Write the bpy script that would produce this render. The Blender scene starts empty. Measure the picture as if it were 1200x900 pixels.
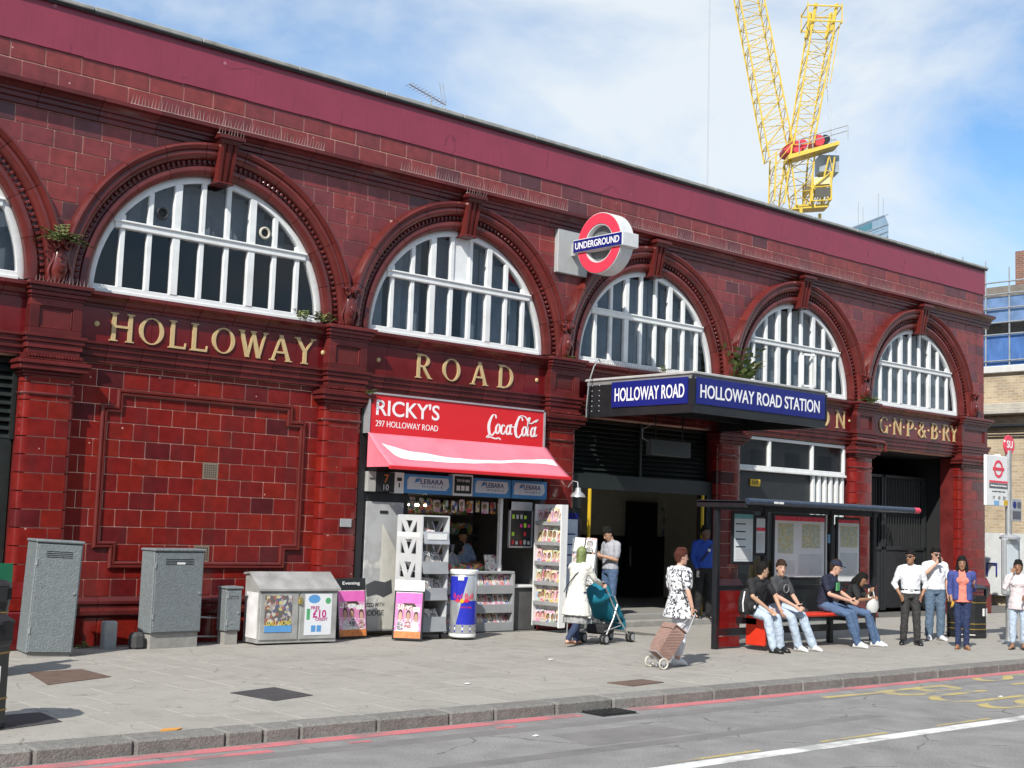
import bpy, bmesh, math, random
from mathutils import Vector, Matrix
R = math.radians
rnd = random.Random(7)
scene = bpy.context.scene
COL = scene.collection

# ------------------------------------------------------------------ camera
cam_d = bpy.data.cameras.new('camera'); cam = bpy.data.objects.new('camera', cam_d); COL.objects.link(cam)
_yaw, _pit, _rol = .7176, .1029, .0342
_f = Vector((math.sin(_yaw)*math.cos(_pit), math.cos(_yaw)*math.cos(_pit), math.sin(_pit)))
_r0 = Vector((math.cos(_yaw), -math.sin(_yaw), 0)); _u0 = _r0.cross(_f)
_r = _r0*math.cos(_rol) + _u0*math.sin(_rol); _u = _u0*math.cos(_rol) - _r0*math.sin(_rol)
cam.matrix_world = Matrix(((_r.x, _u.x, -_f.x, -5.046), (_r.y, _u.y, -_f.y, -18.948), (_r.z, _u.z, -_f.z, 2.025), (0, 0, 0, 1)))
cam_d.sensor_width = 36; cam_d.lens = 1554.7/1200*36; cam_d.clip_start = .1; cam_d.clip_end = 4000
scene.camera = cam

# ------------------------------------------------------------------ sky, sun, exposure
SUN = Vector((1.75, 1.0, -1.75)).normalized()            # direction in which the sunlight travels
elev = math.asin(-SUN.z); azim = math.atan2(-SUN.x, -SUN.y)
world = bpy.data.worlds.new('World'); scene.world = world; world.use_nodes = True
wn, wl = world.node_tree.nodes, world.node_tree.links
wn.clear()
w_out = wn.new('ShaderNodeOutputWorld'); w_bg = wn.new('ShaderNodeBackground'); w_bg.inputs['Strength'].default_value = .1
sky = wn.new('ShaderNodeTexSky'); sky.sky_type = 'NISHITA'; sky.sun_disc = False
sky.sun_elevation = elev; sky.sun_rotation = azim; sky.air_density = 1.0; sky.dust_density = .6; sky.ozone_density = 2.0
tc = wn.new('ShaderNodeTexCoord'); mp = wn.new('ShaderNodeMapping'); mp.inputs['Scale'].default_value = (1.0, 1.0, 1.9); mp.inputs['Location'].default_value = (.35, .1, .15)
n1 = wn.new('ShaderNodeTexNoise'); n1.inputs['Scale'].default_value = 3.2; n1.inputs['Detail'].default_value = 9; n1.inputs['Roughness'].default_value = .55; n1.inputs['Distortion'].default_value = .35
rp = wn.new('ShaderNodeValToRGB'); rp.color_ramp.elements[0].position = .38; rp.color_ramp.elements[1].position = .62
rp.color_ramp.elements[0].color = (.05, .05, .05, 1); rp.color_ramp.elements[1].color = (.95, .95, .95, 1)
mixc = wn.new('ShaderNodeMix'); mixc.data_type = 'RGBA'
mixc.inputs[7].default_value = (5.9, 6.35, 6.7, 1)
gain = wn.new('ShaderNodeMix'); gain.data_type = 'RGBA'; gain.blend_type = 'MULTIPLY'; gain.inputs[0].default_value = 1; gain.inputs[7].default_value = (.76, 1.06, 1.24, 1)
wl.new(tc.outputs['Generated'], mp.inputs['Vector']); wl.new(mp.outputs[0], n1.inputs['Vector']); wl.new(n1.outputs['Fac'], rp.inputs[0])
wl.new(sky.outputs[0], gain.inputs[6]); wl.new(gain.outputs[2], mixc.inputs[6]); wl.new(rp.outputs[0], mixc.inputs[0])
wl.new(mixc.outputs[2], w_bg.inputs['Color']); wl.new(w_bg.outputs[0], w_out.inputs[0])
sun_d = bpy.data.lights.new('sun', 'SUN'); sun = bpy.data.objects.new('sun', sun_d); COL.objects.link(sun)
sun_d.energy = 3.9; sun_d.angle = R(.5); sun_d.color = (1, .955, .88)
sun.rotation_euler = SUN.to_track_quat('-Z', 'Y').to_euler(); sun.location = (-10, -20, 30)
vs = scene.view_settings; vs.view_transform = 'Standard'; vs.look = 'None'; vs.exposure = .52; vs.gamma = 1; vs.use_curve_mapping = False
scene.render.engine = 'CYCLES'

# ------------------------------------------------------------------ materials
MATS = {}
def mat(name, col, rough=.5, metal=0, var=.12, scale=6, bump=0, bscale=40, coat=0, dirt=0, dirtcol=(.05, .045, .04), island=0, emit=0, spec=.5, streak=0, dr=(.5, .72), spots=None, cracks=None, grain=0):
    """procedural principled material: tone noise, optional dirt blotches, vertical streaks, bump, per-piece variation"""
    if name in MATS: return MATS[name]
    m = bpy.data.materials.new(name); m.use_nodes = True; MATS[name] = m
    N, L = m.node_tree.nodes, m.node_tree.links
    b = N['Principled BSDF']
    b.inputs['Roughness'].default_value = rough; b.inputs['Metallic'].default_value = metal
    b.inputs['Specular IOR Level'].default_value = spec
    if coat: b.inputs['Coat Weight'].default_value = coat; b.inputs['Coat Roughness'].default_value = .06
    t = N.new('ShaderNodeTexCoord')
    n = N.new('ShaderNodeTexNoise'); n.inputs['Scale'].default_value = scale; n.inputs['Detail'].default_value = 6
    L.new(t.outputs['Object'], n.inputs['Vector'])
    mr = N.new('ShaderNodeMapRange'); mr.inputs[3].default_value = 1-var*1.6; mr.inputs[4].default_value = 1+var*1.6
    L.new(n.outputs['Fac'], mr.inputs[0])
    val = mr.outputs[0]
    if island:
        g = N.new('ShaderNodeNewGeometry'); oi = N.new('ShaderNodeObjectInfo')
        ad = N.new('ShaderNodeMath'); ad.operation = 'ADD'; L.new(g.outputs['Random Per Island'], ad.inputs[0]); L.new(oi.outputs['Random'], ad.inputs[1])
        fr = N.new('ShaderNodeMath'); fr.operation = 'FRACT'; L.new(ad.outputs[0], fr.inputs[0])
        m2 = N.new('ShaderNodeMapRange'); m2.inputs[3].default_value = 1-island; m2.inputs[4].default_value = 1+island; L.new(fr.outputs[0], m2.inputs[0])
        mu = N.new('ShaderNodeMath'); mu.operation = 'MULTIPLY'; L.new(val, mu.inputs[0]); L.new(m2.outputs[0], mu.inputs[1]); val = mu.outputs[0]
    cm = N.new('ShaderNodeMix'); cm.data_type = 'RGBA'; cm.blend_type = 'MULTIPLY'; cm.inputs[0].default_value = 1
    cm.inputs[6].default_value = (*col, 1); cmb = N.new('ShaderNodeCombineColor')
    for i in range(3): L.new(val, cmb.inputs[i])
    L.new(cmb.outputs[0], cm.inputs[7]); colo = cm.outputs[2]
    if grain:        # fine aggregate
        gn = N.new('ShaderNodeTexNoise'); gn.inputs['Scale'].default_value = 48; gn.inputs['Detail'].default_value = 3; gn.inputs['Roughness'].default_value = .7; L.new(t.outputs['Object'], gn.inputs['Vector'])
        gr = N.new('ShaderNodeMapRange'); gr.inputs[1].default_value = .3; gr.inputs[2].default_value = .7; gr.inputs[3].default_value = 1-grain; gr.inputs[4].default_value = 1+grain; L.new(gn.outputs['Fac'], gr.inputs[0])
        gc = N.new('ShaderNodeCombineColor'); [L.new(gr.outputs[0], gc.inputs[i]) for i in range(3)]
        gm = N.new('ShaderNodeMix'); gm.data_type = 'RGBA'; gm.blend_type = 'MULTIPLY'; gm.inputs[0].default_value = 1; L.new(colo, gm.inputs[6]); L.new(gc.outputs[0], gm.inputs[7]); colo = gm.outputs[2]
    if dirt or streak:
        mp = N.new('ShaderNodeMapping'); L.new(t.outputs['Object'], mp.inputs[0])
        if streak: mp.inputs['Scale'].default_value = (9, 9, .8)
        d = N.new('ShaderNodeTexNoise'); d.inputs['Scale'].default_value = 2.2; d.inputs['Detail'].default_value = 9; d.inputs['Roughness'].default_value = .65
        L.new(mp.outputs[0], d.inputs['Vector'])
        cr = N.new('ShaderNodeMapRange'); cr.inputs[1].default_value = dr[0]; cr.inputs[2].default_value = dr[1]; cr.inputs[4].default_value = dirt or streak
        L.new(d.outputs['Fac'], cr.inputs[0])
        dm = N.new('ShaderNodeMix'); dm.data_type = 'RGBA'; dm.inputs[7].default_value = (*dirtcol, 1)
        L.new(cr.outputs[0], dm.inputs[0]); L.new(colo, dm.inputs[6]); colo = dm.outputs[2]
    if spots:        # (scale, radius, colour, strength): gum, chips, drips
        v = N.new('ShaderNodeTexVoronoi'); v.inputs['Scale'].default_value = spots[0]; L.new(t.outputs['Object'], v.inputs['Vector'])
        sr = N.new('ShaderNodeMapRange'); sr.inputs[1].default_value = spots[1]; sr.inputs[2].default_value = spots[1]*.7; sr.inputs[3].default_value = 0; sr.inputs[4].default_value = spots[3]; L.new(v.outputs['Distance'], sr.inputs[0])
        sp_ = N.new('ShaderNodeSeparateColor'); L.new(v.outputs['Color'], sp_.inputs[0]); gt = N.new('ShaderNodeMath'); gt.operation = 'GREATER_THAN'; gt.inputs[1].default_value = .55; L.new(sp_.outputs[0], gt.inputs[0])
        mu2 = N.new('ShaderNodeMath'); mu2.operation = 'MULTIPLY'; L.new(sr.outputs[0], mu2.inputs[0]); L.new(gt.outputs[0], mu2.inputs[1])
        sm = N.new('ShaderNodeMix'); sm.data_type = 'RGBA'; sm.inputs[7].default_value = (*spots[2], 1); L.new(mu2.outputs[0], sm.inputs[0]); L.new(colo, sm.inputs[6]); colo = sm.outputs[2]
    if cracks:       # (scale, width, colour, strength)
        nw = N.new('ShaderNodeTexNoise'); nw.inputs['Scale'].default_value = cracks[0]*1.6; nw.inputs['Detail'].default_value = 5; L.new(t.outputs['Object'], nw.inputs['Vector'])
        va = N.new('ShaderNodeVectorMath'); va.operation = 'MULTIPLY_ADD'; va.inputs[1].default_value = (.5/cracks[0],)*3; L.new(nw.outputs['Color'], va.inputs[0]); L.new(t.outputs['Object'], va.inputs[2])
        v = N.new('ShaderNodeTexVoronoi'); v.feature = 'DISTANCE_TO_EDGE'; v.inputs['Scale'].default_value = cracks[0]; L.new(va.outputs[0], v.inputs['Vector'])
        sr = N.new('ShaderNodeMapRange'); sr.inputs[1].default_value = cracks[1]; sr.inputs[2].default_value = 0; sr.inputs[3].default_value = 0; sr.inputs[4].default_value = cracks[3]; L.new(v.outputs['Distance'], sr.inputs[0])
        ns = N.new('ShaderNodeMapRange'); ns.inputs[1].default_value = .5; ns.inputs[2].default_value = .56; L.new(n.outputs['Fac'], ns.inputs[0]); mu3 = N.new('ShaderNodeMath'); mu3.operation = 'MULTIPLY'; L.new(sr.outputs[0], mu3.inputs[0]); L.new(ns.outputs[0], mu3.inputs[1])
        sm = N.new('ShaderNodeMix'); sm.data_type = 'RGBA'; sm.inputs[7].default_value = (*cracks[2], 1); L.new(mu3.outputs[0], sm.inputs[0]); L.new(colo, sm.inputs[6]); colo = sm.outputs[2]
    L.new(colo, b.inputs['Base Color'])
    rr = N.new('ShaderNodeMapRange'); rr.inputs[3].default_value = max(.02, rough-.08); rr.inputs[4].default_value = min(1, rough+.12); L.new(n.outputs['Fac'], rr.inputs[0]); L.new(rr.outputs[0], b.inputs['Roughness'])
    if bump:
        bn = N.new('ShaderNodeTexNoise'); bn.inputs['Scale'].default_value = bscale; bn.inputs['Detail'].default_value = 4; L.new(t.outputs['Object'], bn.inputs['Vector'])
        bp = N.new('ShaderNodeBump'); bp.inputs['Strength'].default_value = bump; bp.inputs['Distance'].default_value = .02
        L.new(bn.outputs['Fac'], bp.inputs['Height']); L.new(bp.outputs[0], b.inputs['Normal'])
    if emit:
        b.inputs['Emission Color'].default_value = (*col, 1); b.inputs['Emission Strength'].default_value = emit
    return m

def ramp_mat(name, stops, rough=.2, source='piece', scale=5, constant=False, bump=0, coat=0, bscale=5):
    """colour picked from a ramp per piece ('piece') or by a texture ('noise', 'voronoi', 'brick')"""
    if name in MATS: return MATS[name]
    m = bpy.data.materials.new(name); m.use_nodes = True; MATS[name] = m
    N, L = m.node_tree.nodes, m.node_tree.links; b = N['Principled BSDF']
    b.inputs['Roughness'].default_value = rough
    if coat: b.inputs['Coat Weight'].default_value = coat; b.inputs['Coat Roughness'].default_value = .05
    t = N.new('ShaderNodeTexCoord'); oi = N.new('ShaderNodeObjectInfo')
    r = N.new('ShaderNodeValToRGB'); e = r.color_ramp.elements
    while len(e) < len(stops): e.new(.5)
    for el, (p, c) in zip(e, stops): el.position = p; el.color = (*c, 1)
    if constant: r.color_ramp.interpolation = 'CONSTANT'
    if source == 'piece':
        g = N.new('ShaderNodeNewGeometry'); ad = N.new('ShaderNodeMath'); ad.operation = 'ADD'; fr = N.new('ShaderNodeMath'); fr.operation = 'FRACT'
        L.new(g.outputs['Random Per Island'], ad.inputs[0]); L.new(oi.outputs['Random'], ad.inputs[1]); L.new(ad.outputs[0], fr.inputs[0]); L.new(fr.outputs[0], r.inputs[0])
        n = N.new('ShaderNodeTexNoise'); n.inputs['Scale'].default_value = 7; n.inputs['Detail'].default_value = 5; L.new(t.outputs['Object'], n.inputs['Vector'])
        mr = N.new('ShaderNodeMapRange'); mr.inputs[3].default_value = .55; mr.inputs[4].default_value = 1.45; L.new(n.outputs['Fac'], mr.inputs[0])
        cc = N.new('ShaderNodeCombineColor'); [L.new(mr.outputs[0], cc.inputs[i]) for i in range(3)]
        mx = N.new('ShaderNodeMix'); mx.data_type = 'RGBA'; mx.blend_type = 'MULTIPLY'; mx.inputs[0].default_value = 1
        L.new(r.outputs[0], mx.inputs[6]); L.new(cc.outputs[0], mx.inputs[7]); colo = mx.outputs[2]
        mp_ = N.new('ShaderNodeMapping'); mp_.inputs['Scale'].default_value = (3.5, 3.5, .7); L.new(t.outputs['Object'], mp_.inputs[0])
        gn = N.new('ShaderNodeTexNoise'); gn.inputs['Scale'].default_value = 1.0; gn.inputs['Detail'].default_value = 8; L.new(mp_.outputs[0], gn.inputs['Vector'])
        gr = N.new('ShaderNodeMapRange'); gr.inputs[1].default_value = .5; gr.inputs[2].default_value = .75; gr.inputs[4].default_value = .45; L.new(gn.outputs['Fac'], gr.inputs[0])
        gm = N.new('ShaderNodeMix'); gm.data_type = 'RGBA'; gm.inputs[7].default_value = (.06, .018, .017, 1); L.new(gr.outputs[0], gm.inputs[0]); L.new(colo, gm.inputs[6])
        cv = N.new('ShaderNodeTexVoronoi'); cv.inputs['Scale'].default_value = 3.1; L.new(t.outputs['Object'], cv.inputs['Vector'])
        cs = N.new('ShaderNodeMath'); cs.operation = 'LESS_THAN'; cs.inputs[1].default_value = .045; L.new(cv.outputs['Distance'], cs.inputs[0])
        cx_ = N.new('ShaderNodeMix'); cx_.data_type = 'RGBA'; cx_.inputs[7].default_value = (.5, .3, .26, 1); L.new(cs.outputs[0], cx_.inputs[0]); L.new(gm.outputs[2], cx_.inputs[6]); L.new(cx_.outputs[2], b.inputs['Base Color'])
        rr_ = N.new('ShaderNodeMapRange'); rr_.inputs[3].default_value = rough*.8; rr_.inputs[4].default_value = rough*1.9; L.new(gn.outputs['Fac'], rr_.inputs[0]); L.new(rr_.outputs[0], b.inputs['Roughness'])
    else:
        of = N.new('ShaderNodeVectorMath'); of.operation = 'ADD'; L.new(t.outputs['Object'], of.inputs[0])
        sc = N.new('ShaderNodeMath'); sc.operation = 'MULTIPLY'; sc.inputs[1].default_value = 37; L.new(oi.outputs['Random'], sc.inputs[0]); L.new(sc.outputs[0], of.inputs[1])
        if source == 'noise':
            x = N.new('ShaderNodeTexNoise'); x.inputs['Scale'].default_value = scale; x.inputs['Detail'].default_value = 3; L.new(of.outputs[0], x.inputs['Vector']); o = x.outputs['Fac']
        else:
            x = N.new('ShaderNodeTexVoronoi'); x.inputs['Scale'].default_value = scale; L.new(of.outputs[0], x.inputs['Vector'])
            sp = N.new('ShaderNodeSeparateColor'); L.new(x.outputs['Color'], sp.inputs[0]); o = sp.outputs[0]
        L.new(o, r.inputs[0]); L.new(r.outputs[0], b.inputs['Base Color'])
    if bump:
        bn = N.new('ShaderNodeTexNoise'); bn.inputs['Scale'].default_value = bscale; bn.inputs['Detail'].default_value = 2; L.new(t.outputs['Object'], bn.inputs['Vector'])
        bp = N.new('ShaderNodeBump'); bp.inputs['Strength'].default_value = bump; bp.inputs['Distance'].default_value = .02
        L.new(bn.outputs['Fac'], bp.inputs['Height']); L.new(bp.outputs[0], b.inputs['Normal'])
    return m

def brick_mat(name, c1, c2, mortar, scale=1, bw=.225, rh=.075, ms=.01, rough=.85, axes='YZ', bump=.3, off=.5):
    if name in MATS: return MATS[name]
    m = bpy.data.materials.new(name); m.use_nodes = True; MATS[name] = m
    N, L = m.node_tree.nodes, m.node_tree.links; b = N['Principled BSDF']; b.inputs['Roughness'].default_value = rough
    t = N.new('ShaderNodeTexCoord'); s = N.new('ShaderNodeSeparateXYZ'); L.new(t.outputs['Object'], s.inputs[0]); c = N.new('ShaderNodeCombineXYZ')
    for i, a in enumerate(axes): L.new(s.outputs['XYZ'.index(a)], c.inputs[i])
    br = N.new('ShaderNodeTexBrick'); br.inputs['Scale'].default_value = scale; br.inputs['Brick Width'].default_value = bw; br.inputs['Row Height'].default_value = rh; br.inputs['Mortar Size'].default_value = ms
    br.inputs['Color1'].default_value = (*c1, 1); br.inputs['Color2'].default_value = (*c2, 1); br.inputs['Mortar'].default_value = (*mortar, 1); br.offset = off
    L.new(c.outputs[0], br.inputs['Vector'])
    n = N.new('ShaderNodeTexNoise'); n.inputs['Scale'].default_value = 1.7; n.inputs['Detail'].default_value = 8; L.new(t.outputs['Object'], n.inputs['Vector'])
    mr = N.new('ShaderNodeMapRange'); mr.inputs[3].default_value = .6; mr.inputs[4].default_value = 1.4; L.new(n.outputs['Fac'], mr.inputs[0])
    cc = N.new('ShaderNodeCombineColor'); [L.new(mr.outputs[0], cc.inputs[i]) for i in range(3)]
    mx = N.new('ShaderNodeMix'); mx.data_type = 'RGBA'; mx.blend_type = 'MULTIPLY'; mx.inputs[0].default_value = 1
    L.new(br.outputs[0], mx.inputs[6]); L.new(cc.outputs[0], mx.inputs[7]); L.new(mx.outputs[2], b.inputs['Base Color'])
    return m

def glass_mat(name, tint=(.6, .65, .68), refl=1.0, rough=.02):
    if name in MATS: return MATS[name]
    m = bpy.data.materials.new(name); m.use_nodes = True; MATS[name] = m
    N, L = m.node_tree.nodes, m.node_tree.links; N.remove(N['Principled BSDF']); out = N['Material Output']
    tr = N.new('ShaderNodeBsdfTransparent'); tr.inputs[0].default_value = (*tint, 1)
    gl = N.new('ShaderNodeBsdfGlossy'); gl.inputs['Roughness'].default_value = rough; gl.inputs[0].default_value = (refl, refl, refl, 1)
    fr = N.new('ShaderNodeFresnel'); fr.inputs[0].default_value = 1.5
    ge = N.new('ShaderNodeNewGeometry'); iv = N.new('ShaderNodeMath'); iv.operation = 'SUBTRACT'; iv.inputs[0].default_value = 1; L.new(ge.outputs['Backfacing'], iv.inputs[1]); ff = N.new('ShaderNodeMath'); ff.operation = 'MULTIPLY'; L.new(fr.outputs[0], ff.inputs[0]); L.new(iv.outputs[0], ff.inputs[1])
    mx = N.new('ShaderNodeMixShader'); L.new(ff.outputs[0], mx.inputs[0]); L.new(tr.outputs[0], mx.inputs[1]); L.new(gl.outputs[0], mx.inputs[2]); L.new(mx.outputs[0], out.inputs[0])
    return m

# glazed tiles: oxblood, each piece its own firing
TILE = ramp_mat('glazed_tile', [(0, (.175, .012, .010)), (.35, (.205, .016, .010)), (.6, (.15, .011, .011)), (.85, (.185, .013, .011)), (.96, (.11, .011, .013)), (1, (.05, .011, .014))], rough=.13, bump=.12, bscale=4)
TILEU = ramp_mat('weathered_glazed_tile', [(0, (.19, .032, .031)), (.3, (.225, .034, .030)), (.55, (.165, .030, .033)), (.8, (.195, .032, .032)), (.93, (.13, .030, .036)), (1, (.08, .026, .032))], rough=.32, bump=.14, bscale=5)
MOULD = mat('glazed_moulding', (.108, .017, .016), rough=.24, var=.3, scale=3, island=.28, dirt=.35, dirtcol=(.03, .012, .012), spec=.35)
MOULDR = mat('glazed_arch_block', (.118, .019, .016), rough=.2, var=.25, scale=3, island=.22, dirt=.25, dirtcol=(.03, .012, .012))
GROUT = mat('tile_grout', (.62, .36, .28), rough=.9, var=.25, scale=3, dirt=.45, dirtcol=(.22, .08, .07))
PAINT = mat('painted_parapet', (.245, .032, .060), rough=.45, var=.16, scale=1.2, streak=.28, dirtcol=(.14, .02, .04), bump=.35, bscale=3, spots=(1.7, .055, (.5, .22, .27), .7), cracks=(.8, .012, (.10, .014, .03), .8))
COPING = mat('stone_coping', (.30, .30, .28), rough=.8, var=.2, dirt=.4)
GOLD = mat('gilt_lettering', (.52, .38, .19), rough=.42, var=.15, scale=20)
WHITE = mat('white_window_paint', (.74, .75, .74), rough=.45, var=.08, dirt=.4, dirtcol=(.46, .45, .42))
PANE = glass_mat('window_glass', (.8, .82, .84))
CLEAR = glass_mat('shelter_glass', (.86, .89, .89))
BLIND = mat('slate_blind', (.23, .265, .30), rough=.8, var=.2, island=.25)
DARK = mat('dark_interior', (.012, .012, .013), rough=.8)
BLACK = mat('black_paint', (.016, .017, .019), rough=.32, var=.25, dirt=.2, dirtcol=(.05, .05, .05))
BLACKG = mat('black_green_paint', (.013, .018, .017), rough=.45, var=.25)
GREYCAB = mat('grey_stippled_cabinet', (.175, .197, .205), rough=.55, var=.2, scale=24, bump=.55, bscale=38, dirt=.25, dirtcol=(.13, .13, .125))
STEEL = mat('brushed_steel', (.45, .46, .46), rough=.38, metal=.75, var=.2, dirt=.35, dirtcol=(.25, .24, .22))
GALV = mat('galvanised_steel', (.42, .43, .43), rough=.45, metal=.6, var=.15)
ALU = mat('aluminium_grey', (.5, .51, .52), rough=.35, metal=.5)
RUBBER = mat('rubber', (.02, .02, .02), rough=.7)
WPLAS = mat('white_plastic', (.75, .75, .74), rough=.35, var=.05)
SIGNRED = mat('shop_sign_red', (.62, .018, .025), rough=.4, var=.04)
AWNING = mat('awning_fabric', (.82, .19, .25), rough=.7, var=.08, scale=3, dirt=.25, dirtcol=(.4, .04, .05))  # pale tint puts the overexposed sunlit look into the fabric colour
SWOOSH = mat('awning_white_print', (.8, .78, .78), rough=.6, var=.04)
TXWHITE = mat('white_print', (.82, .82, .82), rough=.45, var=.02)
BLUESIGN = mat('enamel_blue', (.012, .018, .17), rough=.18, var=.1)
RNDRED = mat('roundel_red', (.72, .05, .09), rough=.25, var=.05)
BENCHRED = mat('bench_red', (.62, .035, .012), rough=.35, var=.08)
YELLOW = mat('yellow_paint', (.62, .40, .015), rough=.45, var=.12)
CREAM = mat('cream_wall', (.70, .66, .54), rough=.6, var=.1)
CONC = mat('concrete', (.30, .29, .27), rough=.9, var=.2, bump=.3, dirt=.3)
LEAF = ramp_mat('leaf', [(0, (.05, .09, .02)), (.5, (.09, .13, .03)), (1, (.16, .17, .05))], rough=.6)
def cover_mat(name, bgs, masts, skins, hair=(.05, .03, .02)):
    """a printed cover: masthead, portrait and cover lines, each copy with its own colours"""
    m = bpy.data.materials.new(name); m.use_nodes = True; MATS[name] = m
    N, L = m.node_tree.nodes, m.node_tree.links; b = N['Principled BSDF']; b.inputs['Roughness'].default_value = .35
    t = N.new('ShaderNodeTexCoord'); oi = N.new('ShaderNodeObjectInfo'); s = N.new('ShaderNodeSeparateXYZ'); L.new(t.outputs['Generated'], s.inputs[0])
    def M(op, a, b_=None, c=None):
        n = N.new('ShaderNodeMath'); n.operation = op
        for i, v in enumerate((a, b_, c)):
            if v is None: continue
            if isinstance(v, (int, float)): n.inputs[i].default_value = v
            else: L.new(v, n.inputs[i])
        return n.outputs[0]
    def pick(k, cols):
        r = N.new('ShaderNodeValToRGB'); r.color_ramp.interpolation = 'CONSTANT'; e = r.color_ramp.elements
        while len(e) < len(cols): e.new(.5)
        for i, (el, c) in enumerate(zip(e, cols)): el.position = i/len(cols); el.color = (*c, 1)
        L.new(M('FRACT', M('MULTIPLY', oi.outputs['Random'], k)), r.inputs[0]); return r.outputs[0]
    def mix(f, a, b_):
        n = N.new('ShaderNodeMix'); n.data_type = 'RGBA'; L.new(f, n.inputs[0])
        for i, v in ((6, a), (7, b_)):
            if isinstance(v, tuple): n.inputs[i].default_value = (*v, 1)
            else: L.new(v, n.inputs[i])
        return n.outputs[2]
    X, Z = s.outputs[0], s.outputs[2]; off = M('MULTIPLY', M('SUBTRACT', M('FRACT', M('MULTIPLY', oi.outputs['Random'], 23.7)), .5), .3)
    cv = N.new('ShaderNodeCombineXYZ'); L.new(M('MULTIPLY', X, 9), cv.inputs[0]); L.new(M('MULTIPLY', Z, 22), cv.inputs[1]); L.new(M('MULTIPLY', oi.outputs['Random'], 50), cv.inputs[2])
    nz = N.new('ShaderNodeTexNoise'); nz.inputs['Scale'].default_value = 1; nz.inputs['Detail'].default_value = 1; L.new(cv.outputs[0], nz.inputs['Vector'])
    ex = M('DIVIDE', M('SUBTRACT', M('SUBTRACT', X, .5), off), .25); ez = M('DIVIDE', M('SUBTRACT', Z, .52), .19)
    face = M('LESS_THAN', M('ADD', M('MULTIPLY', ex, ex), M('MULTIPLY', ez, ez)), 1)
    hz = M('DIVIDE', M('SUBTRACT', Z, .57), .24); hx = M('DIVIDE', ex, 1.3); hairm = M('LESS_THAN', M('ADD', M('MULTIPLY', hx, hx), M('MULTIPLY', hz, hz)), 1)
    bx = M('DIVIDE', ex, 1.7); bz = M('DIVIDE', M('SUBTRACT', Z, .08), .28); bod = M('LESS_THAN', M('ADD', M('MULTIPLY', bx, bx), M('MULTIPLY', bz, bz)), 1)
    c = pick(7.3, bgs); c = mix(bod, c, pick(3.1, masts)); c = mix(hairm, c, hair); c = mix(face, c, pick(5.1, skins))
    lines = M('MULTIPLY', M('GREATER_THAN', nz.outputs['Fac'], .56), M('LESS_THAN', Z, .42)); c = mix(lines, c, (.75, .73, .7))
    mast = M('GREATER_THAN', Z, .8); c = mix(mast, c, pick(13.7, masts)); c = mix(M('MULTIPLY', mast, M('GREATER_THAN', nz.outputs['Fac'], .5)), c, (.8, .78, .75))
    L.new(c, b.inputs['Base Color']); return m
COVER = cover_mat('magazine_cover', [(.62, .58, .55), (.66, .4, .48), (.6, .6, .62), (.5, .42, .2), (.3, .4, .52), (.64, .6, .5), (.55, .2, .25)], [(.5, .04, .06), (.55, .12, .3), (.08, .12, .34), (.6, .4, .05), (.05, .05, .06), (.15, .3, .12)], [(.55, .34, .26), (.6, .4, .32), (.3, .16, .1)])
NEWSC = cover_mat('newspaper_front', [(.6, .58, .54), (.58, .56, .53), (.62, .6, .57)], [(.08, .08, .08), (.4, .05, .05), (.1, .1, .12), (.3, .29, .28)], [(.4, .33, .3), (.3, .28, .27)], (.15, .14, .13))
COVERD = ramp_mat('packet_print', [(0, (.5, .06, .08)), (.2, (.12, .14, .4)), (.35, (.5, .36, .1)), (.5, (.05, .05, .05)), (.6, (.6, .57, .54)), (.8, (.12, .32, .14)), (.9, (.55, .22, .05))], rough=.4, source='voronoi', scale=14, constant=True)
NEWS = ramp_mat('newsprint', [(0, (.62, .6, .56)), (.45, (.66, .64, .6)), (.55, (.2, .2, .2)), (.7, (.55, .5, .45)), (.82, (.45, .08, .06)), (.9, (.1, .12, .2))], rough=.8, source='voronoi', scale=26, constant=True)
PRINT = brick_mat('printed_text_lines', (.06, .06, .07), (.12, .12, .13), (.74, .75, .75), bw=.05, rh=.017, ms=.006, axes='XZ', rough=.4)
GRASSY = (.05, .09, .02)

# ------------------------------------------------------------------ mesh helpers
def _bevel_topology():
    idx = {}; n = 0
    for sx in (-1, 1):
        for sy in (-1, 1):
            for sz in (-1, 1):
                for a in range(3): idx[(sx, sy, sz, a)] = n; n += 1
    faces = []
    for a in range(3):
        b, c = [i for i in range(3) if i != a]
        for s in (-1, 1):
            q = []
            for (sb, sc) in ((-1, -1), (1, -1), (1, 1), (-1, 1)):
                k = [0, 0, 0]; k[a] = s; k[b] = sb; k[c] = sc; q.append(idx[(*k, a)])
            faces.append(q)
    for c in range(3):
        a, b = [i for i in range(3) if i != c]
        for sa in (-1, 1):
            for sb in (-1, 1):
                lo = [0, 0, 0]; lo[a] = sa; lo[b] = sb; lo[c] = -1; hi = list(lo); hi[c] = 1
                faces.append([idx[(*lo, a)], idx[(*lo, b)], idx[(*hi, b)], idx[(*hi, a)]])
    for sx in (-1, 1):
        for sy in (-1, 1):
            for sz in (-1, 1): faces.append([idx[(sx, sy, sz, a)] for a in range(3)])
    return idx, faces
_BI, _BF = _bevel_topology()

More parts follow.
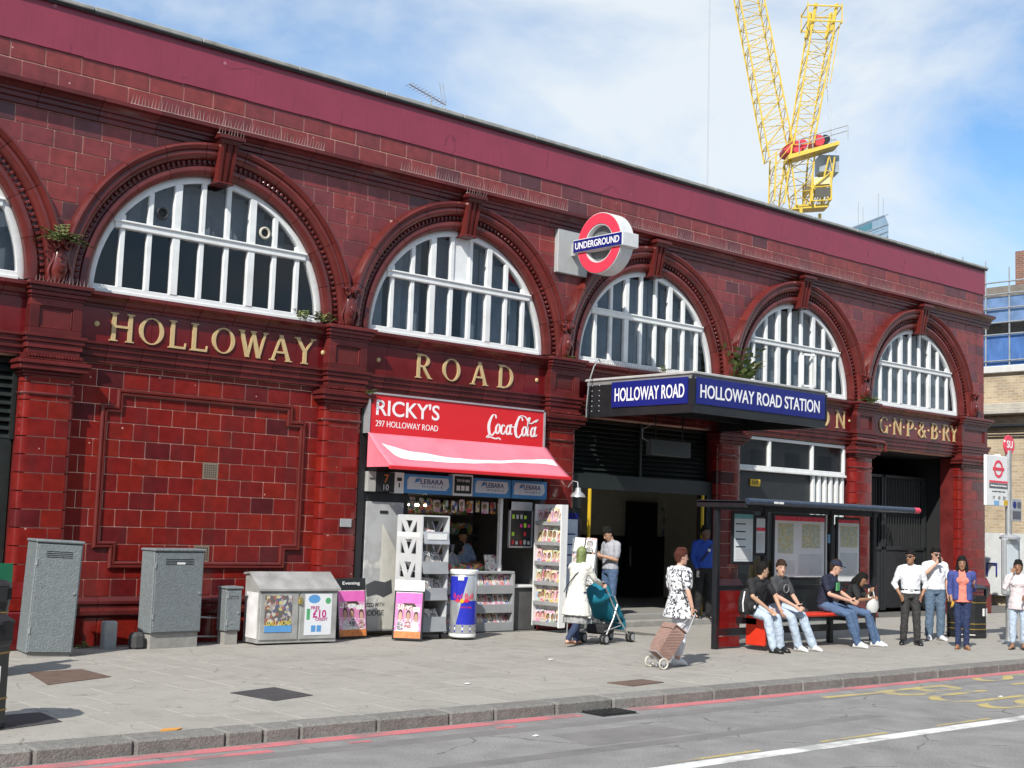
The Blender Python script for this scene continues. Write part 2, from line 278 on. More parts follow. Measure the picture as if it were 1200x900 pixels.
class MB:
    def __init__(s): s.v = []; s.f = []; s.m = []
    def add(s, vs, fs, m=0):
        o = len(s.v); s.v += [tuple(x) for x in vs]; s.f += [[i+o for i in f] for f in fs]; s.m += [m]*len(fs); return s
    def box(s, x0, x1, y0, y1, z0, z1, bev=0, m=0, T=None):
        x0, x1 = min(x0, x1), max(x0, x1); y0, y1 = min(y0, y1), max(y0, y1); z0, z1 = min(z0, z1), max(z0, z1)
        c = Vector(((x0+x1)/2, (y0+y1)/2, (z0+z1)/2)); h = Vector(((x1-x0)/2, (y1-y0)/2, (z1-z0)/2))
        if bev:
            bev = min(bev, min(h)*.8); vs = [None]*24
            for (sx, sy, sz, a), i in _BI.items():
                k = Vector((sx*(h.x-bev), sy*(h.y-bev), sz*(h.z-bev))); k[a] = (sx, sy, sz)[a]*h[a]; vs[i] = c+k
            fs = _BF
        else:
            vs = [c+Vector((sx*h.x, sy*h.y, sz*h.z)) for sx in (-1, 1) for sy in (-1, 1) for sz in (-1, 1)]
            fs = [(0, 1, 3, 2), (4, 6, 7, 5), (0, 4, 5, 1), (2, 3, 7, 6), (0, 2, 6, 4), (1, 5, 7, 3)]
        if T: vs = [T @ v for v in vs]
        return s.add(vs, fs, m)
    def prism(s, pts, vec, m=0):
        """closed polygon of 3-D points pushed along vec"""
        n = len(pts); vec = Vector(vec); a = [Vector(p) for p in pts]; b = [p+vec for p in a]
        return s.add(a+b, [list(range(n)), list(range(2*n-1, n-1, -1))] + [[i, (i+1) % n, n+(i+1) % n, n+i] for i in range(n)], m)
    def tube(s, pts, r, n=8, m=0, closed=False):
        pts = [Vector(p) for p in pts]; k = len(pts); rs = r if isinstance(r, (list, tuple)) else [r]*k
        vs = []; up = None
        for i, p in enumerate(pts):
            t = (pts[(i+1) % k] if closed else pts[min(i+1, k-1)]) - (pts[i-1] if (closed or i) else pts[0])
            if t.length < 1e-9: t = Vector((0, 0, 1))
            t.normalize()
            if up is None: up = Vector((0, 0, 1)) if abs(t.z) < .9 else Vector((1, 0, 0))
            u = t.cross(up).normalized(); w = u.cross(t).normalized(); up = w
            for j in range(n):
                a = 2*math.pi*j/n; vs.append(p + (u*math.cos(a)+w*math.sin(a))*rs[i])
        fs = []
        for i in range(k if closed else k-1):
            for j in range(n):
                a, b = i*n+j, i*n+(j+1) % n; c, d = ((i+1) % k)*n+(j+1) % n, ((i+1) % k)*n+j; fs.append((a, b, c, d))
        if not closed: fs += [list(range(n-1, -1, -1)), list(range((k-1)*n, k*n))]
        return s.add(vs, fs, m)
    def bar(s, a, b, w, h=None, m=0):
        """straight bar of rectangular section"""
        a, b = Vector(a), Vector(b); h = h or w; t = (b-a).normalized(); up = Vector((0, 0, 1)) if abs(t.z) < .95 else Vector((0, 1, 0))
        u = t.cross(up).normalized(); v = u.cross(t)
        q = [(u*w*.5*i+v*h*.5*j) for i, j in ((-1, -1), (1, -1), (1, 1), (-1, 1))]
        return s.add([a+x for x in q]+[b+x for x in q], [(3, 2, 1, 0), (4, 5, 6, 7), (0, 1, 5, 4), (1, 2, 6, 5), (2, 3, 7, 6), (3, 0, 4, 7)], m)
    def lathe(s, prof, c=(0, 0, 0), n=20, m=0, T=None):
        c = Vector(c); vs = []; k = len(prof)
        for r, z in prof:
            for j in range(n):
                a = 2*math.pi*j/n; p = Vector((r*math.cos(a), r*math.sin(a), z)); vs.append((T @ p if T else p)+c)
        fs = [(i*n+j, i*n+(j+1) % n, (i+1)*n+(j+1) % n, (i+1)*n+j) for i in range(k-1) for j in range(n)]
        fs += [list(range(n-1, -1, -1)), list(range((k-1)*n, k*n))]
        return s.add(vs, fs, m)
    def loft(s, rings, m=0):
        n = len(rings[0]); k = len(rings); vs = [p for r in rings for p in r]
        fs = [(i*n+j, i*n+(j+1) % n, (i+1)*n+(j+1) % n, (i+1)*n+j) for i in range(k-1) for j in range(n)]
        fs += [list(range(n-1, -1, -1)), list(range((k-1)*n, k*n))]
        return s.add(vs, fs, m)
    def ball(s, c, r, n=10, m=0):
        c = Vector(c); rx, ry, rz = (r, r, r) if not isinstance(r, (tuple, list)) else r
        rings = []
        for i in range(n//2+1):
            th = math.pi*(i+.02)/(n//2+.04); rings.append([c+Vector((rx*math.sin(th)*math.cos(2*math.pi*j/n), ry*math.sin(th)*math.sin(2*math.pi*j/n), rz*math.cos(th))) for j in range(n)])
        return s.loft(rings, m)
    def mesh(s, name, recalc=True):
        me = bpy.data.meshes.new(name); me.from_pydata(s.v, [], s.f)
        if any(s.m): me.polygons.foreach_set('material_index', s.m)
        if recalc:
            bm = bmesh.new(); bm.from_mesh(me); bmesh.ops.recalc_face_normals(bm, faces=bm.faces); bm.to_mesh(me); bm.free()
        me.update(); return me
    def build(s, name, mats, parent=None, smooth=False, recalc=True, loc=None, rz=0):
        me = s.mesh(name, recalc)
        for x in (mats if isinstance(mats, (list, tuple)) else [mats]): me.materials.append(x)
        o = bpy.data.objects.new(name, me); COL.objects.link(o)
        if parent: o.parent = parent
        if loc: o.location = loc
        if rz: o.rotation_euler[2] = rz
        if smooth:
            me.polygons.foreach_set('use_smooth', [True]*len(me.polygons))
            if smooth != 'all':
                try: me.set_sharp_from_angle(angle=R(40))
                except Exception: pass
        return o

def tag(o, label=None, cat=None, group=None, kind=None):
    if label: o['label'] = label
    if cat: o['category'] = cat
    if group: o['group'] = group
    if kind: o['kind'] = kind
    return o
def thing(name, label, cat, loc=(0, 0, 0), rz=0, group=None):
    o = bpy.data.objects.new(name, None); COL.objects.link(o); o.location = loc; o.rotation_euler[2] = rz; o.empty_display_size = .2
    return tag(o, label, cat, group)
def copy_obj(o, parent=None, loc=None, rz=None):
    c = o.copy(); COL.objects.link(c); c.parent = parent
    if loc is not None: c.location = loc
    if rz is not None: c.rotation_euler[2] = rz
    return c
def copy_tree(o, parent=None, **k):
    c = copy_obj(o, parent, **k)
    for ch in list(o.children): copy_tree(ch, c)
    return c

def text(name, body, material, parent, size, origin, xdir, ydir, width=None, depth=.004, align='CENTER', spacing=1.0, bold=0, shear=0, ysc=1):
    """a line of sans lettering as a thin mesh: origin = middle of the line, xdir = reading direction, ydir = up"""
    cu = bpy.data.curves.new(name, 'FONT'); cu.body = body; cu.size = 1; cu.align_x = align; cu.align_y = 'CENTER'; cu.extrude = 0; cu.space_character = spacing; cu.offset = bold; cu.shear = shear; cu.resolution_u = 4
    ob = bpy.data.objects.new(name+'_tmp', cu); COL.objects.link(ob)
    dg = bpy.context.evaluated_depsgraph_get(); me = bpy.data.meshes.new_from_object(ob.evaluated_get(dg))
    bpy.data.objects.remove(ob); bpy.data.curves.remove(cu)
    xs = [v.co.x for v in me.vertices]; ys = [v.co.y for v in me.vertices]
    w = (max(xs)-min(xs)) or 1; h = (max(ys)-min(ys)) or 1
    sy = size/h*ysc; sx = (width/w) if width else sy
    cx = (max(xs)+min(xs))/2 if align == 'CENTER' else min(xs); cy = (max(ys)+min(ys))/2
    X, Y, O = Vector(xdir).normalized(), Vector(ydir).normalized(), Vector(origin); Z = X.cross(Y)
    for v in me.vertices: v.co = O + X*((v.co.x-cx)*sx) + Y*((v.co.y-cy)*sy)
    bm = bmesh.new(); bm.from_mesh(me); bmesh.ops.remove_doubles(bm, verts=bm.verts, dist=1e-5)
    r = bmesh.ops.extrude_face_region(bm, geom=bm.faces[:]); bmesh.ops.translate(bm, vec=Z*depth, verts=[g for g in r['geom'] if isinstance(g, bmesh.types.BMVert)])
    bmesh.ops.recalc_face_normals(bm, faces=bm.faces); bm.to_mesh(me); bm.free()
    me.materials.clear(); me.materials.append(material); me.polygons.foreach_set('use_smooth', [False]*len(me.polygons))
    o = bpy.data.objects.new(name, me); COL.objects.link(o)
    if parent: o.parent = parent
    return o
XP, ZP, YM = (1, 0, 0), (0, 0, 1), (0, -1, 0)
scene.cycles.use_denoising = True
scene.cycles.max_bounces = 8; scene.cycles.transparent_max_bounces = 12
# ================================================================== GROUND
ASPH = mat('asphalt', (.25, .243, .237), rough=.85, grain=.32, var=.26, scale=2.4, cracks=(.55, .012, (.06, .06, .06), .8), spots=(2.2, .07, (.10, .098, .098), .6), bump=.5, bscale=160, dirt=.45, dirtcol=(.195, .19, .187), spec=.3)
PAVE = mat('paving_base', (.13, .125, .115), rough=.9, var=.15, scale=2, bump=.25, bscale=60, dirt=.4, dirtcol=(.15, .145, .135), spec=.3)
SLAB = mat('paving_slab', (.33, .311, .279), rough=.88, cracks=(.8, .011, (.13, .125, .115), .75), grain=.16, var=.24, scale=2.2, island=.05, spots=(4.5, .13, (.20, .192, .178), .7), bump=.3, bscale=55, dirt=.75, dirtcol=(.215, .206, .188), spec=.3)
KERBM = mat('kerb_granite', (.205, .198, .184), rough=.9, grain=.22, var=.25, scale=14, island=.12, bump=.5, bscale=45, dirt=.35, dirtcol=(.09, .085, .08), spec=.3)
REDL = mat('red_route_paint', (.50, .15, .16), rough=.8, var=.15, scale=30, dirt=.8, dirtcol=(.2, .15, .145), dr=(.5, .62))
WHITEL = mat('white_road_paint', (.66, .66, .63), rough=.8, var=.1, scale=30, dirt=.75, dirtcol=(.27, .265, .26), dr=(.48, .62))
YELL = mat('faded_yellow_road_paint', (.45, .36, .13), rough=.85, var=.2, scale=25, dirt=.95, dirtcol=(.22, .21, .195), dr=(.45, .62))
RZ = -.125
b = MB(); b.box(-400, 900, -500, 900, -.6, -.2); tag(b.build('ground', CONC), kind='structure')
b = MB(); b.box(-150, 300, -17.6, -7.86, -.5, RZ)
road = tag(b.build('road', ASPH), kind='structure')
b = MB(); b.box(-150, 300, -7.86, 60, -.5, -.012)
pavement = tag(b.build('pavement', PAVE), kind='structure')
b = MB(); b.box(-150, 300, -60, -17.6, -.5, 0); tag(b.build('opposite_pavement', PAVE), kind='structure')
OPPW = [mat('opposite_brick_'+n, c, rough=.85, var=.2, dirt=.3) for n, c in (('brown', (.32, .24, .18)), ('yellow', (.42, .36, .26)), ('red', (.36, .22, .17)), ('cream', (.55, .52, .46)))]
for i, (x0, x1, h_) in enumerate(((-62, -30, 8.6), (-30, -6, 9.6), (-6, 20, 8.2), (20, 60, 9))):  # unseen terraces, added to reflect in glaze and glass and bounce light
    t_ = thing('unseen_terrace', ('added unseen brown brick terrace across the road, farthest down the street', 'added unseen yellow brick terrace across the road with tall windows', 'added unseen red brick terrace straight across the road from the station', 'added unseen cream rendered terrace across the road toward the bridge')[i], 'building', (x0, -26, 0))
    q = MB(); q.box(0, x1-x0-.05, -10, 0, 0, h_); q.build('wall', OPPW[i], t_)
    q = MB(); q.box(-.05, x1-x0, -.2, .25, h_, h_+.35); q.build('parapet', mat('opposite_stone', (.4, .38, .34), rough=.8), t_)
    x_ = 1.5
    while x_ < x1-x0-2:
        for z_ in (1.0, 4.4):
            q = MB(); q.box(x_, x_+(1.3 if z_ > 2 else 2.2), -.1, .04, z_, z_+(1.9 if z_ > 2 else 2.2)); q.build('window', mat('opposite_window', (.03, .035, .04), rough=.08), t_)
        x_ += 3.0
# kerb stones
kerb = bpy.data.objects.new('kerb', None); COL.objects.link(kerb); tag(kerb, kind='structure')
x = -4.2
while x < 30:
    w = rnd.choice((.9, .91, .93, .9, .62))
    if abs(x-1.35) < .5: w = .4
    k = MB(); k.box(x+.007, x+w-.007, -7.88-rnd.random()*.012, -7.56, -.4, .004+rnd.random()*.005, bev=.022); k.build('kerb_stone', KERBM, kerb); x += w
for xx, l in ((-150, 145.8), (x, 270)):
    k = MB(); k.box(xx, xx+l, -7.88, -7.56, -.4, .004, bev=.02); tag(k.build('kerb_run', KERBM, kerb), kind='stuff')
# paving slabs, one by one over the stretch the picture lets you pick apart
holes = [(1.15, 2.15, -4.1, -2.75), (2.6, 3.4, -6.3, -5.3), (-.75, .35, -7.0, -5.85), (7.35, 8.2, -7.2, -6.65)]
y = -7.55; row = 0
while y < -.5:
    h = rnd.choice((.6, .62, .75)) if y > -5 else .62
    h = min(h, -.42-y); x = -3.2 - (row % 2)*.45
    xe = 15.5 if y < -3 else 13.2
    while x < xe:
        w = rnd.choice((.9, .9, .75, .6))
        if not any(x < hx1 and x+w > hx0 and y < hy1 and y+h > hy0 for hx0, hx1, hy0, hy1 in holes):
            s = MB(); s.box(x+.005, x+w-.005, y+.005, y+h-.005, -.05, rnd.random()*.0012, bev=.005)
            s.build('paving_slab', SLAB, pavement)
        x += w
    y += h; row += 1
b = MB(); b.box(15.5, 60, -7.55, -3.2, -.05, -.001); b.box(13.9, 60, -3.19, -.42, -.05, -.0015)
b.build('worn_paving', SLAB, pavement)
# gaps round the covers, filled with concrete
for (x0, x1, y0, y1) in holes:
    s = MB(); s.box(x0-.98, x1+.98, y0-.8 if y0 > -6.5 else max(y0-.8, -7.5), y1+.8, -.05, -.003-.0007*abs(x0)); s.build('cover_surround', SLAB, pavement)
def cover(name, label, pts, m, z=.003):
    c = MB(); c.prism([(px, py, z) for px, py in pts], (0, 0, -.03)); o = c.build(name, m)
    return tag(o, label, 'cover', 'iron covers let into the pavement')
RUST = mat('rusty_iron', (.13, .085, .065), rough=.8, var=.25, bump=.6, bscale=30)
IRON = mat('dark_iron', (.075, .075, .078), rough=.6, var=.25, bump=.6, bscale=30, metal=.3)
cover('inspection_cover', 'rust brown square inspection cover in the slabs before the tall cabinet', [(1.4, -2.82), (1.16, -4.02), (2.1, -3.62), (2.1, -2.76)], RUST)
cover('inspection_cover', 'dark grey square iron cover near the kerb by an orange paint spot', [(2.65, -5.5), (2.75, -6.28), (3.37, -6.08), (3.34, -5.3)], IRON)
cover('inspection_cover', 'dark iron cover in the shadow beside the black litter bin', [(-.7, -6.9), (.25, -6.6), (.3, -5.95), (-.6, -6.0)], IRON)
cover('inspection_cover', 'small rusty iron cover close to the kerb above the road gully', [(7.45, -7.15), (8.15, -7.05), (8.1, -6.7), (7.4, -6.75)], RUST)
cover('paint_spot', 'small orange spray paint spot on the kerbside slab', [(.9+.11*math.cos(i)+.02*math.sin(3*i), -7.52+.05*math.sin(i)) for i in [k*.6 for k in range(10)]], mat('orange_spray', (.6, .28, .06), rough=.8), z=.0125)
# road markings
def strip(name, label, pts, w, m, z, cat='road marking', grp=None):
    s = MB()
    for (x0, y0), (x1, y1) in pts:
        d = Vector((x1-x0, y1-y0)).normalized(); n = Vector((-d.y, d.x))*w/2
        s.prism([(x0+n.x, y0+n.y, z), (x1+n.x, y1+n.y, z), (x1-n.x, y1-n.y, z), (x0-n.x, y0-n.y, z)], (0, 0, -.003))
    return tag(s.build(name, m), label, cat, grp)
strip('red_line', 'broad faded red route line beside the kerb, left of the gully grate', [((-20, -8.06), (5.65, -8.02))], .19, REDL, RZ+.004)
strip('red_line', 'broad faded red route line beside the kerb, from the gully grate past the shelter', [((6.55, -8.02), (45, -8.04))], .19, REDL, RZ+.004)
strip('red_line', 'second thinner red route line, ending before the gully', [((-20, -8.33), (1.5, -8.30))], .12, REDL, RZ+.004)
for q in (2.35, 4.2): strip('red_dash', 'short worn red scrap of the second route line', [((q, -8.3), (q+.25, -8.3))], .07, REDL, RZ+.004, grp='scraps of the worn red line')
strip('white_line', 'long worn white lane line crossing the road', [((-20, -10.78), (60, -10.86))], .2, WHITEL, RZ+.004)
for i in range(8): strip('yellow_dash', 'faded yellow bay dash beside the white lane line', [((4.4+2.2*i, -10.62), (5.6+2.2*i, -10.62))], .05, YELL, RZ+.004, grp='yellow dashes along the white line')
o = text('road_lettering', 'BUS', YELL, None, 1.75, (11.75, -9.35, RZ+.002), (0, -1, 0), (1, 0, 0), width=1.9, depth=.003); tag(o, 'faded yellow word BUS painted across the lane', 'road marking')
o = text('road_lettering', 'STOP', YELL, None, 1.75, (14.6, -9.35, RZ+.002), (0, -1, 0), (1, 0, 0), width=2.4, depth=.003); tag(o, 'faded yellow word STOP painted beyond the word BUS', 'road marking')
strip('yellow_dash', 'faded yellow kerbside dash at the mouth of the bus bay', [((9.7, -8.45), (11.2, -8.5))], .1, YELL, RZ+.0045)
# asphalt patches: separately laid strips of newer and older tarmac
ASPH2 = mat('asphalt_worn_patch', (.20, .19, .183), rough=.9, var=.2, scale=2, bump=.6, bscale=120, dirt=.5, dirtcol=(.12, .117, .115))
for (x0, x1, y0, y1) in ((-8, 40, -8.62, -8.37), (4.3, 6.0, -9.6, -8.9), (-5, 9, -9.9, -9.66)):
    s = MB(); s.prism([(x0, y0, RZ+.002), (x1, y0+.03, RZ+.002), (x1-.2, y1, RZ+.002), (x0+.1, y1-.02, RZ+.002)], (0, 0, -.003)); s.build('tarmac_patch', ASPH2, road)
g = thing('gully_grate', 'black iron gully grate in the gutter between the red lines', 'drain grate', (6.1, -8.07, RZ))
s = MB(); s.box(-.3, .3, -.2, .2, -.05, .002); s.build('frame', IRON, g)
for i in range(7):
    s = MB(); s.bar((-.25+i*.083, -.17, .012), (-.25+i*.083, .17, .012), .042, .02); s.build('grate_bar', BLACK, g)

# ================================================================== STATION BUILDING
PITCH = 5.1; BAYS = range(0, 6); ZC = 5.27; RI = 2.08; RO = 2.6
CX = [PITCH*i for i in BAYS]; PX = [2.5+PITCH*k for k in range(-1, 5)]      # pilasters between the bays
XL, XR = -2.6, 28.85
st = thing('station_building', 'long oxblood red tiled station front with arched windows and gold lettering', 'building', (0, 0, 0))

# ---- backing wall (grout coloured), with arched openings
b = MB()
for cx in CX:
    x0, x1 = (cx-2.55, cx+2.55)
    if cx == CX[0]: x0 = XL
    if cx == CX[-1]: x1 = XR
    N = 40; rr = RI+.06
    prev = None
    for i in range(N+1):
        a = math.pi*(1-i/N); p = (cx+rr*math.cos(a), 0, ZC+rr*math.sin(a)); q = (p[0], 0, 8.75)
        if prev: b.add([prev[0], p, q, prev[1]], [(0, 1, 2, 3)])
        prev = (p, q)
    b.add([(x0, 0, 4.9), (cx-rr, 0, 4.9), (cx-rr, 0, 8.75), (x0, 0, 8.75)], [(0, 1, 2, 3)])
    b.add([(cx+rr, 0, 4.9), (x1, 0, 4.9), (x1, 0, 8.75), (cx+rr, 0, 8.75)], [(0, 1, 2, 3)])
b.box(XL, XR, .06, .35, 4.15, 5.26)
b.build('upper_wall', GROUT, st, recalc=False)
b = MB(); b.box(2.8, 7.35, .05, .4, 0, 4.17); b.build('lower_wall', GROUT, st)
b = MB(); b.box(XL, XR-.004, .36, .8, 8.2, 9.4); b.box(XL, XR-.004, 10.0, 10.4, 0, 9.4); b.box(XR-.35, XR-.005, .36, 10, 0, 9.4); b.box(XL, XL+.3, .36, 10, 0, 9.4); b.box(XL, XR-.01, .8, 10, 8.4, 8.6)
b.build('rear_walls_and_roof', mat('maroon_render', (.13, .02, .03), rough=.6), st)
b = MB(); b.box(XL, XR-.01, 3.4, 3.5, 5.2, 8.4); b.box(XL, XR-.02, .36, 3.4, 4.9, 5.1); b.build('upper_room', mat('dim_room', (.09, .095, .10), rough=.8), st)
# painted parapet: a thick render coat, slightly uneven along its lower edge
b = MB(); x = XL
top = 9.46
pts = []
while x < XR: pts.append(x); x += rnd.choice((.5, .55, .6, 1.1))
pts.append(XR+.02)
for i in range(len(pts)-1):
    zb = 8.745-rnd.random()*.012
    b.box(pts[i], pts[i+1], -.035, .36, zb, top)
bmp = b.build('painted_parapet', PAINT, st)
b = MB()
x = XL
while x < XR:
    w = min(1.8, XR+.1-x); c = MB(); zj = rnd.uniform(-.006, .006); c.box(x+.006, x+w-.006, -.11+zj, .5, top+.002, top+.075+zj, bev=.014); c.build('coping_stone', COPING, st); x += w
c = MB(); c.tube([(XL, -.075, 9.44), (XR+.05, -.075, 9.44)], .022, 6); c.build('parapet_conduit', BLACK, st)

# ---- mouldings made of separate blocks
def run(name, prof, xs, material, parent=st, gap=.004):
    for x0, x1 in zip(xs[:-1], xs[1:]):
        m = MB(); m.prism([(x0+gap, y, z) for y, z in prof], (x1-x0-2*gap, 0, 0)); m.build(name, material, parent)
def cuts(x0, x1, w):
    n = max(1, round((x1-x0)/w)); return [x0+(x1-x0)*i/n for i in range(n+1)]
CORN = [(.02, 7.80), (-.05, 7.81), (-.05, 7.88), (-.09, 7.895), (-.09, 7.955), (-.13, 7.97), (-.13, 8.0), (-.20, 8.05), (-.27, 8.075), (-.27, 8.135), (.02, 8.165)]
run('cornice_block', CORN, cuts(XL, XR+.2, .92), MOULD)
SILL = [(.02, 4.99), (-.06, 5.0), (-.06, 5.04), (-.10, 5.06), (-.13, 5.11), (-.21, 5.16), (-.21, 5.215), (.02, 5.25)]
run('sill_course_block', SILL, cuts(XL, XR+.1, .62), MOULD)
ARCH = [(.03, 4.17), (-.04, 4.175), (-.04, 4.25), (-.075, 4.262), (-.075, 4.345), (-.105, 4.357), (-.105, 4.42), (-.14, 4.44), (-.14, 4.475), (.03, 4.485)]
FRI = [(.05, 4.48), (-.025, 4.48), (-.025, 5.0), (.05, 5.0)]
bays_x = [(-2.1, 2.1)] + [(2.9+PITCH*k, 7.2+PITCH*k) for k in range(5)]
FRIEZE = mat('glazed_frieze', (.125, .0075, .009), rough=.13, var=.22, scale=4, island=.15)
for (x0, x1) in bays_x:
    run('architrave_block', ARCH, cuts(x0-.12, min(x1+.12, 27.5), .55), MOULD); run('frieze_block', FRI, cuts(x0-.12, min(x1+.12, 27.5), .66), FRIEZE, gap=.003)

# ---- tiles
n_tile = 0; field = MB(); fieldU = MB(); TH = .26
def tile(x0, x1, z0, z1, y=0, upper=False, single=True, d=.009):
    global n_tile
    g = .0062
    if x1-x0 < .05 or z1-z0 < .04: return
    if single and n_tile < 300:
        m = MB(); m.box(x0+g, x1-g, y-d-rnd.random()*.003, y+.02, z0+g, z1-g, bev=.006); m.build('tile', TILEU if upper else TILE, st); n_tile += 1
    else:
        (fieldU if upper else field).box(x0+g, x1-g, y-d-rnd.random()*.003, y+.02, z0+g, z1-g, bev=.006)
def clip_poly(poly, px, pz, nx, nz):
    out = []
    for i in range(len(poly)):
        a, b_ = poly[i], poly[(i+1) % len(poly)]
        da = (a[0]-px)*nx+(a[1]-pz)*nz; db = (b_[0]-px)*nx+(b_[1]-pz)*nz
        if da >= 0: out.append(a)
        if (da >= 0) != (db >= 0):
            t = da/(da-db); out.append((a[0]+(b_[0]-a[0])*t, a[1]+(b_[1]-a[1])*t))
    return out
def upper_tile(x0, x1, z0, z1, single):
    """a spandrel tile cut to the arches"""
    global n_tile
    g = .0075; poly = [(x0+g, z0+g), (x1-g, z0+g), (x1-g, z1-g), (x0+g, z1-g)]; cut = False
    for cx in CX:
        mx, mz = (x0+x1)/2-cx, (z0+z1)/2-ZC
        if abs(mx) > 3.3: continue
        d = math.hypot(mx, mz) or 1; nx, nz = mx/d, mz/d
        near = min(math.hypot(px-cx, pz-ZC) for px, pz in poly)
        if near < RO-.05:
            cut = True
            if d < RO-.32: return
            poly = clip_poly(poly, cx+nx*(RO-.06), ZC+nz*(RO-.06), nx, nz)
            if len(poly) < 3: return
    if abs(sum(poly[i][0]*poly[(i+1) % len(poly)][1]-poly[(i+1) % len(poly)][0]*poly[i][1] for i in range(len(poly)))) < .02: return
    if not cut: return tile(x0, x1, z0, z1, 0, True, single)
    dep = -.009-rnd.random()*.003
    m = MB() if (single and n_tile < 300) else fieldU
    m.prism([(px, dep, pz) for px, pz in poly], (0, .03, 0))
    if m is not fieldU: m.build('tile', TILEU, st); n_tile += 1
# bay with the plain tiled wall: tiles round and within the moulded panel
PATH = [(3.66, 3.76), (6.64, 3.76), (6.64, 3.5), (6.90, 3.5), (6.90, 1.47), (6.62, 1.47), (6.62, 1.17), (3.68, 1.17), (3.68, 1.47), (3.42, 1.47), (3.42, 3.5), (3.66, 3.5)]
vents = [(5.12, 5.38, 2.53, 2.77), (5.05, 5.30, 1.23, 1.47)]
def in_vent(x0, x1, z0, z1): return any(x0 < vx1-.02 and x1 > vx0+.02 and z0 < vz1-.02 and z1 > vz0+.02 for vx0, vx1, vz0, vz1 in vents)
r = 0; z = .70
while z < 4.15:
    z1 = min(z+TH, 4.165); x = 2.86 + (-.21 if r % 2 else 0)
    while x < 7.3:
        w = .42; a, c = max(x, 2.86), min(x+w, 7.27)
        if not in_vent(a, c, z, z1): tile(a, c, z, z1, .05)
        else:
            for vx0, vx1, vz0, vz1 in vents:
                if a < vx1 and c > vx0 and z < vz1-.03 and z1 > vz0+.03:
                    tile(a, vx0-.004, z, z1, .05); tile(vx1+.004, c, z, z1, .05)
        x += w
    z = z1; r += 1
for i, (x0, x1, z0, z1) in enumerate(vents):
    v = MB(); v.box(x0-.004, x1+.004, .035, .06, z0-.008, z1+.008); o = v.build('air_brick', mat('air_brick', (.20, .15, .11) if 1 else 0, rough=.8), st)
    v = MB()
    for k in range(6):
        for j in range(6): v.box(x0+.02+k*.038, x0+.042+k*.038, .033, .034, z0+.018+j*.036, z0+.038+j*.036)
    v.build('vent_holes', DARK, o)
# moulded panel surround, mitred
def offset_path(path, d):
    n = len(path); out = []
    for i in range(n):
        p0, p1, p2 = path[i-1], path[i], path[(i+1) % n]
        def nrm(a, b_): l = math.hypot(b_[0]-a[0], b_[1]-a[1]); return ((b_[1]-a[1])/l, -(b_[0]-a[0])/l)
        n1, n2 = nrm(p0, p1), nrm(p1, p2); out.append((p1[0]-d*(n1[0]+n2[0]), p1[1]-d*(n1[1]+n2[1])))
    return out
prof = [(-.05, .045), (-.05, .01), (-.03, -.005), (-.012, -.005), (.0, .012), (.012, -.012), (.035, -.012), (.055, .01), (.055, .045)]
b = MB(); rings = [[(px, y, pz) for px, pz in offset_path(PATH, d)] for d, y in prof]; n = len(PATH)
b.add([p for rg in rings for p in rg], [(i*n+j, i*n+(j+1) % n, (i+1)*n+(j+1) % n, (i+1)*n+j) for i in range(len(rings)-1) for j in range(n)])
b.build('panel_moulding', MOULDR, st)
# plinth
PL = [(.06, .40), (-.08, .41), (-.10, .44), (-.10, .50), (-.03, .535), (-.03, .58), (-.055, .60), (-.055, .64), (.0, .70), (.06, .70)]
run('plinth_moulding_block', PL, cuts(2.86, 7.25, .62), MOULD)
for x0, x1 in zip(cuts(2.86, 7.25, .62)[:-1], cuts(2.86, 7.25, .62)[1:]):
    m = MB(); m.box(x0+.004, x1-.004, -.05, .06, -.02, .405, bev=.006); m.build('plinth_tile', TILE, st)
# two courses over the cornice, then the spandrels
for r, (z0, z1) in enumerate(((8.15, 8.46), (8.465, 8.75))):
    x = XL + (.28 if r else 0)
    while x < XR:
        w = rnd.choice((.52, .55, .58, .55)); tile(x, min(x+w, XR), z0, z1, 0, True, single=x < 12); x += w
r = 0; z = 7.80
while z > 5.3:
    z0 = max(z-TH, 5.2); x = 1.0-.23*(r % 2) - 3.6
    while x < XR:
        w = rnd.choice((.44, .46, .48, .40)); upper_tile(x, min(x+w, XR), z0, z, single=x < 9); x += w
    z = z0; r += 1

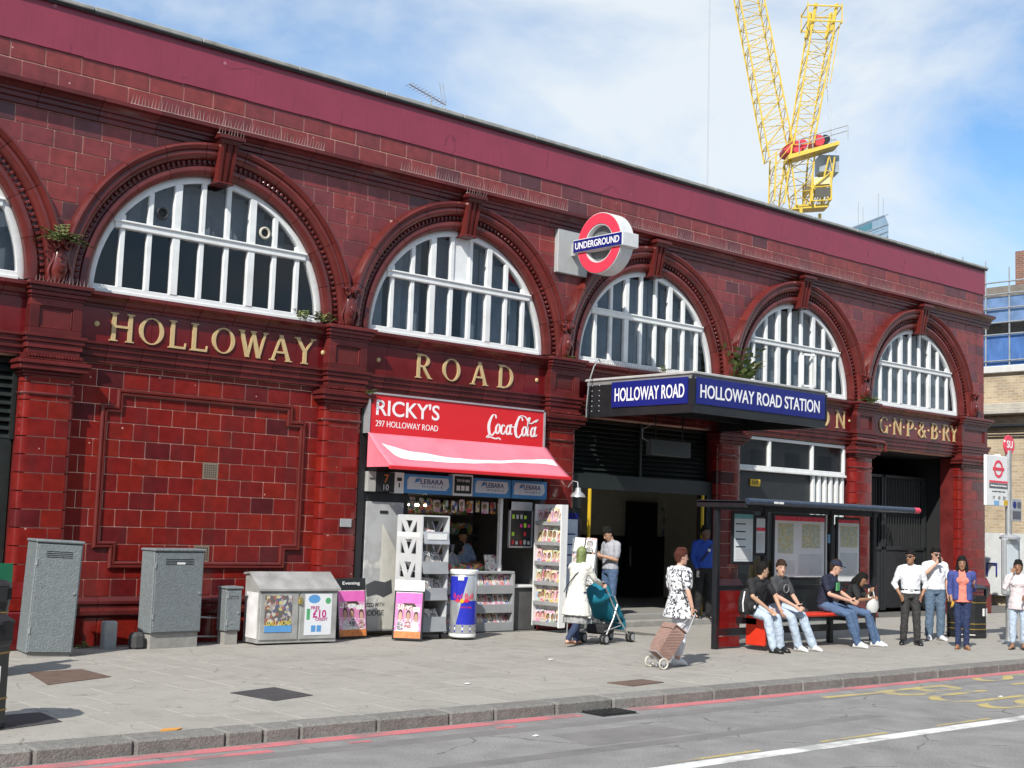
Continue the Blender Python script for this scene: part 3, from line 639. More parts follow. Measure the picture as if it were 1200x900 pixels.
# ---- pilasters
def pilaster(cx, hw=.39):
    p = bpy.data.objects.new('pilaster', None); COL.objects.link(p); p.parent = st; p.location = (cx, 0, 0)
    D = -.17; rad = .11
    c = MB(); c.box(-hw+.10, hw-.10, D+.012, .2, 0, 4.09); c.build('core', GROUT, p); c = MB(); c.box(-hw+.012, hw-.012, D+.115, .45, 0, 4.1); c.build('reveal', MOULD, p)
    def part_tile(x0, x1, z0, z1, lround, rround):
        g = .0075; pts = []
        if lround: pts += [(-hw, .05)] + [(-hw+rad-rad*math.cos(a), D+rad-rad*math.sin(a)) for a in [i*math.pi/2/5 for i in range(6)]]
        else: pts += [(x0+g, .0), (x0+g, D)]
        if rround: pts += [(hw-rad+rad*math.sin(a), D+rad-rad*math.cos(a)) for a in [i*math.pi/2/5 for i in range(6)]] + [(hw, .05)]
        else: pts += [(x1-g, D), (x1-g, .0)]
        m = MB(); m.prism([(x, y, z0+g) for x, y in pts], (0, 0, z1-z0-2*g)); m.build('shaft_tile', TILE, p, smooth=True)
    z = .92; k = 0
    while z < 3.85:
        z1 = min(z+TH, 3.86); s = (-.02 if k % 2 else .1) if hw < .5 else (-.1 if k % 2 else .15)
        part_tile(-hw, s, z, z1, True, False); part_tile(s, hw, z, z1, False, True); z = z1; k += 1
    m = MB(); m.tube([(-hw-.005, .05, 3.62), (-hw-.012, D+.08, 3.62), (-hw+.08, D-.012, 3.62), (hw-.08, D-.012, 3.62), (hw+.012, D+.08, 3.62), (hw+.005, .05, 3.62)], .022, 6); m.build('neck_ring', MOULDR, p, smooth=True)
    cap = MB()
    for o_, z0, z1 in ((.02, 3.86, 3.90), (.05, 3.90, 3.95), (.12, 3.95, 4.03), (.15, 4.03, 4.09), (.10, 4.09, 4.12)): cap.box(-hw-o_, hw+o_, D-o_, .1, z0, z1, bev=.012)
    cap.build('capital', MOULD, p)
    eg = MB()
    for i in range(int(2*hw/.045)+1): eg.ball((-hw+.01+i*.045, D-.075, 4.155), (.017, .02, .03), 6)
    eg.box(-hw-.04, hw+.04, D-.06, .1, 4.12, 4.19); eg.build('egg_and_dart_band', MOULD, p)
    blk = MB(); E0 = D-.03
    for z0, z1, o_ in ((4.19, 4.27, .0), (4.27, 4.36, .025), (4.36, 4.43, .05), (4.43, 4.48, .075)): blk.box(-hw-o_, hw+o_, E0-o_, .1, z0, z1, bev=.006)
    blk.box(-hw+.012, hw-.012, E0+.04, .095, 4.485, 4.995)
    for a in ((-hw, hw, 4.48, 4.57), (-hw, hw, 4.89, 5.0), (-hw, -hw+.14, 4.57, 4.89), (hw-.14, hw, 4.57, 4.89)): blk.box(a[0], a[1], E0, .1, a[2], a[3], bev=.004)
    for a in ((-hw+.14, hw-.14, 4.57, 4.60), (-hw+.14, hw-.14, 4.86, 4.89), (-hw+.14, -hw+.17, 4.60, 4.86), (hw-.17, hw-.14, 4.60, 4.86)): blk.box(a[0], a[1], E0+.018, .1, a[2], a[3], bev=.008)
    blk.build('entablature_block', MOULD, p)
    sl = MB()
    for z0, z1, o_ in ((5.0, 5.04, .03), (5.04, 5.1, .07), (5.1, 5.16, .11), (5.16, 5.22, .16)): sl.box(-hw-o_*.6, hw+o_*.6, E0-o_, .0, z0, z1, bev=.01)
    sl.build('ledge', MOULD, p)
    bs = MB(); bs.box(-hw-.08, hw+.08, D-.1, .1, -.02, .52, bev=.02); bs.box(-hw-.06, hw+.06, D-.08, .1, .52, .72, bev=.02)
    bs.loft([[(-hw-.06, D-.08, .72), (hw+.06, D-.08, .72), (hw+.06, .1, .72), (-hw-.06, .1, .72)], [(-hw, D, .93), (hw, D, .93), (hw, .1, .93), (-hw, .1, .93)]])
    bs.build('base', TILE, p)
    # scrolled cartouche in the valley between two arches
    ct = MB(); z0 = 5.24; y0 = -.13
    rings = []
    for zz, w, dd in ((0, .07, .06), (.06, .12, .10), (.2, .15, .13), (.36, .13, .12), (.5, .09, .09), (.58, .06, .07)):
        rings.append([(w*math.cos(a), y0-dd*math.sin(a) if math.sin(a) > 0 else y0, z0+zz) for a in [2*math.pi*i/12 for i in range(12)]])
    ct.loft(rings)
    for s in (-1, 1):
        sp = [(s*(.10+.08*(1-t)*math.cos(6.5*t+.6)), y0-.1, z0+.56+.09*(1-t)*math.sin(6.5*t+.6)) for t in [i/14 for i in range(15)]]; ct.tube(sp, [.036-.015*i/14 for i in range(15)], 6)
        sp = [(s*(.13+.04*math.sin(t*6)), y0-.06, z0+.02+.5*t) for t in [i/8 for i in range(9)]]; ct.tube(sp, .026, 6)
    ct.ball((0, y0-.13, z0+.62), (.05, .05, .07), 8); ct.ball((0, y0-.13, z0+.26), (.07, .05, .12), 8)
    ct.build('cartouche', MOULDR, p, smooth=True)
    return p
for k, cx in enumerate(PX): pilaster(cx)
pilaster(28.02, hw=.66)

# ---- arches
APROF = [(RI+.02, .16), (RI+.0, .10), (RI+.0, -.03), (RI+.03, -.06), (RI+.09, -.085), (RI+.15, -.07), (RI+.165, -.03), (RI+.19, -.02), (RI+.255, -.03), (RI+.262, -.10), (RI+.30, -.145), (RI+.36, -.165), (RI+.40, -.15), (RI+.415, -.185), (RI+.47, -.205), (RI+.505, -.19), (RI+.52, -.15), (RI+.52, .03)]
def archivolt(cx):
    a0 = bpy.data.objects.new('archivolt', None); COL.objects.link(a0); a0.parent = st; a0.location = (cx, 0, ZC)
    nb = 11; lim = 2.545
    for i in range(nb):
        th0, th1 = math.pi*i/nb, math.pi*(i+1)/nb; e = .0018
        segs = [th0+e+(th1-th0-2*e)*j/5 for j in range(6)]
        rings = [[(max(-lim, min(lim, r_*math.cos(t))), y, r_*math.sin(t)) for r_, y in APROF] for t in segs]
        n = len(APROF); m = MB()
        m.add([p for rg in rings for p in rg], [(q*n+j, q*n+j+1, (q+1)*n+j+1, (q+1)*n+j) for q in range(5) for j in range(n-1)] + [list(range(n)), list(range(5*n, 6*n))])
        m.build('arch_block', MOULDR, a0, smooth=True)
    d = MB(); nd = 78
    for i in range(nd):
        t = math.pi*(i+.5)/nd; rr = RI+.222; c_, s_ = math.cos(t), math.sin(t)
        T = Matrix(((c_, 0, -s_, rr*c_), (0, 1, 0, -.045), (s_, 0, c_, rr*s_), (0, 0, 0, 1))); d.box(-.032, .032, -.03, .03, -.024, .024, bev=.008, T=T)
    tag(d.build('dentil_moulding', MOULD, a0), kind='stuff')
    k = bpy.data.objects.new('keystone', None); COL.objects.link(k); k.parent = st; k.location = (cx, 0, 0)
    m = MB()
    for i in range(5):
        xa, xb = -.155+i*.062, -.155+(i+1)*.062; sc = .80
        dd = .03 if i % 2 else 0
        m.loft([[(xa*sc, .1, 7.26), (xb*sc, .1, 7.26), (xb*sc, -.16+dd, 7.26), (xa*sc, -.16+dd, 7.26)], [(xa, .1, 7.86), (xb, .1, 7.86), (xb, -.27+dd, 7.86), (xa, -.27+dd, 7.86)]])
    m.build('fluted_block', MOULDR, k)
    m = MB(); m.box(-.15, .15, -.20, .1, 7.225, 7.262, bev=.012); m.build('foot', MOULD, k); m = MB(); m.loft([[(-a, -d, z), (a, -d, z), (a, .0, z), (-a, .0, z)] for a, d, z in ((.17, .29, 7.861), (.19, .31, 7.90), (.19, .31, 7.915), (.23, .36, 7.93), (.23, .36, 7.99))]); m.build('cap', MOULD, k)
for cx in CX: archivolt(cx)

# ---- arched windows
MULL = [-1.56, -1.115, -.67, -.223, .223, .67, 1.115, 1.56]
def arch_window(cx, idx):
    w = bpy.data.objects.new('arched_window', None); COL.objects.link(w); w.parent = st; w.location = (cx, 0, 0)
    yw = .10; r_o, r_i = RI+.005, RI-.105; zb = 5.26; zs = 5.37; zt0, zt1 = 6.27, 6.385
    m = MB(); N = 40; ring = []
    th0 = math.asin((zb+.0-ZC)/r_o) if zb > ZC else 0
    P = [(r_o, yw-.035), (r_o-.03, yw-.05), (r_i, yw-.05), (r_i, yw+.05), (r_o, yw+.05)]
    rings = [[(rr*math.cos(t), y, ZC+rr*math.sin(t)) for rr, y in P] for t in [math.pi*i/N for i in range(N+1)]]
    m.loft(rings); m.build('frame', WHITE, w, smooth=True)
    m = MB(); m.box(-r_i-.02, r_i+.02, yw-.07, yw+.05, zb-.02, zb+.045, bev=.01); m.box(-r_i, r_i, yw-.045, yw+.04, zb+.045, zs, bev=.008); m.build('sill', WHITE, w)
    hw = math.sqrt(r_i**2-(zt0-ZC)**2)
    m = MB(); m.box(-hw, hw, yw-.075, yw+.045, zt0, zt1, bev=.012); m.box(-hw-.02, hw+.02, yw-.10, yw+.045, zt1-.02, zt1+.012, bev=.008); m.build('transom', WHITE, w)
    for x in MULL:
        th = .064 if abs(abs(x)-.67) < .01 else .042
        ztop = ZC+math.sqrt(r_i**2-x*x)+.01
        m = MB(); m.box(x-th, x+th, yw-.045-(.012 if th > .05 else 0), yw+.03, zs-.005, min(zt0, ztop)+.004, bev=.007); m.build('glazing_bar', WHITE, w)
        if ztop > zt1+.05:
            m = MB(); m.box(x-th, x+th, yw-.045-(.012 if th > .05 else 0), yw+.03, zt1, ztop, bev=.007); m.build('glazing_bar', WHITE, w)
    xs = [-r_i]+MULL+[r_i]
    for row, (za, zz) in enumerate(((zs, zt0), (zt1, 9))):
        for j in range(len(xs)-1):
            x0, x1 = xs[j], xs[j+1]
            def arc(x): return ZC+math.sqrt(max(0, (r_i+.01)**2-x*x))
            pts = [(x0, za), (x1, za)] + [(x1+(x0-x1)*i/6, min(zz, arc(x1+(x0-x1)*i/6))) for i in range(7)]
            pts = [(a, max(c, za)) for a, c in pts]
            if max(p[1] for p in pts) < za+.1: continue
            cl = [];
            for p in pts:
                if not cl or math.hypot(p[0]-cl[-1][0], p[1]-cl[-1][1]) > .004: cl.append(p)
            if row and j == 4 and idx == 2:
                m = MB(); m.prism([(a, yw-.01, c) for a, c in cl], (0, .02, 0)); m.build('boarded_pane', WHITE, w); continue
            m = MB(); m.prism([(a, yw+.004, c) for a, c in cl], (0, .006, 0)); m.build('pane', PANE, w)
            if row and idx == 1 and j in (2, 6):
                fan = MB(); ccx, ccz = (x0+x1)/2-(.03 if j == 2 else -.02), za+.24
                ringp = [(ccx+.085*math.cos(a), yw-.03, ccz+.085*math.sin(a)) for a in [2*math.pi*i/20 for i in range(20)]]
                fan.tube(ringp, .022, 6, closed=True)
                fo = fan.build('extractor_fan', mat('fan_cream', (.5, .47, .38), rough=.5) if j == 6 else BLACK, w, smooth=True)
                fan = MB()
                for q in range(5): fan.bar((ccx-.07, yw-.02, ccz-.05+q*.025), (ccx+.07, yw-.02, ccz-.035+q*.025), .008)
                fan.prism([(px, yw-.005, pz) for px, _, pz in ringp], (0, .004, 0)); fan.build('fan_grille', BLACK, fo)
    # slate blinds behind the glass; the HOLLOWAY window's are added to imitate grey reflection
    if True:
        bl = MB(); x = -1.95
        while x < 1.9:
            if rnd.random() < (.7 if idx == 2 else .96):
                ztop = ZC+math.sqrt(max(.01, 1.95**2-min(abs(x), abs(x+.2))**2)); T = Matrix.Translation((x+.1, .34+rnd.random()*.02, 0)) @ Matrix.Rotation(rnd.uniform(-.2, .2), 4, 'Z'); bl.box(-.1, .1, -.003, .003, (5.36 if idx != 1 else 6.3)+rnd.random()*.03, max(ztop, 6.4), T=T)
            x += .2
        bl.build('vertical_blind', BLIND, w)
    if idx == 4:      # one sash stands open
        s = MB(); T = Matrix.Translation((.223, yw-.05, 0)) @ Matrix.Rotation(R(-14), 4, 'Z')
        for a in ((0, .05, 5.42, 6.22), (.37, .42, 5.42, 6.22), (0, .42, 5.42, 5.47), (0, .42, 6.17, 6.22)): s.box(a[0], a[1], -.02, .02, a[2], a[3], T=T)
        s.build('open_sash', WHITE, w)
for i, cx in enumerate(CX): arch_window(cx, i)

# ---- gilt serif lettering
GLY = {}
def glyph(ch):
    """strokes of one roman capital in a unit-high box: ('l',x0,z0,x1,z1,w) bars, ('a',cx,cz,rx,rz,a0,a1,w0,w1) bowls"""
    T, t = .15, .085
    S = lambda x, z, l=.24: ('l', x-l/2, z, x+l/2, z, .045)
    D = {'H': (.95, [('l', .17, 0, .17, 1, T), ('l', .78, 0, .78, 1, T), ('l', .17, .52, .78, .52, t), S(.17, .02, .3), S(.17, .98, .3), S(.78, .02, .3), S(.78, .98, .3)]),
         'O': (1.0, [('a', .5, .5, .40, .46, 0, 360, T, t)]),
         'L': (.72, [('l', .17, 0, .17, 1, T), ('l', .1, .04, .68, .04, t), ('l', .67, 0, .70, .22, .05), S(.17, .98, .3), S(.17, .02, .3)]),
         'W': (1.2, [('l', .1, 1, .38, 0, T), ('l', .38, 0, .62, 1, t), ('l', .58, 1, .86, 0, T), ('l', .86, 0, 1.12, 1, t), S(.1, .98, .26), S(.6, .98, .26), S(1.12, .98, .22)]),
         'A': (.95, [('l', .12, 0, .48, 1, t), ('l', .46, 1, .84, 0, T), ('l', .24, .33, .70, .33, t*.9), S(.12, .02, .26), S(.84, .02, .28)]),
         'Y': (.9, [('l', .1, 1, .46, .46, T), ('l', .82, 1, .46, .46, t), ('l', .46, 0, .46, .48, T), S(.1, .98, .26), S(.82, .98, .24), S(.46, .02, .3)]),
         'R': (.85, [('l', .17, 0, .17, 1, T), ('a', .36, .74, .30, .24, -90, 90, t, T), ('l', .17, .97, .38, .97, t), ('l', .17, .50, .38, .50, t), ('l', .40, .5, .76, 0, T), S(.17, .02, .3), S(.1, .98, .2), S(.78, .02, .2)]),
         'D': (.95, [('l', .17, 0, .17, 1, T), ('a', .36, .5, .46, .47, -90, 90, t, T), ('l', .17, .97, .4, .97, t), ('l', .17, .03, .4, .03, t), S(.1, .98, .2), S(.1, .02, .2)]),
         'N': (.98, [('l', .15, 0, .15, 1, t), ('l', .12, 1, .82, 0, T), ('l', .82, 0, .82, 1, t), S(.15, .02, .26), S(.1, .98, .2), S(.82, .98, .26)]),
         'G': (.95, [('a', .5, .5, .40, .46, 40, 330, t, T), ('l', .80, .02, .80, .44, T*.9), S(.78, .44, .28)]),
         'P': (.8, [('l', .17, 0, .17, 1, T), ('a', .36, .72, .32, .26, -90, 90, t, T), ('l', .17, .97, .38, .97, t), ('l', .17, .46, .38, .46, t), S(.17, .02, .3), S(.1, .98, .2)]),
         'B': (.82, [('l', .17, 0, .17, 1, T), ('a', .36, .75, .26, .22, -90, 90, t, T), ('a', .36, .27, .33, .25, -90, 90, t, T), ('l', .17, .97, .38, .97, t), ('l', .17, .52, .38, .52, t), ('l', .17, .03, .38, .03, t), S(.1, .98, .2), S(.1, .02, .2)]),
         'S': (.65, [('a', .34, .74, .23, .22, 20, 270, t, T), ('a', .34, .27, .25, .24, -160, 90, t, T)]),
         'T': (.8, [('l', .4, 0, .4, 1, T), ('l', .06, .96, .74, .96, t), ('l', .06, .8, .06, 1, .05), ('l', .74, .8, .74, 1, .05), S(.4, .02, .3)]),
         'I': (.4, [('l', .2, 0, .2, 1, T), S(.2, .02, .3), S(.2, .98, .3)]),
         '&': (.95, [('a', .36, .77, .17, .2, 0, 360, t, t), ('a', .34, .27, .26, .25, 60, 330, T, t), ('l', .24, .66, .82, .02, T), ('l', .58, .16, .78, .5, t)])}
    return D[ch]
def letter(ch, x, z, h, parent):
    adv, strokes = glyph(ch); m = MB(); y = -.027
    for i, s in enumerate(strokes):
        f = y-.026-i*.0007
        if s[0] == 'l':
            _, x0, z0, x1, z1, w = s; d = Vector((x1-x0, z1-z0)); n_ = Vector((-d.y, d.x)).normalized()*w/2
            if abs(d.y) > .01 and abs(d.x) > .12: n_ = Vector((w/2*1.08, 0))
            q = [(x0+n_.x, z0+n_.y), (x1+n_.x, z1+n_.y), (x1-n_.x, z1-n_.y), (x0-n_.x, z0-n_.y)]
            m.prism([(a*h, f, c*h) for a, c in q], (0, .03, 0))
        else:
            _, cx, cz, rx, rz, a0, a1, w0, w1 = s; k = 24; full = abs(a1-a0) >= 360
            o_, i_ = [], []
            for j in range(k+1):
                a = R(a0+(a1-a0)*j/k); c_, s_ = math.cos(a), math.sin(a); w = (max(w0, w1)*c_*c_+min(w0, w1)*s_*s_)/2
                o_.append((cx+(rx+w)*c_, cz+(rz+w*.55)*s_)); i_.append((cx+(rx-w)*c_, cz+(rz-w*.55)*s_))
            for j in range(k): m.prism([(a*h, f, c*h) for a, c in (o_[j], o_[j+1], i_[j+1], i_[j])], (0, .03, 0))
    o = m.build('letter_'+('ampersand' if ch == '&' else ch.lower()), GOLD, parent, loc=(x, 0, z)); return adv*h
def word(s, x0, x1, z, h):
    chars = [c for c in s if c not in ' .']; tot = sum(glyph(c)[0]*h for c in chars); gap = (x1-x0-tot)/(len(chars)-1) if len(chars) > 1 else 0; x = x0
    for c in chars: x += letter(c, x, z, h, st)+gap
def stop(x, z, r_=.045):
    m = MB(); m.ball((0, -.03, 0), (r_, .025, r_), 10); m.build('letter_stop', GOLD, st, smooth=True, loc=(x, 0, z))
word('HOLLOWAY', 3.38, 7.02, 4.52, .43); stop(3.19, 4.75); stop(7.2, 4.75)
word('ROAD', 9.15, 11.5, 4.52, .43); stop(8.35, 4.75); stop(12.1, 4.75)
word('STATION', 18.45, 22.28, 4.53, .42); stop(22.45, 4.74, .035)
xx = 23.72
for i, ch in enumerate('GNP&BRY'):
    xx += letter(ch, xx, 4.54, .42, st)
    if i < 5: stop(xx+.10, 4.75, .035); xx += .21
    else: xx += .03
# strips of bird spikes on the ledges
SPK = mat('bird_spikes', (.40, .28, .25), rough=.5, var=.3)
def spikes(label, x0, x1, y, z, h=.12):
    s = MB(); s.box(x0, x1, y-.012, y+.012, z-.01, z+.002); x = x0+.02
    while x < x1:
        a = rnd.uniform(-.025, .025); s.add([(x-.009, y, z), (x+.009, y, z), (x+a, y-.02-rnd.random()*.03, z+h*rnd.uniform(.75, 1.05)), (x, y+.008, z)], [(0, 1, 2), (1, 3, 2), (3, 0, 2)]); x += .055
    tag(s.build('bird_spike_strip', SPK), label, 'bird spikes', 'bird spikes along the station ledges')
for lab, x0, x1 in (('bird spikes on the cornice over the HOLLOWAY arch', 3.4, 6.9), ('bird spikes on the cornice over the ROAD arch', 8.5, 12.6), ('bird spikes on the cornice past the roundel, over the entrance', 13.4, 18.0), ('bird spikes on the cornice over the arch right of the canopy', 18.1, 22.9), ('bird spikes on the cornice at the far end of the building', 23.0, 28.4)): spikes(lab, x0, x1, -.22, 8.155, .17)
spikes('short bird spikes on the keystone above the word HOLLOWAY', 4.85, 5.35, -.31, 8.0, .12)
spikes('short bird spikes on the keystone above the word ROAD', 9.95, 10.45, -.31, 8.0, .12)
spikes('bird spikes on the ledge just above the station canopy', 13.5, 16.2, -.18, 5.235, .12)
spikes('bird spikes on the ledge under the leftmost cartouche', 2.1, 2.95, -.30, 5.225, .11)
# tile fields left over
if field.v: tag(field.build('tile_field', TILE, st), kind='stuff')
if fieldU.v: tag(fieldU.build('spandrel_tile_field', TILEU, st), kind='stuff')

# ================================================================== GROUND FLOOR BAYS
def louvre(x0, x1, z0, z1, y, n, parent=st):
    l = bpy.data.objects.new('louvre_screen', None); COL.objects.link(l); l.parent = parent
    m = MB(); m.box(x0, x1, y+.1, y+.14, z0, z1); m.build('backing', DARK, l)
    for i in range(n):
        z = z0+(z1-z0)*(i+.5)/n; h = (z1-z0)/n
        m = MB(); T = Matrix.Translation(((x0+x1)/2, y, z)) @ Matrix.Rotation(R(-38), 4, 'X'); m.box(-(x1-x0)/2, (x1-x0)/2, -.008, .008, -h*.55, h*.55, T=T); m.build('slat', BLACKG, l)
    for x in (x0+.02, x1-.02, (x0+x1)/2):
        m = MB(); m.box(x-.03, x+.03, y-.07, y+.1, z0, z1); m.build('upright', BLACKG, l)
# far left bay: louvres over dark doors
louvre(-2.1, 2.1, 2.95, 4.16, .16, 10)
m = MB(); m.box(-2.1, 2.1, .12, .3, 0, 2.95); m.build('shut_doors', BLACKG, st)
# entrance bay
EX0, EX1 = 13.0, 17.5; FZ = .22
louvre(EX0, EX1, 3.0, 4.16, .2, 12)
ent = bpy.data.objects.new('entrance_hall', None); COL.objects.link(ent); ent.parent = st
DGT = mat('dark_green_tile', (.012, .022, .018), rough=.2, var=.2)
m = MB(); m.box(EX0-.6, EX1+3.4, .0, 6, -.1, FZ, bev=.01); m.build('floor', mat('hall_floor', (.3, .29, .27), rough=.5), ent)
m = MB(); m.box(EX0, EX1, -.36, -.02, -.05, .11, bev=.012); m.build('step', CONC, ent)
m = MB(); m.box(EX0-.6, EX1+3.4, .3, 6, 3.0, 3.1); m.build('ceiling', mat('hall_ceiling', (.6, .58, .54), rough=.8), ent)
m = MB(); m.box(EX0-.6, EX1+3.4, 4.5, 4.6, 1.75, 3.0); m.build('cream_wall', CREAM, ent)
m = MB(); m.box(EX0-.6, EX1+3.4, 4.44, 4.6, FZ, 1.75); m.build('tiled_dado', DGT, ent)
m = MB(); m.box(EX1+3.3, EX1+3.4, .3, 4.5, FZ, 3.0); m.build('side_wall', CREAM, ent)
m = MB(); m.box(EX0-.55, EX0-.5, .3, 4.5, FZ, 3.0); m.build('side_wall', DGT, ent)
m = MB(); m.box(14.2, 16.9, 4.3, 4.42, FZ, 3.0); m.build('dark_hall_panel', DARK, ent)  # plain black panel before the left of the rear wall
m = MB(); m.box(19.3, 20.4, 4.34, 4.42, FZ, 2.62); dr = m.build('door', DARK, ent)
m = MB(); m.box(19.38, 19.42, 4.30, 4.34, 1.0, 1.5); m.build('handle', ALU, dr)
m = MB(); m.box(20.7, 21.2, 4.46, 4.49, 1.75, 2.5); m.build('notice', COVER, ent)
m = MB(); m.box(EX0-.3, EX1+.3, .02, .26, 2.72, 3.02); m.build('entrance_beam', BLACKG, ent)
m = MB(); m.box(EX1-.28, EX1+.2, .0, .25, FZ, 2.72); m.build('gate_leaf', BLACKG, ent)
m = MB(); m.box(EX0-.1, EX0+.42, .0, .25, FZ, 2.72); m.build('gate_leaf', BLACKG, ent)
for i, x in enumerate((13.62, 17.05)):
    m = MB(); m.box(x-.028, x+.028, -.06, .0, .1, 2.72, bev=.01); o = m.build('yellow_gate_post', YELLOW, ent)
# bay with the white office window
W4 = bpy.data.objects.new('office_window', None); COL.objects.link(W4); W4.parent = st
m = MB(); m.box(18.2, 22.45, .14, .4, 0, 4.17); m.build('boarding', mat('black_boarding', (.018, .02, .022), rough=.4, var=.3), W4)
for a in ((18.3, 22.4, 4.06, 4.13), (18.3, 22.4, 3.40, 3.47), (18.3, 18.37, 3.47, 4.06), (19.42, 19.5, 3.47, 4.06), (21.05, 21.13, 3.47, 4.06), (22.33, 22.4, 3.47, 4.06)):
    m = MB(); m.box(a[0], a[1], .04, .13, a[2], a[3], bev=.01); m.build('frame', WHITE, W4)
for a in ((18.37, 19.42), (19.5, 21.05), (21.13, 22.33)):
    m = MB(); m.box(a[0], a[1], .10, .106, 3.47, 4.06); m.build('pane', PANE, W4)
m = MB(); m.box(18.25, 22.42, .01, .14, 3.34, 3.40, bev=.01); m.build('sill', WHITE, W4)
for i in range(6):
    x = 21.16+i*.235; m = MB(); m.box(x-.05, x+.05, .06, .13, 2.2, 3.34, bev=.01); m.build('white_bar', WHITE, W4)
m = MB(); m.box(21.1, 22.4, .132, .138, 2.2, 3.34); m.build('pane', mat('grey_pane', (.2, .22, .23), rough=.2), W4)
m = MB(); m.box(18.85, 19.2, .11, .139, 3.0, 3.16); pl = m.build('notice_plate', YELLOW, W4)
text('notice_text', 'EXIT', BLACK, pl, .08, (19.02, .108, 3.08), XP, ZP)
# drive-in gate bay
GT = bpy.data.objects.new('yard_gate', None); COL.objects.link(GT); GT.parent = st
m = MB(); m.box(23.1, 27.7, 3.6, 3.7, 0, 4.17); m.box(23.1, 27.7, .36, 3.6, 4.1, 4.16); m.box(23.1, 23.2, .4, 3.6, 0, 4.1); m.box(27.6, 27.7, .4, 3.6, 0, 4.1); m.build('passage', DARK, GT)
GATEM = mat('gate_dark_steel', (.022, .025, .027), rough=.45, var=.2)
for a in ((23.36, 25.35), (25.4, 27.4)):
    m = MB(); m.box(a[0], a[1], .92, .97, .1, 1.6, bev=.01); m.build('gate_panel', GATEM, GT)
    m = MB(); m.box(a[0], a[1], .89, 1.0, 1.6, 1.7, bev=.01); m.box(a[0], a[1], .89, 1.0, 3.5, 3.58, bev=.01); m.box(a[0], a[0]+.07, .89, 1.0, .05, 3.58); m.box(a[1]-.07, a[1], .89, 1.0, .05, 3.58); m.build('gate_frame', GATEM, GT)
    n = 16
    for i in range(1, n):
        x = a[0]+(a[1]-a[0])*i/n; m = MB(); m.tube([(x, .945, 1.7), (x, .945, 3.5)], .014, 6); m.build('gate_bar', GATEM, GT)
    m = MB(); m.box(a[0], a[1], 1.03, 1.04, 1.7, 3.5); m.build('mesh_backing', mat('gate_mesh', (.022, .022, .02), rough=.8), GT)
m = MB(); m.tube([(22.35, -.3, 4.30), (23.5, -.3, 4.28), (23.6, -.3, 4.22), (23.6, -.3, 4.05)], .045, 8); m.build('drain_pipe', MOULDR, st, smooth=True)
# metal plate on the pilaster beside the shop
m = MB(); m.box(7.6, 7.83, -.19, -.175, 1.83, 1.97, bev=.004); m.build('metal_plate', ALU, st)

# ================================================================== SHOP
SX0, SX1 = 7.98, 12.33
sh = bpy.data.objects.new('shop_unit', None); COL.objects.link(sh); sh.parent = st
SHD = mat('shop_dark_panel', (.10, .10, .10), rough=.5, var=.2)
m = MB(); m.box(SX0, SX1, 1.9, 2.0, 0, 4.1); m.build('back_wall', SHD, sh)
m = MB(); m.box(SX0, SX1, .1, 2.0, -.02, .015); m.build('floor', CONC, sh)
m = MB(); m.box(SX0, SX1, -.02, 2.0, 2.45, 2.55); m.build('ceiling', SHD, sh)
m = MB(); m.box(SX0, SX0+.1, -.1, 2.0, 0, 4.1); m.build('side_wall', SHD, sh)
m = MB(); m.box(SX1-.1, SX1, -.1, 2.0, 0, 4.1); m.build('side_wall', SHD, sh)
m = MB(); m.box(SX0, SX1, -.1, .0, 2.44, 4.13); m.build('fascia_backing', BLACK, sh)
m = MB(); m.box(SX0-.02, SX0+.1, -.16, -.1, 0, 4.13); m.build('black_post', BLACK, sh)
# painted door with old posters
DOORM = ramp_mat('graffiti_door', [(0, (.40, .41, .41)), (.47, (.42, .43, .43)), (.58, (.36, .36, .36)), (.66, (.6, .59, .55)), (.74, (.3, .3, .3)), (1, (.12, .13, .14))], rough=.5, source='noise', scale=2.3)
m = MB(); m.box(8.16, 8.96, -.13, -.07, .07, 2.28, bev=.008); dr = m.build('door', DOORM, sh)
m = MB(); m.prism([(8.52, -.135, 1.9), (8.88, -.135, 1.35), (8.90, -.135, .1), (8.50, -.135, .1)], (0, .004, 0)); m.build('whitewash', mat('off_white_patch', (.58, .56, .5), rough=.7, var=.15, dirt=.5, dirtcol=(.4, .4, .38)), dr)
m = MB(); m.prism([(8.22, -.137, .86), (8.4, -.137, .93), (8.62, -.137, .9), (8.75, -.137, .95), (8.78, -.137, .72), (8.6, -.137, .64), (8.45, -.137, .7), (8.25, -.137, .66)], (0, .003, 0)); m.build('black_smear', mat('smear', (.06, .065, .07), rough=.8), dr)
m = MB(); m.box(8.45, 8.62, -.14, -.13, 2.08, 2.13); m.build('name_plate', BLACK, dr)
text('stencil_text', 'LODGE', BLACK, dr, .09, (8.42, -.133, .38), XP, ZP, width=.4); text('stencil_text', 'USED WITH', BLACK, dr, .07, (8.42, -.133, .52), XP, ZP, width=.4)
m = MB(); m.box(8.1, 9.05, -.12, .0, 2.28, 2.44); m.build('door_head', BLACK, sh)
m = MB(); m.box(8.96, 9.06, -.12, .0, .0, 2.28); m.build('door_jamb', BLACK, sh)
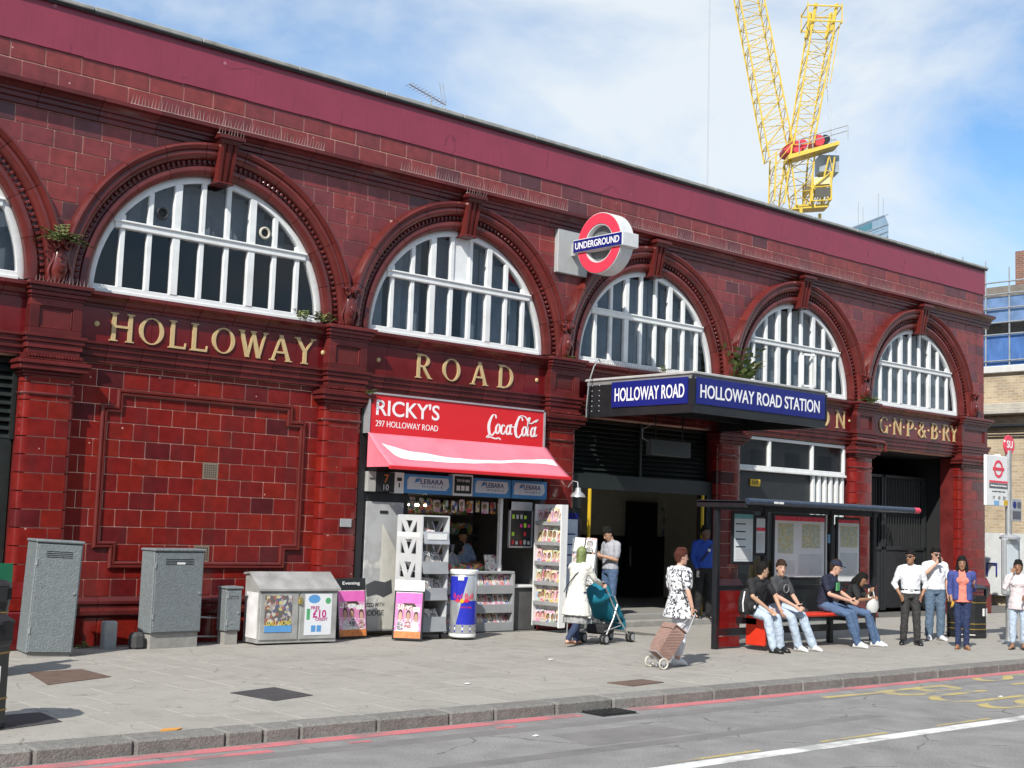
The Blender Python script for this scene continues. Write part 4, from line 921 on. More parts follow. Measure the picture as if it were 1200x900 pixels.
# counter with magazine shelves
CM = mat('grey_shelving', (.30, .31, .32), rough=.45, var=.08)
ct = thing('shop_counter', 'grey shop counter with three sloping tiers of colourful magazines', 'counter', (10.35, -.16, 0))
m = MB(); m.box(-.75, 1.2, .22, .6, 0, 1.04); m.build('carcass', CM, ct)
m = MB(); m.box(-.8, 1.24, .0, .7, 1.04, 1.09, bev=.01); m.build('worktop', CM, ct)
for z in (.12, .45, .80):
    m = MB(); m.box(-.5, 1.17, -.02, .22, z-.03, z, bev=.005); m.build('shelf', CM, ct)
    m = MB(); m.box(-.5, 1.17, -.035, -.02, z-.12 if z > .2 else 0, z+.04, bev=.004); m.build('shelf_lip', CM, ct)
m = MB(); m.box(1.17, 1.21, -.035, .22, 0, 1.04); m.build('end_panel', CM, ct)
m = MB(); m.box(1.25, 1.86, .1, .5, 0, .78); m.build('low_cupboard', SHD, ct)
m = MB(); m.box(1.245, 1.88, .05, .5, .78, .83, bev=.01); m.build('low_worktop', WPLAS, ct)
MAGM = None
def magazine(label, T, w=.13, h=.19, group=None, m=None, name='magazine'):
    global MAGM
    if MAGM is None:
        q = MB(); q.box(-.5, .5, -.5, .5, 0, 1); MAGM = q.mesh('magazine'); MAGM.materials.append(COVER)
    k = MB(); k.box(-w/2, w/2, -.004, .004, 0, h); o = k.build(name, m or COVER); o.matrix_world = T
    return tag(o, label, name, group)
cnt = 0
for ti, (z, nn) in enumerate(((.12, 13), (.45, 13), (.80, 13))):
    lab = ('magazine on the lowest tier of the shop counter', 'magazine on the middle tier of the shop counter', 'magazine on the top tier of the shop counter')[ti]
    for i in range(nn):
        T = Matrix.Translation((10.35-.43+i*.127+rnd.uniform(-.008, .008), -.16+.03, z)) @ Matrix.Rotation(R(-18-rnd.random()*10), 4, 'X') @ Matrix.Rotation(rnd.uniform(-.09, .09), 4, 'Y')
        magazine(lab, T, .122, .21+rnd.random()*.08, 'magazines on the shop counter')
# sweets and papers on top of the counter
for i in range(10):
    k = MB(); k.box(-.07, .07, -.06, .06, 0, .06+rnd.random()*.07, bev=.01); o = k.build('snack_box', COVERD, loc=(9.75+i*.15, .05+rnd.random()*.12, 1.09), rz=rnd.uniform(-.3, .3)); tag(o, 'small box of snacks along the shop counter top', 'snack box', 'snack boxes on the shop counter')
k = MB(); T = Matrix.Rotation(R(-12), 4, 'X'); k.box(-.2, .2, -.01, .01, 0, .3, T=T); tag(k.build('counter_display', NEWS, loc=(11.2, .0, 1.09)), 'clear fronted paper display standing on the counter end', 'display')
# shelves of goods at the back
for r_ in range(4):
    m = MB(); m.box(9.3, 12.1, 1.6, 1.88, .95+r_*.38, .97+r_*.38); m.build('back_shelf', SHD, sh)
    for i in range(11):
        k = MB(); hh = .16+rnd.random()*.12; k.box(-.09, .09, -.06, .06, 0, hh, bev=.01); o = k.build('packet', COVERD, loc=(10.2+i*.17, 1.68, .972+r_*.38)); tag(o, 'packet on the %s shelf at the back of the shop' % ('lowest', 'lower middle', 'upper middle', 'topmost')[r_], 'packet', 'packets on the back shelves of the shop')
for i in range(12):
    k = MB(); k.box(-.07, .07, -.01, .01, -.22, 0, bev=.006); o = k.build('hanging_packet', COVERD if i % 3 else COVER, loc=(9.35+i*.19, .12+rnd.random()*.05, 2.40-rnd.random()*.04), rz=rnd.uniform(-.4, .4)); tag(o, 'snack packet hanging under the shop lintel', 'packet', 'packets hanging under the shop lintel')
tl = thing('strip_light', 'lit yellow fluorescent strip light inside the shop', 'strip light', (9.85, .7, 2.28))
m = MB(); m.box(-.4, .4, -.04, .04, .0, .04); m.build('housing', WPLAS, tl)
m = MB(); m.tube([(-.36, 0, -.02), (.36, 0, -.02)], .016, 8); m.build('tube', mat('lit_tube', (1, .82, .5), emit=26), tl)
# white post and phone-accessory board in the opening
m = MB(); m.box(11.27, 11.33, -.05, .02, 1.09, 2.44); m.build('opening_post', WPLAS, sh)
pb = thing('accessory_board', 'black board of bright phone accessories hanging in the shop opening', 'display board', (11.72, -.12, 1.55))
m = MB(); m.box(-.27, .27, -.01, .02, 0, .82); m.build('board', BLACK, pb)
for a in ((-.29, -.265, 0, .84), (.265, .29, 0, .84), (-.29, .29, .68, .84), (-.29, .29, -.02, .01)): m = MB(); m.box(a[0], a[1], -.025, .025, a[2], a[3]); m.build('frame', ALU, pb)
NEON = [mat('neon_pink', (.8, .05, .3), rough=.4), mat('neon_green', (.45, .75, .05), rough=.4), mat('neon_red', (.6, .03, .04), rough=.4), mat('pale_grey_plastic', (.5, .5, .5), rough=.4)]
for i in range(5):
    for j in range(4):
        if rnd.random() < .75:
            m = MB(); m.box(-.03, .03, -.03, -.012, 0, .06+rnd.random()*.03, bev=.012); m.build('accessory', NEON[rnd.choice((0, 1, 2, 3, 3, 3))], pb, loc=(-.2+i*.1, 0, .04+j*.16))
# magazine racks on the swung-open shutter door
rk = thing('magazine_rack', 'tall white rack door full of bright magazines by the poster case', 'magazine rack', (12.03, -.30, 0), rz=R(-88))
m = MB(); m.box(0, .72, .0, .05, .1, 2.36, bev=.008); m.build('door_panel', WPLAS, rk)
for a in ((0, .03), (.69, .72)): m = MB(); m.box(a[0], a[1], -.12, 0, .1, 2.36); m.build('side', WPLAS, rk)
for i in range(6):
    z = .14+i*.37
    m = MB(); m.box(.03, .69, -.12, 0, z-.02, z); m.build('shelf', WPLAS, rk)
    m = MB(); m.box(.03, .69, -.125, -.118, z-.02, z+.05); m.build('shelf_lip', ALU, rk)
RT = Matrix.Translation((12.03, -.30, 0)) @ Matrix.Rotation(R(-88), 4, 'Z')
for i in range(6):
    for j in range(5):
        T = RT @ Matrix.Translation((.1+j*.13, -.075, .14+i*.37)) @ Matrix.Rotation(R(-5-rnd.random()*7), 4, 'X') @ Matrix.Rotation(rnd.uniform(-.08, .08), 4, 'Y')
        magazine('magazine on the %s shelf of the white rack door' % ('lowest', 'second lowest', 'third lowest', 'third highest', 'second highest', 'highest')[i], T, .126, .25+rnd.random()*.09, 'magazines in the white rack door')
np_ = thing('newspaper_stand', 'wire newspaper stand leaning by the rack door, full of folded papers', 'newspaper stand', (12.35, -1.15, 0), rz=R(-60))
for x in (-.2, .25):
    m = MB(); m.tube([(x, -.15, 0), (x, .12, 1.75)], .012, 6); m.tube([(x, .25, 0), (x, .12, 1.75)], .012, 6); m.build('leg', GALV, np_, smooth=True)
for i in range(5):
    m = MB(); m.tube([(-.2, -.1+i*.045, .3+i*.3), (.25, -.1+i*.045, .3+i*.3)], .008, 6); m.build('wire', GALV, np_)
NT = Matrix.Translation((12.35, -1.15, 0)) @ Matrix.Rotation(R(-60), 4, 'Z')
for i in range(5):
    for j in range(2):
        T = NT @ Matrix.Translation((-.08+j*.22, -.13+i*.045, .3+i*.3)) @ Matrix.Rotation(R(-14), 4, 'X') @ Matrix.Rotation(rnd.uniform(-.12, .12), 4, 'Y')
        magazine('folded newspaper in the wire stand by the rack door', T, .2, .27, 'newspapers in the wire stand', NEWSC if (i+j) % 2 else PRINT, 'newspaper')
# poster case on the pilaster by the entrance
pc = thing('poster_case', 'pale blue poster case on the pilaster beside the station entrance', 'poster case', (12.78, -.24, 0))
m = MB(); m.box(-.38, .40, -.02, .06, .55, 2.32, bev=.01); m.build('frame', BLACK, pc)
m = MB(); m.box(-.29, .30, -.032, -.021, .72, 2.22); m.build('poster', mat('pale_blue_poster', (.52, .58, .68), rough=.3, var=.2, scale=4), pc)
m = MB(); m.box(-.29, .30, -.036, -.033, 2.1, 2.22); m.build('header', BLUESIGN, pc)
for i in range(4): m = MB(); m.box(-.22, .1+rnd.random()*.15, -.035, -.0325, 1.2+i*.2, 1.225+i*.2); m.build('drawing_line', BLUESIGN, pc)
# lit signs above the counter
lb_blue = mat('lightbox_blue', (.06, .25, .55), rough=.3); lb_wh = mat('lightbox_white', (.62, .68, .76), rough=.3)
for i, (x0, x1) in enumerate(((8.86, 9.93), (10.42, 11.33), (11.36, 12.25))):
    lb = thing('light_box', ('blue and white phone-card sign over the shop door end', 'middle blue and white phone-card sign over the shop counter', 'blue and white phone-card sign nearest the wall lamp')[i], 'sign', ((x0+x1)/2, -.2, 2.62), group='phone-card signs under the awning')
    w = (x1-x0)/2
    m = MB(); m.box(-w, w, -.06, .1, -.17, .17, bev=.01); m.build('casing', lb_blue, lb)
    pts = [(-w*.9, -.10), (w*.72, -.10), (w*.86, -.02), (w*.8, .12), (-w*.82, .12), (-w*.9, .06)]
    m = MB(); m.prism([(a, -.064, c) for a, c in pts], (0, .003, 0)); m.build('face', lb_wh, lb)
    text('sign_text', 'LEBARA', BLUESIGN, lb, .085, (w*.12, -.065, .045), XP, ZP, width=w*.95); text('sign_text', 'MOBILE', mat('grey_print', (.2, .22, .28)), lb, .04, (w*.15, -.065, -.045), XP, ZP, width=w*.85, spacing=1.5)
    m = MB()
    for k in range(4): m.tube([(-w*.62+k*.01, -.066, .02+k*.02), (-w*.5, -.066, .045+k*.012), (-w*.36, -.066, .05+k*.02)], [.004, .012, .002], 5)
    m.build('bird_mark', lb_blue, lb)
nb = thing('price_board', 'black board with orange numerals 7 and 10 beside the shop door', 'board', (8.45, -.2, 2.62))
m = MB(); m.box(-.19, .19, -.05, .1, -.17, .17); m.build('panel', BLACK, nb)
text('numeral', '7', mat('orange_print', (.7, .2, .05)), nb, .14, (.02, -.051, .06), XP, ZP); text('numeral', '10', mat('pale_print', (.6, .62, .65)), nb, .10, (.02, -.051, -.09), XP, ZP)
wb = thing('notice_board', 'pale grey notice with a black plug symbol under the awning', 'notice', (8.75, -.2, 2.62)); m = MB(); m.box(-.1, .1, -.05, .1, -.18, .18); m.build('panel', WPLAS, wb); m = MB(); m.box(-.05, .05, -.054, -.051, .03, .09); m.box(-.012, .012, -.054, -.051, -.08, .0); m.build('symbol', BLACK, wb)
wb = thing('notice_board', 'plain grey notice at the left end under the awning', 'notice', (8.17, -.2, 2.62)); m = MB(); m.box(-.08, .08, -.05, .1, -.17, .17); m.build('panel', mat('grey_card', (.36, .36, .34)), wb); text('notice_text', 'MAGS', BLACK, wb, .04, (0, -.052, .05), XP, ZP, width=.1)
wb = thing('notice_board', 'black framed notice of white symbols between the phone-card signs', 'notice', (10.17, -.21, 2.64)); m = MB(); m.box(-.23, .23, -.05, .1, -.19, .19); m.build('frame', WPLAS, wb); m = MB(); m.box(-.2, .2, -.054, -.051, -.15, .16); m.build('panel', BLACK, wb)
for k in range(3): m = MB(); m.box(-.15+k*.105, -.07+k*.105, -.058, -.055, -.10, -.01); m.build('symbol', WPLAS, wb)
text('notice_text', 'TOP UP HERE', TXWHITE, wb, .045, (0, -.055, .08), XP, ZP, width=.3)
# fascia sign
fs = thing('shop_sign', 'red shop sign with white lettering RICKY\'S above the awning', 'shop sign', (10.06, -.2, 3.78))
m = MB(); m.box(-2.02, 2.02, -.08, .08, -.34, .34, bev=.006); m.build('panel', SIGNRED, fs)
for a in ((-2.06, -2.02, -.37, .37), (2.02, 2.06, -.37, .37), (-2.06, 2.06, .34, .37), (-2.06, 2.06, -.37, -.34)): m = MB(); m.box(a[0], a[1], -.10, .09, a[2], a[3]); m.build('frame', ALU, fs)
text('sign_text', "RICKY'S", TXWHITE, fs, .28, (-1.20, -.081, .12), XP, ZP, width=1.38, bold=.012); text('sign_text', '297 HOLLOWAY ROAD', TXWHITE, fs, .105, (-1.21, -.081, -.16), XP, ZP, width=1.36)
def script_logo(parent, ox, oy, oz, W, H):
    """flowing white script: brush strokes swept along hand-drawn centre lines"""
    m = MB(); k = [0]
    def br(pts, ws):
        P = [Vector(p) for p in pts]
        fine = []; fw = []
        n = len(P)
        for i in range(n-1):
            p0, p1, p2, p3 = P[max(i-1, 0)], P[i], P[i+1], P[min(i+2, n-1)]
            for j in range(6):
                t = j/6; fine.append(.5*((2*p1)+(-p0+p2)*t+(2*p0-5*p1+4*p2-p3)*t*t+(-p0+3*p1-3*p2+p3)*t**3)); fw.append(ws[i]+(ws[i+1]-ws[i])*t)
        fine.append(P[-1]); fw.append(ws[-1]); k[0] += 1; y = oy-.0006*k[0]
        A, B = [], []
        for i, p in enumerate(fine):
            d = (fine[min(i+1, len(fine)-1)]-fine[max(i-1, 0)]).normalized(); nn = Vector((-d.y, d.x))*fw[i]/2; A.append(p+nn); B.append(p-nn)
        for i in range(len(fine)-1):
            m.prism([(ox+q.x*W, y, oz+q.y*H) for q in (A[i], A[i+1], B[i+1], B[i])], (0, .004, 0))
    def bigC(x): br([(x+.13, .80), (x+.115, .93), (x+.06, .90), (x+.0, .55), (x+.01, .2), (x+.06, .1), (x+.12, .28)], [.02, .03, .035, .05, .05, .04, .015])
    bigC(.03)
    br([(.10, .14), (.03, .1), (.0, .0), (.06, .03), (.16, -.02), (.22, .02), (.26, -.06)], [.02, .03, .04, .05, .05, .045, .012])      # tail under the first word
    def o_(x, s=1): br([(x+.05, .58), (x+.015, .42), (x+.02, .22), (x+.055, .2), (x+.085, .38), (x+.075, .56), (x+.045, .58)], [.03, .035, .035, .03, .03, .03, .03])
    o_(.15); br([(.325, .5), (.30, .58), (.265, .42), (.27, .22), (.31, .2), (.34, .34)], [.025, .03, .036, .036, .03, .014])
    o_(.35); br([(.455, .62), (.435, .4), (.445, .2), (.48, .26)], [.03, .032, .032, .014])
    br([(.475, .50), (.505, .53)], [.055, .055])
    bigC(.54); br([(.56, .5), (.6, .95), (.72, .98), (.82, .72), (.93, .86), (.98, .92), (.93, .78)], [.012, .03, .035, .03, .035, .03, .008])     # long swash
    o_(.66); br([(.77, .5), (.80, .8), (.815, .95), (.79, .93), (.775, .5), (.775, .2), (.81, .28)], [.012, .02, .025, .025, .032, .032, .012])
    o_(.83); br([(.935, .62), (.915, .4), (.925, .2), (.97, .3)], [.03, .032, .032, .012])
    return m.build('script_logo', TXWHITE, parent)
script_logo(fs, .62, -.084, -.24, 1.28, .46)
# awning
aw = thing('shop_awning', 'pale red sloping awning with a white wave over the newsagent', 'awning', (10.06, -.2, 0))
yb, yt = -.78, -.1; zb, zt = 2.87, 3.44; X0, X1 = -2.06, 2.10
def awn(x, f, lift=0):
    sag = .022*math.sin(f*math.pi)*(.6+.4*math.sin((x-X0)*3.1))+.006*math.sin((x-X0)*9+f*4)*math.sin(f*math.pi); d_ = Vector((0, zt-zb, yt-yb)).normalized()
    return Vector((x, yt+(yb-yt)*f, zt+(zb-zt)*f)) + Vector((0, -(zt-zb), -(yb-yt)*1)).normalized()*(-sag+lift)
nx_, nf_ = 40, 10; m = MB(); V = [awn(X0+(X1-X0)*i/nx_, k/nf_) for i in range(nx_+1) for k in range(nf_+1)]
m.add(V, [(i*(nf_+1)+k, (i+1)*(nf_+1)+k, (i+1)*(nf_+1)+k+1, i*(nf_+1)+k+1) for i in range(nx_) for k in range(nf_)]); o = m.build('cover', AWNING, aw, smooth='all', recalc=False); so = o.modifiers.new('t', 'SOLIDIFY'); so.thickness = .006
for i in (1, 2, 3): m = MB(); m.tube([awn(X0+(X1-X0)*i/4, k/10, .003) for k in range(11)], .004, 5); m.build('seam', AWNING, aw)
m = MB(); m.prism([(X0+.012, yt, zt-.03), (X0+.012, yb, zb-.01), (X0+.012, yt, zb-.01)], (.01, 0, 0)); m.build('side_panel', AWNING, aw)
m = MB(); m.prism([(X1-.022, yt, zt-.03), (X1-.022, yb, zb-.01), (X1-.022, yt, zb-.01)], (.01, 0, 0)); m.build('side_panel', AWNING, aw)
m = MB(); m.box(X0-.01, X1+.01, yb-.03, yb+.02, zb-.05, zb+.012, bev=.008); m.build('front_bar', SIGNRED, aw)
up, lo = [], []
cols_ = []
WAVE = [(0, .30, .33), (.03, .36, .72), (.12, .47, .77), (.35, .63, .79), (.55, .60, .70), (.7, .54, .62), (.85, .47, .60), (.985, .41, .62)]
for i in range(41):
    s = i/40*.985
    for w0, w1 in zip(WAVE[:-1], WAVE[1:]):
        if w0[0] <= s <= w1[0]: t = (s-w0[0])/(w1[0]-w0[0]); fu = w0[1]+(w1[1]-w0[1])*t; fl_ = w0[2]+(w1[2]-w0[2])*t
    x = X0+.16+s*(X1-X0-.18)
    def P(f): return awn(x, f, .014)
    cols_.append([P(fu+(fl_-fu)*q/5) for q in range(6)])
m = MB(); m.add([p for c_ in cols_ for p in c_], [(i*6+q, (i+1)*6+q, (i+1)*6+q+1, i*6+q+1) for i in range(len(cols_)-1) for q in range(5)]); m.build('white_wave', SWOOSH, aw, recalc=False, smooth='all')
# wall lamp
wl_ = thing('wall_lamp', 'small grey dome wall lamp on a bent arm beside the awning', 'lamp', (12.86, -.2, 2.62))
m = MB(); m.tube([(0, 0, .1), (0, -.12, .22), (0, -.26, .2), (0, -.28, .08)], .012, 6); m.build('arm', ALU, wl_, smooth=True)
m = MB(); m.lathe([(.02, .1), (.05, .08), (.06, .02), (.13, -.04), (.15, -.09), (.14, -.095)], (0, -.28, 0), 16); m.build('shade', ALU, wl_, smooth=True)

# ================================================================== CANOPY
cn = thing('station_canopy', 'black entrance canopy with blue HOLLOWAY ROAD name panels', 'canopy', (15.33, 0, 0))
CX0, CX1, CY, CZ0, CZ1 = -2.03, 2.05, -2.95, 4.11, 4.84
m = MB(); m.box(CX0, CX1, CY, -.2, CZ1-.1, CZ1-.02); m.build('roof_deck', mat('lead_grey', (.2, .2, .2), rough=.7), cn)
m = MB(); m.box(CX0-.03, CX1+.03, CY-.04, -.15, CZ1-.02, CZ1+.03, bev=.01); m.build('roof_edge', mat('lead_pale', (.42, .42, .4), rough=.6, var=.2), cn)
for a, nm in (((CX0, CX0+.06, CY, -.2), 'side_fascia'), ((CX1-.06, CX1, CY, -.2), 'side_fascia'), ((CX0+.06, CX1-.06, CY, CY+.06), 'front_fascia')):
    m = MB(); m.box(*a, CZ0, CZ1-.1); m.build(nm, BLACK, cn)
m = MB(); m.box(CX0+.06, CX1-.06, CY+.06, -.2, 4.42, 4.5); m.build('soffit', mat('soffit_grey', (.12, .12, .115), rough=.7), cn)
for y in (-.9, -1.9): m = MB(); m.box(CX0+.06, CX1-.06, y-.05, y+.05, 4.25, 4.42); m.build('beam', BLACK, cn)
m = MB(); m.box(CX0-.02, CX0, CY+.1, CY+2.05, CZ0+.17, CZ1-.07); m.build('name_panel', BLUESIGN, cn)
text('name_lettering', 'HOLLOWAY ROAD', TXWHITE, cn, .26, (CX0-.021, CY+1.07, CZ0+.41), (0, -1, 0), ZP, width=1.78, bold=.012)
m = MB(); m.box(CX0+.10, CX1-.05, CY-.02, CY, CZ0+.17, CZ1-.07); m.build('name_panel', BLUESIGN, cn)
text('name_lettering', 'HOLLOWAY ROAD STATION', TXWHITE, cn, .25, (CX0+2.02, CY-.021, CZ0+.41), XP, ZP, width=3.65, bold=.012)
for i in range(6):
    for j in range(2): m = MB(); m.ball((CX0-.005, -.35-j*.2, CZ0+.12+i*.1), .014, 6); m.build('bolt', ALU, cn)
for s in (0, 1): m = MB(); m.box((CX0, CX1)[s]-.015, (CX0, CX1)[s]+.015, CY-.028, CY+.01, CZ0+.14, CZ1-.05); m.build('corner_trim', BLACK, cn)
hb = thing('hanging_sign_box', 'dark box sign seen from behind hanging beneath the canopy', 'sign box', (14.85, -1.0, 3.42))
m = MB(); m.box(-.58, .58, -.09, .09, 0, .32, bev=.015); m.build('casing', mat('dull_dark_grey', (.05, .055, .055), rough=.4), hb)
for x in (-.4, .4): m = MB(); m.tube([(x, 0, .32), (x, 0, .84)], .014, 6); m.build('rod', BLACK, hb)
m = MB(); m.tube([(-.5, .02, .25), (-.75, .02, .32), (-.72, .05, .5), (-.4, .1, .62)], .012, 6); m.build('cable', GALV, hb)

# ================================================================== ROUNDEL
rd = thing('roundel_sign', 'projecting illuminated roundel sign reading UNDERGROUND on the upper wall', 'roundel sign', (12.9, -.05, 7.38))
RG = mat('roundel_grey', (.40, .41, .41), rough=.4, var=.08); RW = mat('roundel_rim', (.6, .6, .6), rough=.4)
m = MB(); m.box(-.42, .40, -.06, .06, -.45, .42, bev=.01); m.build('back_plate', RG, rd)
A = R(90)      # the drum projects square to the wall and faces along the street
fwd = Vector((-math.sin(A), -math.cos(A), 0)); rt = Vector((math.cos(A), -math.sin(A), 0)); up_ = Vector((0, 0, 1))
ctr = Vector((.02, -.93, .05)); hd = .17
m = MB(); m.box(-.06, .06, -.3, -.05, -.08, .16); m.build('bracket', RG, rd)
def drum(r0, r1, d0, d1, n=40):
    q = MB(); pr = [(r0, d0), (r1, d0), (r1, d1), (r0, d1)]
    rings = [[ctr+rt*(r_*math.cos(t))+up_*(r_*math.sin(t))+fwd*d for r_, d in pr] for t in [2*math.pi*i/n for i in range(n)]]
    k = 4; q.add([p for rg in rings for p in rg], [(i*k+j, i*k+(j+1) % k, ((i+1) % n)*k+(j+1) % k, ((i+1) % n)*k+j) for i in range(n) for j in range(k)]); return q
drum(.36, .60, -hd, hd).build('ring_casing', RW, rd, smooth=True)
drum(.0, .37, -.06, .06).build('centre_disc', mat('roundel_dark', (.14, .145, .15), rough=.4), rd)
for s in (1, -1): drum(.385, .585, s*hd+.002*s, s*hd+.014*s).build('red_ring', RNDRED, rd, smooth=True)
T = Matrix(((rt.x, fwd.x, 0, ctr.x), (rt.y, fwd.y, 0, ctr.y), (0, 0, 1, ctr.z), (0, 0, 0, 1)))
m = MB(); m.box(-.68, .68, -hd-.05, hd+.05, -.135, .135, bev=.01, T=T); m.build('bar_casing', RW, rd)
for s in (1, -1):
    m = MB(); m.box(-.655, .655, s*(hd+.052), s*(hd+.062), -.115, .115, T=T); m.build('blue_bar', BLUESIGN, rd)
    text('name_lettering', 'UNDERGROUND', TXWHITE, rd, .135, ctr+fwd*(s*(hd+.063)), rt*s, ZP, width=1.2, bold=.014)

# small things on the front
ae = thing('roof_aerial', 'thin television aerial standing on the station roof edge', 'aerial', (10.05, 1.0, 9.2))
m = MB(); m.tube([(0, 0, -.7), (0, 0, .95)], .014, 6); m.build('mast', GALV, ae)
m = MB(); m.tube([(-.55, .0, 1.05), (.35, 0, .85)], .012, 6); m.build('boom', GALV, ae)
for i in range(11):
    x = -.53+i*.08; m = MB(); m.tube([(x, -.13, 1.05-(x+.55)*.222), (x, .13, 1.05-(x+.55)*.222)], .006, 5); m.build('element', GALV, ae)
for x in (.28, .36): m = MB(); m.tube([(x-.1, 0, 1.25), (x, 0, .86), (x, 0, .6)], .007, 5); m.build('reflector', GALV, ae)
cc = thing('security_camera', 'white security camera on the far corner of the station', 'camera', (28.6, -.3, 4.05))
m = MB(); m.box(-.1, .1, 0, .12, -.1, .1); m.build('bracket', GALV, cc)
m = MB(); T = Matrix.Rotation(R(-15), 4, 'Y'); m.box(-.3, .3, -.22, -.02, 0, .18, bev=.03, T=T); m.build('housing', WPLAS, cc)
cb = thing('loose_cable', 'thin grey cable looping down the pilaster at the canopy corner', 'cable', (13.1, -.4, 0))
m = MB(); m.tube([(.5, .15, 5.25), (.3, .0, 5.28), (.15, -.02, 5.1), (.05, 0, 4.8), (.02, .02, 4.3), (.05, .05, 4.1)], .013, 6); m.build('cable', GALV, cb, smooth=True)
def plant(label, x, y, z, n, s, tall=0):
    q = MB(); r2 = random.Random(int(x*100))
    for i in range(n):
        a = r2.uniform(0, 6.28); t = r2.random(); base = Vector((x, y, z)); l = s*r2.uniform(.5, 1.2)
        d = Vector((math.cos(a), math.sin(a)*.6-.25, r2.uniform(.1, 1.1)+tall)).normalized()
        p0 = base+Vector((r2.uniform(-s, s)*.5, r2.uniform(-.3, .1)*s, 0)); p = p0
        for k in range(4):
            p2 = p+d*l/4; d = (d+Vector((0, 0, -.25))).normalized(); q.bar(p, p2, .004)
            for sd in (-1, 1):
                sidev = Vector((-d.y, d.x, 0)); sidev = (sidev.normalized() if sidev.length > .01 else Vector((1, 0, 0)))*sd
                w = s*.13; tip = p2+sidev*s*.28+d*s*.14+Vector((0, 0, r2.uniform(-.05, .05)*s))
                q.add([p2, p2+(tip-p2)*.5+d*w*.6, tip, p2+(tip-p2)*.5-d*w*.6+Vector((0, 0, -.01))], [(0, 1, 2), (0, 2, 3)])
            p = p2
    tag(q.build('ledge_plant', LEAF, recalc=False), label, 'plant', 'weeds growing on the station ledges')
plant('fern on the cartouche beside the HOLLOWAY arch', 2.5, -.24, 5.88, 30, .30)
plant('weed at the right foot of the HOLLOWAY window', 7.15, -.05, 5.25, 12, .24, .5)
plant('sparse weed in front of the HOLLOWAY window corner', 6.75, -.05, 5.25, 5, .2, .8)
plant('dry weed on the capital beside the shop sign', 8.0, -.32, 4.12, 10, .14)
plant('low moss and weeds on the ledge beneath the roundel', 12.75, -.25, 5.22, 10, .14)
plant('sprig of weed on the ledge left of the canopy top', 15.6, -.1, 5.25, 6, .22, .6)
plant('big leafy weed growing behind the canopy corner', 17.95, -.2, 5.22, 34, .36, .2)
plant('tall dry stalks of weed up the cartouche over the canopy', 17.9, -.22, 5.3, 9, .75, 1.6)
plant('round green weed on the ledge by the railway company name', 22.9, -.25, 5.22, 30, .26)
plant('green weed between the small concrete post and the wall', 2.95, -.3, 0, 10, .14)
plant('green weed at the wall foot by the grey cabinets', 3.2, -.35, 0, 10, .13)

# ================================================================== BEYOND THE STATION
BRK = brick_mat('yellow_stock_brick', (.50, .39, .24), (.38, .28, .17), (.45, .41, .34), bw=.24, rh=.085, ms=.014)
BRKR = brick_mat('red_stock_brick', (.22, .09, .05), (.16, .06, .04), (.25, .2, .17), bw=.24, rh=.085, ms=.012)
br = thing('railway_bridge', 'yellow stock brick railway bridge abutment with pale stone cornice', 'bridge', (33, 0, 0))
m = MB(); m.box(0, 8, -.6, 14, -.1, 5.7); m.box(.06, 8, -.6, 14, 5.7, 7.1); m.build('abutment', BRK, br)
STONE = mat('pale_stone', (.46, .43, .37), rough=.8, var=.15, dirt=.3)
m = MB(); m.box(-.30, 8, -.7, 14, 5.78, 5.92, bev=.02); m.box(-.2, 8, -.7, 14, 5.92, 6.12, bev=.02); m.build('cornice', STONE, br)
m = MB(); m.box(-.06, 8, -.7, 14, 7.08, 7.3, bev=.02); m.build('coping', mat('white_coping', (.62, .62, .6), rough=.7), br)
m = MB(); m.tube([(-.1, -.6, 5.42), (-.1, 14, 5.42)], .07, 8); m.build('pipe', BLACK, br)
m = MB(); m.tube([(-.08, -.6, 5.15), (-.08, 14, 5.2)], .03, 6); m.build('cable', BLACK, br)
m = MB(); m.box(-.25, -.2, -.5, 8, .3, 2.17); ho = tag(m.build('site_hoarding', mat('white_hoarding', (.58, .60, .60), rough=.5, var=.1, dirt=.2, dirtcol=(.4, .4, .4)), loc=(33, 0, 0)), 'plain white panelled hoarding at the foot of the brick bridge', 'hoarding')
for y in (.4, 1.6, 2.8): m = MB(); m.box(-.275, -.252, y-.03, y+.03, .3, 2.17); m.build('batten', WPLAS, ho)
m = MB(); m.tube([(-.3, 2.05, .9), (-.3, 2.05, 1.25), (-.3, 1.75, 1.25), (-.3, 1.75, .9)], .03, 6); m.build('blue_handle', BLUESIGN, ho)
# netted building under scaffold
NET = mat('blue_debris_net', (.05, .13, .34), rough=.8, var=.3, scale=2, streak=.5, dirtcol=(.16, .24, .42))
sb = thing('scaffolded_building', 'building wrapped in scaffold and blue netting behind the bridge', 'building', (46, 4, 0))
m = MB(); m.box(.8, 10, -4, 14, 0, 12.6); m.build('wall', brick_mat('grey_brown_brick', (.2, .17, .14), (.15, .12, .10), (.2, .19, .17)), sb)
m = MB(); m.box(.0, .03, -4, 9.5, 8.3, 10.4); m.build('netting', NET, sb)
m = MB(); m.box(.0, .03, -4, 9.5, 10.9, 12.0); m.build('netting', mat('pale_blue_net', (.12, .2, .36), rough=.8, var=.4, scale=2), sb)
for i in range(13):
    m = MB(); m.tube([(-.06, -4+i*1.05, 0), (-.06, -4+i*1.05, 13.2+(i % 4)*.35)], .035, 6); m.build('scaffold_standard', GALV, sb)
for z in (8.2, 9.3, 10.4, 10.9, 11.5, 12.1, 12.6): m = MB(); m.tube([(-.1, -4.2, z), (-.1, 9.8, z)], .035, 6); m.build('scaffold_ledger', GALV, sb)
m = MB(); m.box(1.2, 3.5, 2.8, 4.8, 12.6, 14.1); m.build('chimney_stack', BRKR, sb)
for y in (5.2, 2.6): m = MB(); m.box(.75, .82, y, y+1.2, 10.9, 12.2); m.build('window', PANE, sb)
